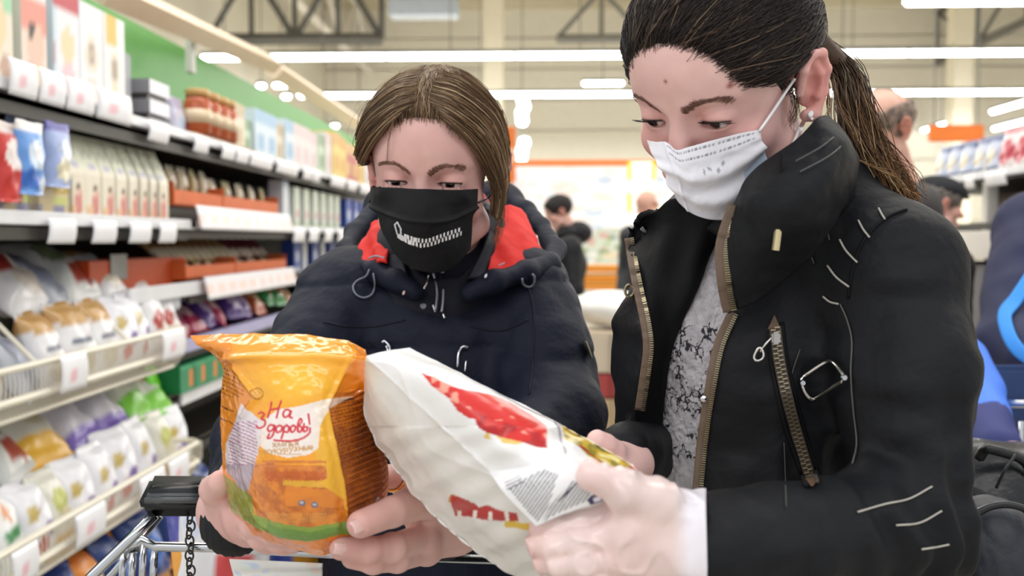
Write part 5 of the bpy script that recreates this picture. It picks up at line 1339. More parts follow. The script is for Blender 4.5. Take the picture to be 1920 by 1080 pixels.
lpx = px_line([(1424, 246), (1450, 208), (1478, 165), (1490, 148)], 20)
b = MB(); b.tube(drape(rw_head, lpx[:, 0], lpx[:, 1], 0.0045), 0.0014, 6); b.obj('ear_loop', mat('loop_white', hx('f4f2f4'), 0.6), rmask, True)
lpx = px_line([(1436, 318), (1470, 290), (1490, 262), (1498, 240)], 16)
b = MB(); b.tube(drape(rw_head, lpx[:, 0], lpx[:, 1], 0.003), 0.0013, 6); b.obj('ear_loop', mat('loop_white2', hx('f4f2f4'), 0.6), rmask, True)
# earrings
for (x, y, l) in ((1520, 214, 0.006), (1503, 236, 0.011)):
    p = head_pt(x, y, 0.003); b = MB(); b.bbox(p, (0.004, 0.004, l), 0.001, roty(0.4)); b.bbox(p + (0.001, -0.001, -l * 0.7), (0.003, 0.003, 0.003), 0.001)
    b.obj('earring', mat('earring_silver', hx('e8e6e2'), 0.15, metal=1.0), rwp)
p = head_pt(1510, 250, 0.003); b = MB(); b.lathe([(0.0005, -0.0016), (0.0016, 0), (0.0005, 0.0016)], p, 8); b.obj('earring_stone', mat('green_stone', hx('1f7a5a'), 0.1), rwp)
# brows and lashes
rng = np.random.RandomState(11)
def brow(par, Rm, t, fld, s, pts, n, col, w=0.0030, ln=0.009):
    """short hairs along a brow line given in head coordinates (x, z)"""
    pts = spline(np.asarray(pts, float), 60); out = []
    for k in range(n):
        i = rng.randint(0, 55); x, z = pts[i] + rng.randn(2) * (w * 0.2, w * 0.45)
        d = pts[min(i + 3, 59)] - pts[i]; d /= np.linalg.norm(d) + 1e-9
        d = d * 1.0 + np.array([0, 0.32 if i < 25 else -0.05]); d /= np.linalg.norm(d)
        l = ln * rng.uniform(0.6, 1.1); q = np.array([[x + d[0] * l * a * s * 1.0, z + d[1] * l * a] for a in (0, 0.33, 0.66, 1)])
        out.append(q)
    q = np.array(out); y = np.full(q.shape[:2], 0.125)
    for _ in range(40): y = y - np.maximum(fld(np.stack([q[..., 0], y, q[..., 1]], -1).reshape(-1, 3)).reshape(y.shape), 0.0) * 0.8
    out = np.stack([q[..., 0], y + 0.0006 + 0.0006 * np.array([0, 0.6, 0.9, 0.6]), q[..., 1]], -1)
    V_, Q_, C_ = strands(np.array(out), 0.0003, 0.00012, pal(len(out), rng, col * 0.7, col * 1.2))
    return tag(mk('eyebrow', V_ @ Rm.T + t, Q_, M_HAIR, par, cols=C_), kind='stuff')
def lashes(par, Rm, t, s, open_h, open_z, n, ln, col, droop=-0.3, lower=True, liner=0.0006):
    c = EYE * (s, 1, 1); out = []
    for k in range(n):
        a = rng.uniform(-0.95, 0.95); up = k % 3 != 0 or not lower
        x = 0.0135 * a; z = open_z + open_h * math.sqrt(1 - a * a) * (1 if up else -1)
        r2 = 0.0149 ** 2 - x * x - z * z; y = math.sqrt(max(r2, 1e-6))
        p = c + np.array([x, y, z]); o = np.array([x, y, z]) / 0.0149
        l = ln * (1 if up else 0.5) * rng.uniform(0.7, 1.1)
        dz = droop if up else -0.6
        d1 = o * 0.9 + np.array([s * 0.25 + a * 0.3, 0, dz]); d2 = o * 0.7 + np.array([s * 0.4 + a * 0.4, 0, dz + (0.55 if up else -0.1)])
        out.append([p, p + d1 * l * 0.4, p + d1 * l * 0.4 + d2 * l * 0.35, p + d1 * l * 0.4 + d2 * l * 0.75])
    V_, Q_, C_ = strands(np.array(out), 0.00028, 0.0001, np.tile(col, (len(out), 1)))
    tag(mk('eyelashes', V_ @ Rm.T + t, Q_, M_HAIR, par, cols=C_), kind='stuff')
    if liner:
        aa = np.linspace(-0.98, 0.98, 24); x = 0.0138 * aa; z = open_z + (open_h + 0.0003) * np.sqrt(1 - aa * aa); y = np.sqrt(np.clip(0.0147 ** 2 - x * x - z * z, 0, 1))
        b = MB(); b.tube((np.stack([x, y, z], 1) + c) @ Rm.T + t, liner, 5); b.obj('lash_line', mat('lash_dark', hx('2a1c18'), 0.6), par, True)
M_HAIR = hair_mat('hair', 0, 0)
for s in (-1, 1):
    brow(rwp, RW_R, RW_T, hl, s, [(s * 0.013, 0.034), (s * 0.022, 0.0395), (s * 0.034, 0.0445), (s * 0.046, 0.0435), (s * 0.054, 0.039)], 230, hx('7a584a'), w=0.0022, ln=0.0065)
    lashes(rwp, RW_R, RW_T, s, 0.0046, -0.0042, 70, 0.0062, hx('1a1210'), droop=-0.12, lower=False)
# hair: close cap and combed strands to the tail
Cc, Rr = np.array([0, -0.008, 0.052]), np.array([0.074, 0.098, 0.078])
hair_cap_l = INT(lambda p: f_el(Cc + (0, -0.002, 0.003), Rr + 0.0075)(p) - 0.0012 * vnoise(p * (1, 0.5, 2), 60, 3), lambda p: -np.minimum.reduce([
    -(f_el((0, 0.085, 0.005), (0.085, 0.075, 0.086))(p)), ]) * -1.0, k=0.004) if False else None
def cap_field(hair_r, face_cut, k=0.004):
    base = f_el(Cc + (0, -0.003, 0.003), Rr + hair_r)
    return lambda p: -smin(-base(p) - 0.0, face_cut(p), k)
face_cut = U(f_el((0, 0.106, 0.002), (0.071, 0.074, 0.099)), f_el((0, 0.075, -0.06), (0.12, 0.085, 0.075)), k=0.02)
ear_cut = lambda s: f_el((s * 0.088, -0.002, -0.004), (0.03, 0.026, 0.042))
fc = U(face_cut, ear_cut(-1), ear_cut(1), f_el((0, -0.02, -0.10), (0.12, 0.12, 0.075)), k=0.008)
capf = XF(cap_field(0.0045, fc), RW_R, RW_T)
V, Q = polish(capf, RW_T - 0.2, RW_T + 0.2, 0.003)
hb = hx('1d1613')
nz = fbm(V, 120, 2)[:, None]
hairo = mk('hair', V, Q, M_HAIR, rwp, cols=np.clip(np.tile(hb, (len(V), 1)) * (1 + 0.25 * nz), 0, 1))
def unit_dirs(pts): return (np.asarray(pts, float) - Cc) / Rr
tail = np.array([-0.020, -0.098, 0.055])
def comb(start, n, lift, seed, end=tail, spread=0.012, m=14, cut=None):
    rg = np.random.RandomState(seed); S_ = spline(np.asarray(start, float), 200)
    i = rg.randint(0, 200, n); a = unit_dirs(S_[i] + rg.randn(n, 3) * 0.0035 + np.abs(rg.randn(n, 1)) * np.array([0, -0.004, 0.003])); e = unit_dirs(end + rg.randn(n, 3) * spread)
    ra = np.linalg.norm(a, axis=1); re = np.linalg.norm(e, axis=1)
    an = a / ra[:, None]; en = e / re[:, None]; om = np.arccos(np.clip(np.sum(an * en, 1), -0.999, 0.999))[:, None]
    t = np.linspace(0, 1, m)[None]
    w1, w2 = np.sin((1 - t) * om) / np.sin(om), np.sin(t * om) / np.sin(om)
    D = w1[..., None] * an[:, None] + w2[..., None] * en[:, None]
    D[..., 2] += 0.55 * np.sin(np.pi * t) * np.clip(an[:, :1] * 1.6 + 0.15, 0, 1) * (1 - t); D /= np.linalg.norm(D, axis=2)[..., None]
    lf = (1.03 + 0.06 * np.clip(t * 14, 0, 1) + lift * np.sin(np.pi * t) * rg.uniform(0.35, 1.1, (n, 1)) + rg.uniform(0, 0.02, (n, 1)) + 0.012 * np.sin(t * rg.uniform(6, 14, (n, 1)) + rg.rand(n, 1) * 6))
    lf[:, :2] = np.minimum(lf[:, :2], [[1.035, 1.10]])
    Pn = Cc + D * Rr * lf[..., None]
    # a light sideways wave
    sd = np.cross(D, np.gradient(D, axis=1)); sd /= np.linalg.norm(sd, axis=2)[..., None] + 1e-9
    Pn += sd * (0.0035 * np.sin(t * rg.uniform(5, 12, (n, 1)) + rg.rand(n, 1) * 6) * np.sin(np.pi * t))[..., None]
    ok = (cut or fc)(Pn[:, 2:].reshape(-1, 3)).reshape(n, -1).min(1) > -0.002
    return Pn[ok]
def hairline(cut, xs):
    out = []
    for x in xs:
        th = np.linspace(-0.9, 1.6, 260); k = math.sqrt(max(1 - (x / (Rr[0] + 0.002)) ** 2, 0))
        q = np.stack([np.full(260, x), Cc[1] + (Rr[1] + 0.002) * k * np.cos(th), Cc[2] + (Rr[2] + 0.002) * k * np.sin(th)], 1)
        v = cut(q)
        k_ = np.where(v <= 0)[0]
        if len(k_) and k_[-1] < 259: out.append(q[k_[-1] + 1])
    return out
hline_old = [(-0.068, 0.012, 0.030), (-0.066, 0.030, 0.045), (-0.060, 0.050, 0.070), (-0.045, 0.066, 0.090), (-0.020, 0.076, 0.101), (0.0, 0.078, 0.104), (0.020, 0.076, 0.101), (0.045, 0.066, 0.090), (0.062, 0.045, 0.066), (0.070, 0.02, 0.035)]
hline = [(-0.070, 0.012, 0.026)] + hairline(face_cut, (-0.066, -0.06, -0.05, -0.04, -0.03, -0.015, 0.0, 0.015, 0.03, 0.04, 0.05, 0.06, 0.066)) + [(0.070, 0.02, 0.035)]
allh = [comb(hline, 3000, 0.11, 1), comb([(-0.05, 0.03, 0.115), (0.0, 0.04, 0.128), (0.05, 0.03, 0.115)], 800, 0.11, 2), comb([(-0.075, -0.005, 0.045), (-0.07, 0.0, 0.09), (-0.03, 0.0, 0.13)], 600, 0.05, 3),
        comb([(-0.070, -0.03, -0.02), (-0.074, -0.03, 0.01), (-0.075, -0.02, 0.04)], 350, 0.02, 4)]
Hs = np.concatenate(allh); rg = np.random.RandomState(2)
Vh, Qh, Ch = strands(Hs @ RW_R.T + RW_T, 0.0005, 0.00035, pal(len(Hs), rg, hx('191311'), hx('3c2e26'), hx('75604c'), 0.05))
tag(mk('hair_strands', Vh, Qh, M_HAIR, hairo, cols=Ch), kind='stuff')
# baby hairs at the hairline and flyaways
fly = comb([(-0.06, 0.02, 0.09), (-0.03, 0.03, 0.12), (0.03, 0.03, 0.125), (0.06, 0.03, 0.09)][:3], 30, 0.06, 9, spread=0.02)
Vh, Qh, Ch = strands(fly @ RW_R.T + RW_T, 0.00022, 0.00012, pal(len(fly), rg, hx('5a4434'), hx('9a7c5a')))
tag(mk('loose_hairs', Vh, Qh, M_HAIR, hairo, cols=Ch), kind='stuff')
# ponytail
tb = L2W(tail)
pg_ = [[(1540, 92, 1.06), (1572, 150, 1.03), (1580, 215, 1.0), (1605, 290, .985), (1640, 350, .975), (1668, 385, .975)],
       [(1545, 82, 1.06), (1590, 140, 1.02), (1608, 210, .985), (1632, 280, .965), (1668, 345, .96), (1695, 382, .965)],
       [(1550, 80, 1.07), (1605, 135, 1.035), (1628, 205, 1.0), (1655, 275, .98), (1688, 330, .98), (1712, 375, .985)],
       [(1548, 90, 1.09), (1600, 145, 1.08), (1622, 215, 1.05), (1645, 285, 1.03), (1672, 340, 1.02), (1700, 385, 1.02)],
       [(1540, 100, 1.09), (1575, 160, 1.08), (1590, 230, 1.05), (1615, 300, 1.03), (1645, 355, 1.02), (1675, 390, 1.02)]]
Gp = np.array([[P(*c) for c in r] for r in pg_]); Gp = np.concatenate([Gp, Gp[:1]])
rg = np.random.RandomState(6)
Pt = hairs(Gp, 2000, 20, 0.005, rg, wave=0.007)
ctr = Gp[:-1].mean(0); cs_ = cr_basis(6, 20) @ ctr
fr = rg.rand(2000, 1, 1) ** 0.45; Pt = cs_[None] * (1 - fr) + Pt * fr
qx = pal(2000, rg, hx('46301f'), hx('a0754a'), hx('d6b685'), 0.12)
Vh, Qh, Ch = strands(Pt, 0.00055, 0.0003, qx)
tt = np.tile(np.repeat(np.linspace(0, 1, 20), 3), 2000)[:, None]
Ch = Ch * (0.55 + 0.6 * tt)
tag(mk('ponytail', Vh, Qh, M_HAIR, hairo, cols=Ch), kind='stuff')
# ponytail core so that it is not see-through
core = MB(); core.tube(spline(np.array([tb, Gp[:-1].mean(0)[1], Gp[:-1].mean(0)[2], Gp[:-1].mean(0)[3], Gp[:-1].mean(0)[4]]), 24), np.linspace(0.010, 0.006, 24) + 0.005 * np.sin(np.linspace(0, 3.1, 24)), 10)
core.obj('ponytail_core', mat('hair_core', hx('4a3524'), 0.5, bump=0.8, bscale=90), hairo, True)
a = np.arange(16) * 2 * math.pi / 16
wis = np.array([[P(1548, 130, .97), P(1553, 190, .965), P(1548, 230, .955), P(1538, 265, .945)], [P(1560, 150, .985), P(1575, 210, .97), P(1600, 250, .95), P(1612, 275, .94)], [P(1600, 300, .95), P(1640, 315, .94), P(1680, 335, .94), P(1700, 365, .95)]])
Pw = np.concatenate([hairs(np.stack([w_, w_ + 0.003]), 8, 14, 0.001, rg, wave=0.003) for w_ in wis])
Vh, Qh, Ch = strands(Pw, 0.0005, 0.0002, pal(len(Pw), rg, hx('5a422e'), hx('b08e62')))
tag(mk('loose_strands', Vh, Qh, M_HAIR, hairo, cols=Ch), kind='stuff')
# sideburn wisps before the ear
sb = np.array([[(-0.067, 0.022, 0.03), (-0.070, 0.012, 0.012), (-0.071, 0.008, -0.006), (-0.068, 0.016, -0.02)], [(-0.069, 0.010, 0.03), (-0.073, 0.004, 0.012), (-0.073, 0.004, -0.004), (-0.070, 0.012, -0.016)]])
Pw = hairs(sb, 40, 10, 0.0015, rg, wave=0.003)
Vh, Qh, Ch = strands(Pw @ RW_R.T + RW_T, 0.0003, 0.0001, pal(40, rg, hx('3a281c'), hx('7a5a40')))
tag(mk('sideburn', Vh, Qh, M_HAIR, hairo, cols=Ch), kind='stuff')
# ------------------------------------------------------------------ woman with the black mask (navy jacket, red lining)
LW_R = head_rot(math.radians(-3.9), math.radians(19.5), math.radians(-2.7)); LW_T = np.array([-0.1426, 1.2626, 1.493])
lwp = empty('person', (-0.14, 1.36, 0), 'fair haired woman in navy jacket with red lining and black zip-print mask', 'person')
hl2 = head_field(open_h=0.0034, open_z=-0.0015, brow=0.005, jaw=0.85, smile=1.0)
lw_head = XF(hl2, LW_R, LW_T)
def LL(q): return np.asarray(q) @ LW_R.T + LW_T
M_NAVY = mat('navy_jacket_cloth', hx('161b2b'), 0.62, spec=0.2, bump=0.45, bscale=34, var=0.07, vscale=16, bdist=0.008)
M_NAVYD = mat('navy_trim', hx('171a26'), 0.6, spec=0.25, bump=0.2, bscale=300)
M_RED = mat('red_lining', hx('e2312b'), 0.7, spec=0.25, bump=0.3, bscale=120, var=0.05, vscale=30)
lw_T = U(f_rc(P(822, 545, 1.37), P(828, 690, 1.385), 0.105, 0.165), f_rc(P(828, 690, 1.385), P(830, 900, 1.385), 0.165, 0.162), f_rc(P(830, 900, 1.385), P(830, 1220, 1.38), 0.162, 0.17), k=0.03)
shL, elL, wrL = P(656, 578, 1.34), P(482, 850, 1.14), P(446, 962, .955)
shR, mdR, elR, wrR = P(972, 574, 1.34), P(1016, 690, 1.28), P(1038, 795, 1.205), P(850, 968, .985)
armL = U(f_rc(shL, elL, 0.076, 0.052), f_rc(elL, wrL, 0.052, 0.034), k=0.02)
armR = U(f_rc(shR, mdR, 0.076, 0.067), f_rc(mdR, elR, 0.067, 0.058), f_rc(elR, wrR, 0.056, 0.036), k=0.02)
def quilt(p):
    z = p[:, 2] + 0.010 * vnoise(p, 7, 3) + 0.02 * (p[:, 0] + 0.14) ** 2 / 0.05
    g = np.abs(np.sin(math.pi * (z - 1.205) / 0.085))
    a = -0.0075 * g ** 0.6 + 0.005
    return a + 0.0035 * vnoise(p * (1, 1, 1.6), 17, 6) + 0.0018 * vnoise(p, 48, 8)
J3 = U(lw_T, f_rc(P(745, 560, 1.40), shL, 0.06, 0.07), f_rc(P(895, 560, 1.40), shR, 0.06, 0.07), k=0.05)
J3 = U(J3, armL, armR, k=0.018)
lwJ = lambda p: J3(p) + quilt(p)
dW = (wrL - elL) / np.linalg.norm(wrL - elL); dR = (wrR - elR) / np.linalg.norm(wrR - elR)
lwJc = lambda p: np.maximum(np.maximum(lwJ(p), np.where(np.linalg.norm(p - wrL, axis=1) < 0.12, (p - wrL) @ dW, -1)), np.where(np.linalg.norm(p - wrR, axis=1) < 0.12, (p - wrR) @ dR, -1))
V, Q = polish(lwJc, (-0.46, 0.88, 0.90), (0.16, 1.58, 1.46), 0.0055)
lj = mk('jacket', V, Q, M_NAVY, lwp)
# dark knitted cuffs
for (w_, d_, r0) in ((wrL, dW, 0.036), (wrR, dR, 0.036)):
    c = f_rc(w_ - d_ * 0.012, w_ + d_ * 0.022, r0, r0 * 0.9); V, Q = polish(lambda p: c(p) + 0.0008 * np.sin(p[:, 0] * 900), w_ - 0.08, w_ + 0.08, 0.004)
    mk('cuff', V, Q, mat('black_rib', hx('101114'), 0.8), lj)
# standing collar, hood rim, lining
nk = f_el(P(822, 470, 1.385), (0.088, 0.085, 0.09)); nk_in = f_el(P(822, 450, 1.385), (0.074, 0.072, 0.12))
colf = lambda p: np.maximum(U(f_rc(P(828, 560, 1.345), P(826, 505, 1.345), 0.105, 0.088), f_rc(P(826, 505, 1.345), P(840, 470, 1.35), 0.088, 0.084), k=0.03)(p) + 0.002 * vnoise(p, 30, 3), -poly_prism([(745, 420), (752, 470), (800, 520), (860, 520), (905, 470), (912, 400), (830, 300)], 0.9, 1.34)(p))
V, Q = polish(colf, P(828, 520, 1.345) - 0.16, P(828, 520, 1.345) + 0.16, 0.005); mk('collar', V, Q, M_NAVYD, lj)
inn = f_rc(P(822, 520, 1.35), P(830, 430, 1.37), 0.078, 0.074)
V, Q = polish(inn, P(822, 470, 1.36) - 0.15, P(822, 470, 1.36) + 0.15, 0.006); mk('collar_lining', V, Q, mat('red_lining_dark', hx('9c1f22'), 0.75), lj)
for rows in ([[(936, 384, 1.36), (948, 392, 1.39), (956, 398, 1.42)], [(914, 450, 1.275), (932, 452, 1.29), (946, 455, 1.33)], [(878, 520, 1.225), (905, 520, 1.235), (928, 508, 1.27)]],
             [[(716, 418, 1.40), (724, 418, 1.37), (736, 424, 1.34)], [(716, 455, 1.31), (728, 458, 1.29), (744, 462, 1.27)], [(718, 488, 1.27), (735, 500, 1.25), (762, 512, 1.235)]]):
    S = surf(Pg(rows), 30, 14); sheet('collar_flap', S, M_NAVYD, lj, 0.006, disp=0.0012 * fbm(S, 40, 2))
for rows in ([[(936, 388, 1.36), (958, 384, 1.385), (980, 394, 1.42)], [(928, 445, 1.29), (968, 440, 1.315), (1006, 438, 1.37)], [(914, 510, 1.245), (970, 500, 1.265), (1030, 486, 1.33)]],
             [[(697, 420, 1.40), (708, 410, 1.38), (724, 412, 1.355)], [(680, 450, 1.35), (700, 450, 1.315), (726, 450, 1.29)], [(670, 490, 1.30), (698, 492, 1.268), (726, 494, 1.25)]]):
    S = surf(Pg(rows), 40, 24); sheet('hood_lining', S, M_RED, lj, 0.004, disp=0.003 * fbm(S, 28, 5) + 0.002 * np.sin(S[..., 0] * 190 + S[..., 2] * 120))
hoodR = [P(880, 550, 1.226), P(928, 527, 1.234), P(985, 510, 1.27), P(1030, 496, 1.325), P(1040, 468, 1.395), P(1014, 424, 1.46), P(986, 395, 1.51), P(930, 385, 1.56)]
hoodL = [P(778, 548, 1.232), P(745, 527, 1.243), P(706, 510, 1.272), P(668, 494, 1.32), P(650, 470, 1.385), P(666, 436, 1.455), P(698, 405, 1.51), P(740, 395, 1.56)]
hf = U(f_chain(hoodR, [.010, .0125, .0135, .0135, .013, .013, .014, .03], k=0.012), f_chain(hoodL, [.010, .0115, .0125, .0125, .0125, .013, .013, .03], k=0.012), f_rc(P(930, 400, 1.56), P(740, 400, 1.56), .05, .05), k=0.01)
V, Q = polish(lambda p: hf(p) + 0.003 * vnoise(p, 26, 4), (-0.36, 1.18, 1.33), (0.10, 1.66, 1.52), 0.0045); mk('hood', V, Q, M_NAVY, lj)
M_GREYP = mat('grey_piping', hx('9a9fae'), 0.5)
tube_on('piping', M_GREYP, [P(918, 506, 1.25), P(945, 494, 1.262), P(965, 484, 1.275), P(988, 486, 1.30), P(1003, 490, 1.325)], 0.0014, lj)
tube_on('piping', M_GREYP, [P(692, 484, 1.275), P(705, 480, 1.265), P(722, 484, 1.255)], 0.0012, lj)
# cord loops
M_CORD = mat('grey_cord', hx('7c808c'), 0.5)
def onJ(pl, n, off, closed=False):
    q = spline(np.asarray(pl, float), n, closed); return drape(lambda p: smin(lwJ(p), hf(p), 0.003), q[:, 0], q[:, 1], off)
b = MB(); b.tube(onJ([(693, 505), (686, 518), (670, 526), (662, 538), (668, 552), (682, 558), (697, 552), (703, 535), (700, 512)], 40, 0.003), 0.0013, 6); b.obj('draw_cord', M_CORD, lj, True)
b = MB(); b.tube(onJ([(979, 522), (982, 534), (992, 538), (1001, 532), (1002, 520), (998, 514)], 30, 0.003), 0.0016, 6); b.obj('draw_cord', M_CORD, lj, True)
# front zip pullers, snaps, stoppers
b = MB(); b.tube(onJ([(812, 512), (817, 530), (820, 552), (817, 582)], 16, 0.012), 0.0034, 8, flat=0.5); b.tube(onJ([(826, 520), (831, 545), (830, 570), (828, 585)], 16, 0.010), 0.002, 6)
b.obj('zip_puller', mat('puller_satin', hx('a5a7b4'), 0.3, metal=0.7), lj, True)
b = MB(); b.tube(onJ([(804, 515), (800, 530), (795, 542)], 10, 0.012), 0.0014, 6); b.tube(onJ([(812, 570), (817, 585)], 6, 0.008), 0.0022, 6); b.tube(onJ([(831, 588), (834, 597)], 6, 0.008), 0.0018, 6); b.obj('cord_stopper', M_CHROME, lj, True)
for (x, y) in ((794, 574), (841, 554), (829, 507)):
    p = onJ([(x, y), (x + 1, y)], 2, 0.004)[0]; b = MB(); b.lathe([(0.0042, 0.001), (0.0046, -0.0008), (0.003, -0.0022), (0.0012, -0.0014)], p, 14, rotx(-HALF)); b.obj('snap', mat('snap_grey', hx('7e8088'), 0.3, metal=0.7), lj, True)
for (x, y) in ((757, 549), (911, 517)):
    p = onJ([(x, y), (x + 1, y)], 2, 0.006)[0]; b = MB(); b.bbox(p, (0.0028, 0.003, 0.006), 0.001, roty(0.4)); b.obj('cord_end', M_CHROME, lj)
# chest pocket zips
for pl, pl2 in (([(716, 642), (722, 640), (731, 652), (729, 664)], [(724, 648), (730, 668)]), ([(858, 688), (860, 662), (868, 650), (878, 652)], [(874, 676), (872, 696)])):
    b = MB(); b.tube(onJ(pl, 14, 0.006), 0.0019, 6); b.tube(onJ(pl2, 6, 0.006), 0.0015, 6); b.obj('pocket_zip_puller', mat('puller_bright', hx('d9dbe2'), 0.2, metal=0.9), lj, True)
b = MB(); p0 = onJ([(1098, 640), (1104, 655), (1108, 668)], 8, 0.004); b.tube(p0, 0.0055, 6, flat=0.35); tag(b.obj('sleeve_badge', mat('badge_metal', hx('8b8475'), 0.3, metal=0.8), lj), 'small metal badge')
for pl in ([(606, 603), (650, 612), (700, 612), (760, 600)], [(880, 612), (940, 620), (990, 600)], [(690, 640), (740, 668)], [(985, 520), (1000, 580), (1000, 660), (992, 740)]):
    b = MB(); b.tube(onJ(pl, 24, 0.0002), 0.0012, 5); b.obj('seam', M_NAVYD, lj, True)
legs(lwp, -0.14, 1.39, 0.86, 0.09, mat('black_trousers', hx('16171a'), 0.8), mat('dark_shoe', hx('1a1a1c'), 0.4), 0.0)
# body
wrl = P(846, 972, .962)
KL = [P(792, 1008, .902), P(800, 1032, .915), P(795, 985, .955), P(775, 955, .965)]
fL = [[(KL[0], .0125), (P(735, 1027, .848), .0118), (P(690, 1032, .826), .0108), (P(640, 1028, .812), .0098)],
      [(KL[1], .012), (P(745, 1048, .872), .0112), (P(700, 1052, .852), .0104), (P(660, 1046, .846), .0092)],
      [(KL[3], .0115), (P(752, 905, .945), .0108), (P(732, 893, .93), .0098), (P(712, 900, .915), .009)]]
thL = [(P(836, 948, .94), .021), (P(795, 938, .886), .0165), (P(735, 960, .83), .0125), (P(676, 983, .797), .0112)]
handL = U(hand_field(wrl, 0.046, [KL[3], KL[2], KL[0], KL[1]], fL, thL), f_rc(P(900, 935, 1.02), wrl, 0.03, 0.029), k=0.02)
wrr = P(440, 958, .945)
KR = [P(452, 935, .90), P(450, 960, .89), P(455, 980, .892), P(466, 996, .90)]
fR = [[(KR[1], .0115), (P(475, 985, .87), .0108), (P(510, 1000, .862), .0098), (P(535, 1006, .86), .009)],
      [(KR[2], .0115), (P(490, 1008, .872), .0105), (P(525, 1014, .868), .0095), (P(550, 1015, .868), .009)],
      [(KR[3], .011), (P(500, 1015, .885), .010), (P(530, 1020, .885), .009), (P(550, 1020, .885), .0085)]]
thR = [(P(432, 955, .93), .018), (P(414, 930, .905), .0155), (P(402, 918, .89), .0128), (P(414, 905, .872), .0112)]
handR = U(hand_field(wrr, 0.044, KR, fR, thR), f_rc(P(462, 900, 1.02), wrr, 0.03, 0.028), k=0.02)
parts = [polish(lw_head, LW_T + (-0.16, -0.17, -0.18), LW_T + (0.16, 0.17, 0.18), 0.0016)]
parts.append(polish(U(lambda p: lw_T(p) + 0.02, lambda p: armL(p) + 0.016, lambda p: armR(p) + 0.016, f_rc(P(822, 545, 1.40), LL((0, -0.03, -0.1)), 0.055, 0.052), k=0.02), (-0.46, 0.9, 0.85), (0.16, 1.58, 1.5), 0.012))
parts.append(polish(handL, P(760, 980, .9) - 0.16, P(760, 980, .9) + 0.16, 0.0021))
parts.append(polish(handR, P(470, 965, .91) - 0.12, P(470, 965, .91) + 0.13, 0.0021))
V, Q = join_parts(parts)
SK2, BL2 = hx('e0b3aa'), hx('d48f88')
cb = skin_paint(V, LW_R, LW_T, SK2, BL2, 5)
for t_ in (fL[0][3][0], thL[3][0], fL[1][3][0], fL[0][2][0], KR[1], KR[2]):
    d = np.linalg.norm(V - t_, axis=1); k = 0.4 * np.exp(-(d / 0.016) ** 2)[:, None]; cb = cb * (1 - k) + hx('cc8f8a') * k
mk('body', V, Q, M_SKIN, lwp, cols=cb)
for s in (-1, 1): eyeball(lwp, LW_R, LW_T, s, (0.02, 1, -0.13), hx('241d18'))
tp = thL[3][0]; nail(lwp, tp + np.array([0.002, -0.0108, 0.003]), thL[2][0] + np.array([0.002, -0.0108, 0.003]), (0.0, -1, 0.35), 0.0062, 0.0075)
tp = fL[0][3][0]; nail(lwp, tp + np.array([0.003, -0.0098, 0.002]), fL[0][2][0] + np.array([0.003, -0.0098, 0.002]), (0.0, -1, 0.2), 0.0055, 0.0068)
a = np.arange(24) * 2 * math.pi / 24; ax_ = fL[2][2][0] - fL[2][1][0]; ax_ /= np.linalg.norm(ax_); e1 = np.cross(ax_, (0, 0, 1.0)); e1 /= np.linalg.norm(e1); e2 = np.cross(ax_, e1)
ctr_ = fL[2][1][0] * 0.4 + fL[2][2][0] * 0.6
b = MB(); b.tube(ctr_ + 0.0115 * (np.cos(a)[:, None] * e1 + np.sin(a)[:, None] * e2), 0.002, 6, True); tag(b.obj('ring', mat('ring_gold', hx('e0b070'), 0.2, metal=1.0), lwp, True), 'gold ring')
for s in (-1, 1):
    brow(lwp, LW_R, LW_T, hl2, s, [(s * 0.012, 0.034), (s * 0.021, 0.0405), (s * 0.033, 0.0450), (s * 0.045, 0.0435), (s * 0.053, 0.039)], 260, hx('8c6654'), w=0.0021, ln=0.0065)
    lashes(lwp, LW_R, LW_T, s, 0.0034, -0.0015, 36, 0.005, hx('3a2622'))
# mask with the white zip print
top = px_line([(695, 350), (740, 352), (790, 354), (850, 356), (898, 354)], 300)
bot = px_line([(738, 476), (765, 500), (805, 512), (845, 506), (884, 468)], 300)
lft = px_line([(695, 350), (692, 372), (697, 392), (708, 405), (716, 432), (738, 476)], 150)
rgt = px_line([(898, 354), (897, 378), (896, 392), (889, 405), (887, 435), (884, 468)], 150)
mg = coons(top, bot, lft, rgt)
mform = XF(U(hl2, f_el((0, 0.062, -0.045), (0.052, 0.052, 0.055)), f_rc((0, 0.094, -0.0), (0, 0.094, -0.07), 0.016, 0.016), k=0.03), LW_R, LW_T)
Sm = drape(mform, mg[::3, ::2, 0], mg[::3, ::2, 1], 0.004, Y0=0.9)
for _ in range(10):
    Sm[1:-1, 1:-1] = 0.5 * Sm[1:-1, 1:-1] + 0.125 * (Sm[2:, 1:-1] + Sm[:-2, 1:-1] + Sm[1:-1, 2:] + Sm[1:-1, :-2])
Sm = surf(Sm, 300, 150)
uu, vv = np.meshgrid(np.linspace(0, 1, 300), np.linspace(0, 1, 150), indexing='ij')
fold = 0.0035 * np.exp(-((vv - 0.36 - 0.12 * np.sin(uu * math.pi)) / 0.05) ** 2) * (0.5 + np.abs(uu - 0.5)) + 0.0008 * fbm(Sm, 50, 2)
mx, my = mg[..., 0], mg[..., 1]
cm_ = np.tile(hx('141416'), uu.shape + (1,))
pth = px_line([(760, 448), (780, 455), (800, 457), (830, 447), (868, 433)], 60)
s_ = np.interp(mx, pth[:, 0], np.arange(60)); yc = np.interp(mx, pth[:, 0], pth[:, 1])
inn_ = (mx > 758) & (mx < 867)
rowi = my - yc
tooth = inn_ & (np.abs(rowi) < 8) & (((mx * 0.98 - (rowi > 0) * 3.4) % 6.8) < 3.4) & (np.abs(rowi) > 0.4)
cm_[tooth] = hx('f4f4f4')
inl = inn_ & (mx < 785) & (np.abs(rowi) < 8) & ((mx % 5) < 2.6); cm_[inl] = hx('f0f0f0')
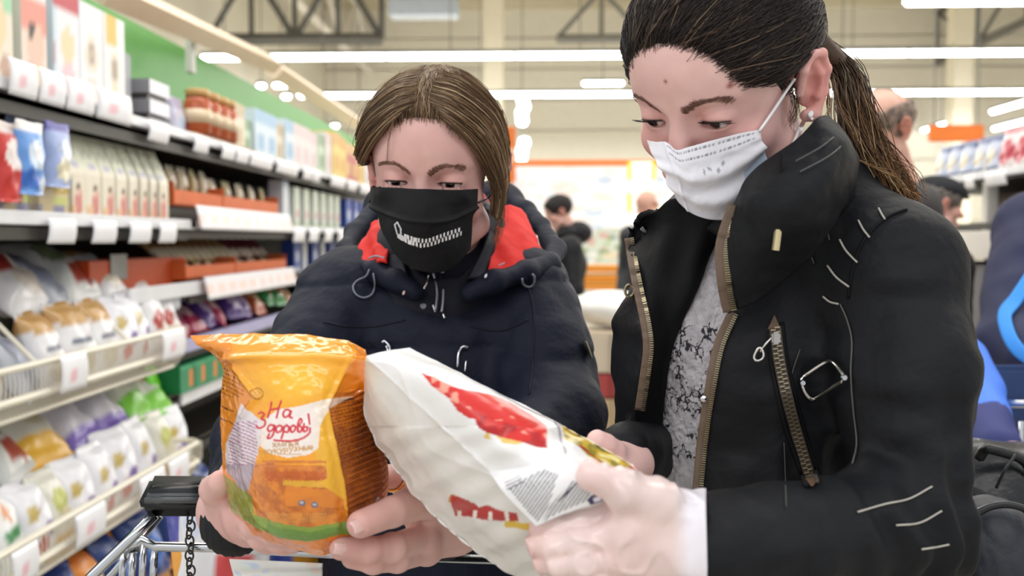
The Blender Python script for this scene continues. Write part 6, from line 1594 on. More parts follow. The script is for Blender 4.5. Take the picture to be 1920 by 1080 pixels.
def seg(ax0, ay0, bx0, by0, w_):
    e = np.array([bx0 - ax0, by0 - ay0]); t = np.clip(((mx - ax0) * e[0] + (my - ay0) * e[1]) / (e @ e), 0, 1); return np.hypot(mx - ax0 - e[0] * t, my - ay0 - e[1] * t) < w_
cm_[seg(749, 444, 757, 449, 4.5)] = hx('dededf')
for (A_, B_) in (((745, 440), (740, 422)), ((740, 422), (745, 417)), ((745, 417), (752, 430)), ((752, 430), (752, 440))): cm_[seg(*A_, *B_, 1.5)] = hx('cfcfd0')
lmask = sheet('face_mask', Sm, mat('mask_black', rough=0.75, vc=True, var=0.04, bump=0.3, bscale=600, spec=0.3), lwp, 0.0015, disp=fold, cols=cm_)
for pl in ([(897, 380), (910, 374), (920, 366)],):
    q = px_line(pl, 14); b = MB(); b.tube(drape(lw_head, q[:, 0], q[:, 1], 0.003, Y0=0.9), 0.0012, 6); b.obj('ear_loop', M_BLACK, lmask, True)
# hair: combed back from a centre part, soft volume at the temples
fc2 = U(f_el((0, 0.110, 0.006), (0.078, 0.074, 0.099)), f_el((0, 0.075, -0.06), (0.12, 0.085, 0.075)), f_el((0, -0.02, -0.11), (0.12, 0.12, 0.075)), ear_cut(-1), k=0.01)
cap2 = XF(cap_field(0.004, fc2), LW_R, LW_T)
V, Q = polish(cap2, LW_T - 0.2, LW_T + 0.2, 0.003)
h2 = mk('hair', V, Q, M_HAIR, lwp, cols=np.tile(hx('5e4838'), (len(V), 1)) * (1 + 0.2 * fbm(V, 130, 3)[:, None]))
rg = np.random.RandomState(21)
def sweep(ctrls, n, jit, wave, seed, m=18):
    r_ = np.random.RandomState(seed)
    Pn = hairs(Cc + (np.asarray(ctrls, float) - Cc) * np.array([0.95, 0.99, 0.90]), n, m, jit, r_, wave=wave)
    q = (Pn - Cc) / (Rr + 0.006); ln = np.linalg.norm(q, axis=2, keepdims=True)
    tgt = 1.0 + r_.uniform(0.0, 0.05, (n, 1, 1)); k = np.maximum(ln, np.where(np.linspace(0, 1, m)[None, :, None] < 0.08, ln, tgt)); return Cc + q / ln * k * (Rr + 0.006)
right = [[(0.030, 0.080, 0.104), (0.044, 0.082, 0.092), (0.063, 0.072, 0.066), (0.082, 0.048, 0.034), (0.090, 0.010, 0.020), (0.07, -0.05, 0.01)],
         [(0.012, 0.070, 0.122), (0.035, 0.075, 0.112), (0.070, 0.060, 0.080), (0.092, 0.035, 0.042), (0.094, 0.0, 0.03), (0.07, -0.06, 0.02)],
         [(0.012, 0.045, 0.138), (0.040, 0.050, 0.130), (0.078, 0.035, 0.095), (0.094, 0.015, 0.06), (0.092, -0.02, 0.04), (0.06, -0.08, 0.03)],
         [(0.012, 0.010, 0.148), (0.042, 0.010, 0.138), (0.080, 0.0, 0.10), (0.090, -0.02, 0.07), (0.085, -0.05, 0.05), (0.05, -0.09, 0.04)],
         [(0.012, -0.03, 0.146), (0.042, -0.04, 0.13), (0.07, -0.05, 0.095), (0.075, -0.06, 0.07), (0.065, -0.08, 0.05), (0.03, -0.1, 0.04)]]
left = [[(-0.026, 0.080, 0.106), (-0.040, 0.084, 0.095), (-0.060, 0.074, 0.068), (-0.074, 0.056, 0.034), (-0.084, 0.040, 0.000), (-0.082, 0.034, -0.035)],
        [(-0.008, 0.070, 0.122), (-0.035, 0.075, 0.112), (-0.068, 0.060, 0.080), (-0.086, 0.040, 0.036), (-0.090, 0.028, -0.005), (-0.086, 0.022, -0.045)],
        [(-0.008, 0.045, 0.138), (-0.040, 0.050, 0.130), (-0.076, 0.035, 0.095), (-0.090, 0.02, 0.05), (-0.093, 0.012, 0.010), (-0.088, 0.012, -0.03)],
        [(-0.008, 0.010, 0.148), (-0.042, 0.010, 0.138), (-0.078, 0.0, 0.10), (-0.090, -0.015, 0.06), (-0.088, -0.03, 0.035), (-0.06, -0.07, 0.03)],
        [(-0.008, -0.03, 0.146), (-0.042, -0.04, 0.13), (-0.07, -0.05, 0.095), (-0.08, -0.06, 0.06), (-0.065, -0.08, 0.04), (-0.03, -0.1, 0.03)]]
hl_front = hairline(fc2, (-0.045, -0.035, -0.025, -0.012, 0.0, 0.012, 0.025, 0.035, 0.045))
topc = [comb(hl_front, 420, 0.02, 31, end=np.array([0.0, -0.05, 0.135]), spread=0.010, m=18, cut=fc2), comb([(-0.04, 0.05, 0.11), (0, 0.055, 0.12), (0.04, 0.05, 0.11)], 300, 0.03, 32, end=np.array([0.0, -0.06, 0.125]), spread=0.010, m=18, cut=fc2)]
Hs = np.concatenate([sweep(right, 1900, 0.0022, 0.0016, 1), sweep(left, 1900, 0.0022, 0.0016, 2)] + topc)
Vh, Qh, Ch = strands(Hs @ LW_R.T + LW_T, 0.00052, 0.00035, pal(len(Hs), rg, hx('54412f'), hx('a58664'), hx('d2bb98'), 0.10))
tag(mk('hair_strands', Vh, Qh, M_HAIR, h2, cols=Ch), kind='stuff')
ws = np.concatenate([sweep([[(0.03, 0.078, 0.105), (0.036, 0.088, 0.085), (0.040, 0.088, 0.06), (0.043, 0.082, 0.04)], [(0.031, 0.078, 0.105), (0.0375, 0.088, 0.085), (0.041, 0.088, 0.06), (0.044, 0.082, 0.045)]], 5, 0.0006, 0.001, 4),
                     sweep([[(-0.080, 0.02, 0.0), (-0.088, 0.018, -0.03), (-0.085, 0.016, -0.06), (-0.08, 0.02, -0.09)], [(-0.082, 0.01, 0.0), (-0.09, 0.005, -0.03), (-0.09, 0.0, -0.06), (-0.085, 0.0, -0.085)]], 40, 0.002, 0.003, 5)])
Vh, Qh, Ch = strands(ws @ LW_R.T + LW_T, 0.0003, 0.00015, pal(len(ws), rg, hx('6a4c38'), hx('b39470')))
tag(mk('loose_strands', Vh, Qh, M_HAIR, h2, cols=Ch), kind='stuff')
fl_ = sweep(right[2:] + [left[2]], 120, 0.006, 0.006, 8)
Vh, Qh, Ch = strands(fl_ @ LW_R.T + LW_T, 0.0002, 0.0001, pal(len(fl_), rg, hx('8a6c50'), hx('c9b08c')))
tag(mk('loose_hairs', Vh, Qh, M_HAIR, h2, cols=Ch), kind='stuff')
# ------------------------------------------------------------------ the two food bags
def seg_d(mx, my, pl):
    d = np.full(mx.shape, 1e9); pl = np.asarray(pl, float)
    for a, b_ in zip(pl[:-1], pl[1:]):
        e = b_ - a; t = np.clip(((mx - a[0]) * e[0] + (my - a[1]) * e[1]) / (e @ e + 1e-9), 0, 1)
        d = np.minimum(d, np.hypot(mx - a[0] - e[0] * t, my - a[1] - e[1] * t))
    return d
def in_poly(mx, my, poly):
    ins = np.zeros(mx.shape, bool); n = len(poly)
    for i in range(n):
        a, b_ = poly[i], poly[(i + 1) % n]
        c = (a[1] > my) != (b_[1] > my); ins ^= c & (mx < (b_[0] - a[0]) * (my - a[1]) / (b_[1] - a[1] + 1e-12) + a[0])
    return ins
def blend(c, col, m):
    m = np.clip(m, 0, 1)[..., None]; return c * (1 - m) + np.asarray(col) * m
og = [[(357, 630, .862), (420, 627, .852), (480, 627, .846), (540, 628, .845), (600, 633, .846), (650, 640, .852), (684, 656, .862)],
      [(370, 646, .855), (425, 652, .836), (490, 657, .826), (545, 660, .822), (600, 668, .822), (655, 674, .828), (688, 682, .850)],
      [(415, 682, .858), (440, 690, .832), (500, 700, .812), (545, 706, .806), (590, 715, .806), (640, 718, .822), (692, 720, .856)],
      [(413, 760, .862), (450, 772, .822), (500, 774, .802), (545, 777, .796), (590, 777, .798), (622, 772, .812), (694, 775, .860)],
      [(415, 830, .864), (456, 852, .818), (500, 854, .793), (550, 855, .787), (600, 853, .790), (633, 850, .803), (706, 835, .862)],
      [(420, 900, .866), (463, 918, .818), (510, 928, .793), (560, 930, .788), (610, 928, .790), (643, 922, .804), (719, 892, .862)],
      [(430, 950, .872), (476, 985, .826), (520, 998, .806), (570, 1006, .800), (615, 1006, .804), (650, 992, .812), (716, 945, .868)],
      [(450, 985, .885), (492, 1010, .846), (530, 1024, .836), (575, 1037, .832), (612, 1041, .832), (652, 1018, .842), (700, 982, .875)]]
og = np.array(og, float)
NU, NV = 300, 260
Gpx = surf(og, NU, NV)
Sw_ = np.empty_like(Gpx)
dd = np.stack([(Gpx[..., 0] - 960) / F, (540 - Gpx[..., 1]) / F, -np.ones(Gpx.shape[:2])], -1) @ CR.T
Sw_ = CAM + dd * (Gpx[..., 2] / dd[..., 1])[..., None]
ox, oy = Gpx[..., 0], Gpx[..., 1]
NV_ = normals(Sw_)
if np.mean(np.sum(NV_ * (CAM - Sw_), 2)) < 0: NV_ = -NV_
t_u = np.linspace(0, 1, NU)[:, None]
# crumples of the film
cr = 0.0012 * (1 - np.abs(fbm(Sw_, 26, 3, 2))) ** 3 * np.clip(1.5 - 4 * t_u, 0.25, 1) + 0.0010 * fbm(Sw_, 70, 5)
cr += 0.004 * np.exp(-((oy - 672 - 0.02 * (ox - 500)) / 7) ** 2) * (ox > 420) + 0.0025 * np.exp(-(seg_d(ox, oy, [(655, 672), (610, 765), (640, 900), (650, 1005)]) / 4) ** 2) + 0.002 * np.exp(-(seg_d(ox, oy, [(440, 690), (480, 745), (455, 780)]) / 5) ** 2)
cr += 0.0012 * np.sin(oy * 0.55 + 0.25 * ox) * np.clip((ox - 640) / 30, 0, 1) * (oy > 730)
Sw_ = Sw_ + NV_ * cr[..., None]
c = np.tile(hx('f6a31c'), ox.shape + (1,))
pn = fbm(Sw_, 110, 4, 3); pn2 = fbm(Sw_, 300, 8, 2)
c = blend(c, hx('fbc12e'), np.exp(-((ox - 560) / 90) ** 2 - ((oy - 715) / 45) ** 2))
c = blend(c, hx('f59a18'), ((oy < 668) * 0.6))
c = blend(c, hx('f0b52c'), in_poly(ox, oy, [(600, 760), (628, 765), (650, 1000), (600, 1000), (590, 830)]) * 0.9)
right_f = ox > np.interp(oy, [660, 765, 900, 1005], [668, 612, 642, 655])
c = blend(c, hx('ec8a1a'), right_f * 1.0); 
flk = np.clip(0.5 + 0.9 * pn + 0.5 * pn2, 0, 1)
fl_col = hx('b0601a') * flk[..., None] + hx('8a3f12') * (1 - flk[..., None])
c = np.where((right_f & (oy > 800))[..., None], blend(c, 0, 0) * 0 + (c * 0.25 + fl_col * 0.75 * 1.0), c)
c = np.where((right_f & (oy > 735) & (oy <= 800))[..., None], c * 0.65 + fl_col * 0.35, c)
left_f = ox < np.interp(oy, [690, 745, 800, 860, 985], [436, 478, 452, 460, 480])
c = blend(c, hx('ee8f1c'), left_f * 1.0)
# window with flakes
win = in_poly(ox, oy, [(470, 872), (500, 868), (612, 876), (614, 895), (600, 905), (640, 935), (648, 985), (560, 1000), (490, 985), (468, 930)])
c = np.where(win[..., None], np.clip(fl_col * 1.25 + 0.05, 0, 1) * 0.8 + c * 0.2, c)
c = blend(c, hx('e9b030'), (win & (np.abs(oy - 905 - 0.05 * (ox - 540)) < 6) & (ox > 530)) * 0.9)
c = blend(c, hx('e9892a'), (in_poly(ox, oy, [(535, 912), (612, 918), (640, 935), (640, 952), (536, 948)])) * 0.85)
for (a, b_) in ((566, 943), (590, 947)): c = blend(c, hx('6d6d8c'), (np.hypot((ox - a) / 7, (oy - b_) / 6) < 1) * 0.9); c = blend(c, hx('d8d0d0'), (np.hypot((ox - a) / 4, (oy - b_ + 1) / 2.5) < 1) * 0.9)
for k in range(4): c = blend(c, hx('e2a04a'), (np.abs(oy - 962 - 4.5 * k - 3 * np.sin((ox - 500) / 40)) < 1.2) & (ox > 500) & (ox < 612) & (np.sin(ox * 1.3 + k) > -0.5))
c = blend(c, hx('d97b2a'), ((np.abs(oy - 866 - 0.004 * (ox - 550)) < 2.5) | (np.abs(oy - 874) < 1.5)) & (ox > 490) & (ox < 612))
c = blend(c, hx('c5501a'), in_poly(ox, oy, [(495, 884), (612, 884), (612, 900), (500, 903)]) * (np.sin(ox * 0.8) * np.sin(oy * 1.1) > -0.2) * 0.75)
# green foot, orange below
gy = np.interp(ox, [425, 480, 520, 580, 640, 650], [940, 978, 992, 1003, 990, 985])
c = blend(c, hx('8aa53a'), (oy > gy - 12) & (ox < 652)); c = blend(c, hx('6b9433'), (oy > gy - 4) & (ox < 652) & (ox > 500)); c = blend(c, hx('f0861c'), (oy > gy + 14) | ((oy > gy - 6) & right_f))
c = blend(c, hx('9a9a3c'), left_f & (oy > 890 + (ox - 420) * 0.8) & (oy < gy + 6))
# pale side panel with purple print
sp = in_poly(ox, oy, [(452, 757), (492, 790), (488, 830), (478, 870), (464, 925), (445, 912), (425, 880), (424, 832)])
c = blend(c, hx('e9dcdc'), sp); c = blend(c, hx('b9a6b0'), sp & (oy > 870)); c = blend(c, hx('a04a8a'), sp & (oy < 872) & (((oy + 0.1 * ox - 0.55 * (ox - 424)) % 6.5) < 2.8) & (np.sin(ox * 1.7 + oy) > -0.65) & (ox > 430) & (ox < 482) & (oy > 790))
# dark print at the upper left and the round mark
for k in range(9):
    yy = 690 + 8 * k; c = blend(c, hx('5a3210'), left_f & (np.abs(oy - yy - 0.5 * (ox - 420)) < 1.3) & (np.sin(ox * 1.9 + k * 2) > -0.4) & (oy < 745) & (ox < 466 - 2 * k))
for yy in (762, 785): c = blend(c, hx('5a3210'), left_f & (np.abs(oy - yy - 0.5 * (ox - 415)) < 1.2) & (ox < 436))
rd = np.hypot(ox - 483, (oy - 738) / 1.0); c = blend(c, hx('8a5a12'), ((np.abs(rd - 10) < 1.1) | ((rd < 7) & (np.sin(ox * 1.5 - oy) > 0.5))) * 0.9)
# fine dark print on the right side
for k in range(34):
    yy = 752 + 6.4 * k; sl = -0.22 - 0.008 * k
    c = blend(c, hx('6a3208'), (right_f & (np.abs(oy - yy - sl * (ox - 660)) < 1.25) & (np.sin(ox * 1.35 + k * 1.7) > -0.55) & (ox < 708) & (oy > 745)) * (0.85 if k < 18 else 0.4))
c = blend(c, hx('4a2206'), right_f & (np.abs(oy - 748 + 0.22 * (ox - 655)) < 2) & (ox > 632) & (ox < 662))
# white panel with the red name
wp = in_poly(ox, oy, [(492, 790), (520, 768), (560, 762), (612, 748), (662, 742), (612, 768), (600, 800), (597, 840), (580, 852), (540, 858), (505, 850), (488, 835)])
c = blend(c, hx('f3e7df'), wp * np.clip(1.15 - 0.004 * np.abs(ox - 545), 0, 1))
RED = hx('cf2030'); ORN = hx('d9822e')
word = [  # brush lettering traced as pen strokes: На / Здоровы!
 [(511, 762), (509, 776), (506, 789)], [(527, 760), (523, 774), (520, 790)], [(508, 776), (516, 774), (524, 773)],
 [(543, 778), (536, 775), (531, 781), (532, 788), (538, 787), (543, 779), (541, 788), (545, 790)],
 [(487, 772), (492, 770), (497, 774), (492, 781), (498, 785), (496, 794), (488, 798), (483, 794)],
 [(515, 794), (508, 792), (503, 798), (506, 804), (513, 800), (516, 793), (515, 804), (510, 814), (503, 816), (506, 808)],
 [(525, 793), (519, 797), (520, 805), (527, 803), (529, 796), (525, 793)],
 [(533, 795), (531, 806), (528, 816)], [(532, 798), (538, 793), (542, 798), (539, 805), (532, 804)],
 [(550, 793), (545, 797), (546, 805), (552, 802), (554, 796), (550, 793)],
 [(558, 803), (558, 790), (562, 781), (565, 786), (560, 793), (565, 797), (563, 804), (558, 804)],
 [(569, 790), (568, 803), (574, 802), (575, 796), (569, 796)],
 [(577, 773), (578, 782), (579, 790)], [(580, 798), (579, 806), (570, 814), (556, 819), (535, 821), (515, 819)]]
for i_, s_ in enumerate(word):
    s_ = np.asarray(s_, float)
    s_ = (s_ - (526, 776)) * (1.16, 1.05) + (526, 769) if i_ < 4 else (s_ - (532, 800)) * (1.03, 1.06) + (532, 805)
    q = px_line(s_, 6 * len(s_)); c = blend(c, RED, np.clip(2.35 - seg_d(ox, oy, q), 0, 1))
c = blend(c, RED, np.hypot(ox - 580, oy - 795) < 1.6)
# smaller grey orange lettering: Хлопья / кукурузные
def pen(txt, x, y, h, col, dx, slope):
    """pen-stroke Cyrillic capitals for small print"""
    G = {'Х': [[(0, 0), (1, 1)], [(1, 0), (0, 1)]], 'л': [[(0, 0), (.5, 1), (1, 0)]], 'о': [[(.5, 0), (0, .5), (.5, 1), (1, .5), (.5, 0)]], 'п': [[(0, 0), (0, 1), (1, 1), (1, 0)]], 'ь': [[(0, 1), (0, 0), (.8, 0), (.8, .5), (0, .5)]],
         'я': [[(1, 0), (1, 1), (.2, 1), (.2, .5), (1, .5)], [(.5, .5), (0, 0)]], 'к': [[(0, 0), (0, 1)], [(1, 1), (0, .5), (1, 0)]], 'у': [[(0, 1), (.5, .4)], [(1, 1), (.2, -.4)]], 'р': [[(0, -.4), (0, 1), (.9, .9), (.9, .3), (0, .2)]],
         'з': [[(0, 1), (.8, .9), (.3, .5), (.9, .2), (0, 0)]], 'н': [[(0, 0), (0, 1)], [(1, 0), (1, 1)], [(0, .5), (1, .5)]], 'ы': [[(0, 1), (0, 0), (.5, 0), (.5, .5), (0, .5)], [(1, 0), (1, 1)]], 'е': [[(0, .5), (1, .5), (.8, 1), (0, .8), (0, .2), (.9, 0)]]}
    global c
    for ch in txt:
        for st in G.get(ch, []):
            q = np.array([(x + a * dx * 0.72, y - b_ * h + slope * 0) for a, b_ in st]); c = blend(c, col, np.clip(1.7 - seg_d(ox, oy, q), 0, 1) * 0.85)
        x += dx; y += slope * dx
pen('Хлопья', 512, 838, 7, hx('b98a5a'), 8.2, -0.06)
pen('кукурузные', 497, 851, 7, hx('c99450'), 9.2, -0.10)
c = blend(c, hx('d2a56a'), wp & (np.abs(oy - 852) < 1) & (ox > 520) & (ox < 565))
ob = empty('food_bag', P(560, 1040, .85), 'orange bag of corn flakes with red lettering held by the fair haired woman', 'bag')
M_FILM = mat('bag_film', rough=0.22, spec=0.5, vc=True, var=0.02, coat=0.5, bump=0.35, bscale=34, bdist=0.006)
# closed bag: front skin plus a back skin sharing its edge
u_ = np.linspace(0, 1, NU)[:, None]; v_ = np.linspace(0, 1, NV)[None, :]
gap = 0.085 * np.clip(1 - np.abs(2 * v_ - 1) ** 3, 0, 1) ** 0.6 * np.interp(u_, [0, 0.12, 0.3, 0.85, 1.0], [0.02, 0.25, 1.0, 1.0, 0.35]) + 0.0015
Bk = surf(Pg([[(a, b_, y) for a, b_, y in r] for r in og]), 60, 52)
gb = gap[::NU // 60][:60, ::NV // 52][:, :52]
Bk = Bk + np.array([0.04, 1.0, 0.0]) * gb[..., None]
n = NU * NV
front = mk('front_film', Sw_.reshape(-1, 3), grid_faces(NU, NV), M_FILM, ob, cols=c.reshape(-1, 3))
def rimstrip(A, B):
    m = len(A); B2 = np.stack([np.interp(np.linspace(0, 1, m), np.linspace(0, 1, len(B)), B[:, k]) for k in range(3)], 1)
    return np.concatenate([A, B2]), np.stack([np.arange(m - 1), np.arange(1, m), np.arange(1, m) + m, np.arange(m - 1) + m], 1)
pr_ = [(Bk.reshape(-1, 3), grid_faces(60, 52))] + [rimstrip(a, b_) for a, b_ in ((Sw_[0], Bk[0]), (Sw_[-1], Bk[-1]), (Sw_[:, 0], Bk[:, 0]), (Sw_[:, -1], Bk[:, -1]))]
Vb, Qb = join_parts(pr_)
mk('back_film', Vb, Qb, M_FILM, ob, cols=np.tile(hx('e58a1e'), (len(Vb), 1)))

# white bag with red picture
wg = [[(688, 668, .790), (714, 661, .790), (740, 656, .800), (766, 654, .815), (745, 700, .87), (700, 720, .86), (684, 716, .826), (685, 690, .803)],
      [(745, 722, .766), (800, 705, .750), (852, 702, .762), (900, 722, .806), (860, 790, .90), (740, 850, .89), (688, 790, .826), (714, 760, .785)],
      [(810, 782, .746), (880, 768, .724), (950, 762, .736), (1008, 776, .790), (960, 860, .90), (830, 930, .88), (744, 880, .815), (774, 836, .766)],
      [(870, 838, .731), (940, 832, .708), (1032, 820, .718), (1092, 822, .772), (1050, 900, .89), (920, 1000, .86), (810, 960, .805), (838, 905, .756)],
      [(920, 885, .716), (1002, 870, .698), (1098, 866, .705), (1160, 860, .750), (1120, 960, .87), (1000, 1060, .84), (880, 1022, .795), (898, 966, .741)],
      [(985, 950, .708), (1060, 930, .694), (1150, 910, .702), (1196, 888, .745), (1170, 990, .85), (1060, 1090, .82), (958, 1074, .785), (968, 1020, .735)],
      [(1085, 1010, .712), (1130, 985, .704), (1180, 960, .71), (1205, 940, .745), (1200, 1020, .82), (1140, 1110, .80), (1050, 1110, .775), (1065, 1060, .738)],
      [(1180, 1050, .735), (1195, 1035, .73), (1208, 1020, .733), (1214, 1005, .745), (1212, 1040, .77), (1190, 1085, .77), (1170, 1090, .76), (1172, 1070, .745)]]
wg = np.array(wg, float)
# sharpen the crease and the upper edge by doubling control columns close to them
def sharpen(G, cols, e=0.07):
    out = []
    n = G.shape[1]
    for j in range(n):
        if j in cols:
            out.append(G[:, j] * (1 - e) + G[:, (j - 1) % n] * e); out.append(G[:, j]); out.append(G[:, j] * (1 - e) + G[:, (j + 1) % n] * e)
        else: out.append(G[:, j])
    return np.stack(out, 1)
wg = sharpen(wg, (0, 3, 6))
NU2, NV2 = 320, 420
Gp2 = surf(wg, NU2, NV2, False, True)
dd = np.stack([(Gp2[..., 0] - 960) / F, (540 - Gp2[..., 1]) / F, -np.ones(Gp2.shape[:2])], -1) @ CR.T
S2 = CAM + dd * (Gp2[..., 2] / dd[..., 1])[..., None]
N2 = normals(S2, False, True)
if np.mean(np.sum(N2[:, :120] * (CAM - S2[:, :120]), 2)) < 0: N2 = -N2
wx, wy = Gp2[..., 0], Gp2[..., 1]
jj = np.arange(NV2)[None, :] / NV2 * wg.shape[1]
cr = 0.0016 * (1 - np.abs(fbm(S2, 14, 13, 2))) ** 5 + 0.0007 * fbm(S2, 40, 15) + 0.002 * np.sin(wx * 0.05 + wy * 0.11) * (wy > 800) * 0.4
S2 = S2 + N2 * cr[..., None]
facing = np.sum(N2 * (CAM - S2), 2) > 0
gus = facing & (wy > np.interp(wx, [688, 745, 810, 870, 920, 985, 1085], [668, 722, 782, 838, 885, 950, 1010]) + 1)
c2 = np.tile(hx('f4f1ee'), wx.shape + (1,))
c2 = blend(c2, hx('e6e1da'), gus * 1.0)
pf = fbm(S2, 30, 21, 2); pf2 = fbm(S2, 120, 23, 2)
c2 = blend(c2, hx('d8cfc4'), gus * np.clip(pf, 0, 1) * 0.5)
fr_ = facing & ~gus
rp = in_poly(wx, wy, [(787, 695), (800, 703), (815, 706), (830, 716), (852, 726), (880, 733), (925, 742), (970, 762), (1005, 785), (1024, 800), (1027, 838), (1005, 836), (960, 825), (915, 812), (896, 800), (890, 785), (878, 784), (858, 770), (842, 748), (825, 735), (808, 722)])
c2 = blend(c2, hx('d8251d'), fr_ & rp)
c2 = blend(c2, hx('f0a08a'), fr_ & rp & (pf2 + 0.6 * pf > 0.35) & (np.abs(wy - 745 - 0.45 * (wx - 880)) < 22)); c2 = blend(c2, hx('b81414'), fr_ & rp & (wy > 770 + 0.33 * (wx - 880)) & (pf2 < 0.1))
c2 = blend(c2, hx('e9c46a'), fr_ & (np.abs(wy - 812 - 0.18 * (wx - 900)) < 9 + 4 * pf2) & (wx > 885) & (wx < 985) & (pf2 > -0.25) & ~rp)
c2 = blend(c2, hx('9a8f9a'), fr_ & (seg_d(wx, wy, [(1040, 790), (1052, 815), (1060, 850)]) < 2.2))
ye = in_poly(wx, wy, [(1046, 790), (1090, 802), (1150, 838), (1196, 884), (1150, 878), (1120, 868), (1090, 842), (1062, 822)])
c2 = blend(c2, hx('d9b83a'), fr_ & ye); c2 = blend(c2, hx('f0e2a0'), fr_ & ye & (pf2 > 0.25)); c2 = blend(c2, hx('9a8a2a'), fr_ & ye & (pf2 < -0.35))
c2 = blend(c2, hx('b3202a'), fr_ & (seg_d(wx, wy, [(1086, 836), (1112, 852), (1128, 868)]) < 2.0)); c2 = blend(c2, hx('cc3a22'), fr_ & (wx > 1160) & (pf2 > 0.0) & (wy > 872))
r2 = in_poly(wx, wy, [(846, 928), (862, 930), (880, 938), (898, 952), (912, 947), (935, 955), (968, 962), (973, 978), (940, 978), (905, 972), (875, 968), (852, 968)])
c2 = blend(c2, hx('b42420'), gus & r2); c2 = blend(c2, hx('f0e6dc'), gus & r2 & (np.abs(np.sin((wx - 846) / 9.5)) > 0.93) & (wy > 958)); c2 = blend(c2, hx('c98a4a'), gus & (np.hypot(wx - 850, wy - 934) < 8) & ~r2)
c2 = blend(c2, hx('d9b23a'), gus & (np.abs(wy - 985 - 0.05 * (wx - 970)) < 6) & (wx > 945) & (wx < 1000) & (pf2 > -0.2))
for (a, b_, r_) in ((1012, 1050, 9), (1030, 1060, 8), (1008, 1066, 7), (1048, 1056, 7), (1060, 1066, 6)): c2 = blend(c2, hx('d9b23a'), facing & (np.hypot(wx - a, wy - b_) < r_))
wb_ = empty('food_bag', P(980, 1080, .78), 'white bag with glossy red picture held by the gloved hand', 'bag')
M_FILMW = mat('white_bag_film', rough=0.35, spec=0.5, vc=True, var=0.015, coat=0.15, bump=0.35, bscale=30, bdist=0.006)
Fq = grid_faces(NU2, NV2, False, True)
cap0 = np.array([[0 * NV2 + k for k in range(NV2)]])
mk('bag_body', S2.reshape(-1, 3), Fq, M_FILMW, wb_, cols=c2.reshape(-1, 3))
ends = []
for row_ in (S2[0], S2[-1]):
    m_ = row_.mean(0); V_ = np.concatenate([row_, [m_]]); ends.append((V_, np.array([(k, (k + 1) % NV2, NV2, NV2) for k in range(NV2)])))
for V_, Q_ in ends: mk('end_seal', V_, [(int(a), int(b_), int(d_)) for a, b_, d_, _ in Q_], M_FILMW, wb_, cols=np.tile(hx('f1eeea'), (len(V_), 1)))
# folded bottom flap with the small print
fgx = np.array([[(918, 886, .703), (975, 876, .698), (1035, 868, .694), (1086, 862, .692)], [(940, 918, .694), (1000, 905, .688), (1060, 893, .686), (1108, 892, .686)], [(968, 950, .690), (1025, 938, .684), (1085, 920, .682), (1130, 915, .682)], [(1005, 987, .690), (1050, 968, .686), (1105, 948, .683), (1147, 934, .680)]])
Gf = surf(fgx, 170, 200)
dd = np.stack([(Gf[..., 0] - 960) / F, (540 - Gf[..., 1]) / F, -np.ones(Gf.shape[:2])], -1) @ CR.T
Sf = CAM + dd * (Gf[..., 2] / dd[..., 1])[..., None]
fx_, fy_ = Gf[..., 0], Gf[..., 1]
cf = np.tile(hx('efedec'), fx_.shape + (1,))
# text runs in lines that rise to the right, dark grey small letters
al = math.radians(-55)
a_ = (fx_ - 1000) * math.cos(al) + (fy_ - 920) * math.sin(al); b2 = -(fx_ - 1000) * math.sin(al) + (fy_ - 920) * math.cos(al)
blk = in_poly(fx_, fy_, [(952, 915), (1020, 880), (1046, 888), (1030, 945), (1010, 982), (985, 955)])
blk2 = in_poly(fx_, fy_, [(1072, 900), (1096, 906), (1112, 935), (1040, 966), (1012, 984), (1032, 950)])
let = np.sin(a_ * 2.3 + 1.3 * np.floor(b2 / 6.2)) + 0.6 * np.sin(a_ * 1.1 + 2.1 * np.floor(b2 / 6.2)) > -0.75
c_ = (blk | blk2) & ((b2 % 6.2) < 3.0) & let
cf = blend(cf, hx('2c2c38'), c_)
cf = blend(cf, hx('26263a'), seg_d(fx_, fy_, [(1048, 940), (1082, 905)]) < 1.8)
cf = blend(cf, hx('3a3458'), in_poly(fx_, fy_, [(1100, 938), (1114, 926), (1138, 932), (1130, 946), (1108, 948)])); cf = blend(cf, hx('e6e2ea'), in_poly(fx_, fy_, [(1112, 934), (1124, 930), (1128, 938), (1114, 942)]))
bd = in_poly(fx_, fy_, [(946, 905), (975, 893), (985, 906), (952, 922)]); cf = blend(cf, hx('6a5a68'), bd & (((fy_ + 0.45 * fx_) % 7) < 2.6))
sheet('bottom_flap', Sf, M_FILMW, wb_, 0.0015, disp=0.0012 * fbm(Sf, 40, 2), cols=cf)

# ------------------------------------------------------------------ shopping trolley
ct = empty('shopping_trolley', (-0.32, 1.02, 0), 'chrome shopping trolley with ribbed black handle beside the baskets', 'trolley')
YH = 1.10
b = MB()
h0, h1 = P(262, 950, YH), P(392, 945, YH)
b.bbox((h0 + h1) / 2 + (0, 0.02, 0.002), (np.linalg.norm(h1 - h0), 0.055, 0.030), 0.010); b.obj('handle', M_BLACK, ct, True)
for k in range(5):
    yy = 908 + 7.5 * k; dz = YH + 0.035 - 0.012 * k; q0, q1 = P(292 - 5 * k, yy, dz), P(388, yy, dz); b = MB(); b.tube([q0, q1], 0.0036, 6); b.obj('grip_rib', mat('grip_rib', hx('4a4c4e'), 0.25), ct, True)
b = MB(); b.bbox(P(330, 925, YH + 0.03), (0.072, 0.05, 0.022), 0.008, rotx(0.5)); b.obj('handle_top', M_BLACK, ct, True)
b = MB(); b.tube([P(290, 965, YH), P(240, 1015, YH - 0.01), P(175, 1078, YH - 0.03), P(120, 1140, YH - 0.04)], 0.0062, 8); b.obj('side_rail', M_CHROME, ct, True)
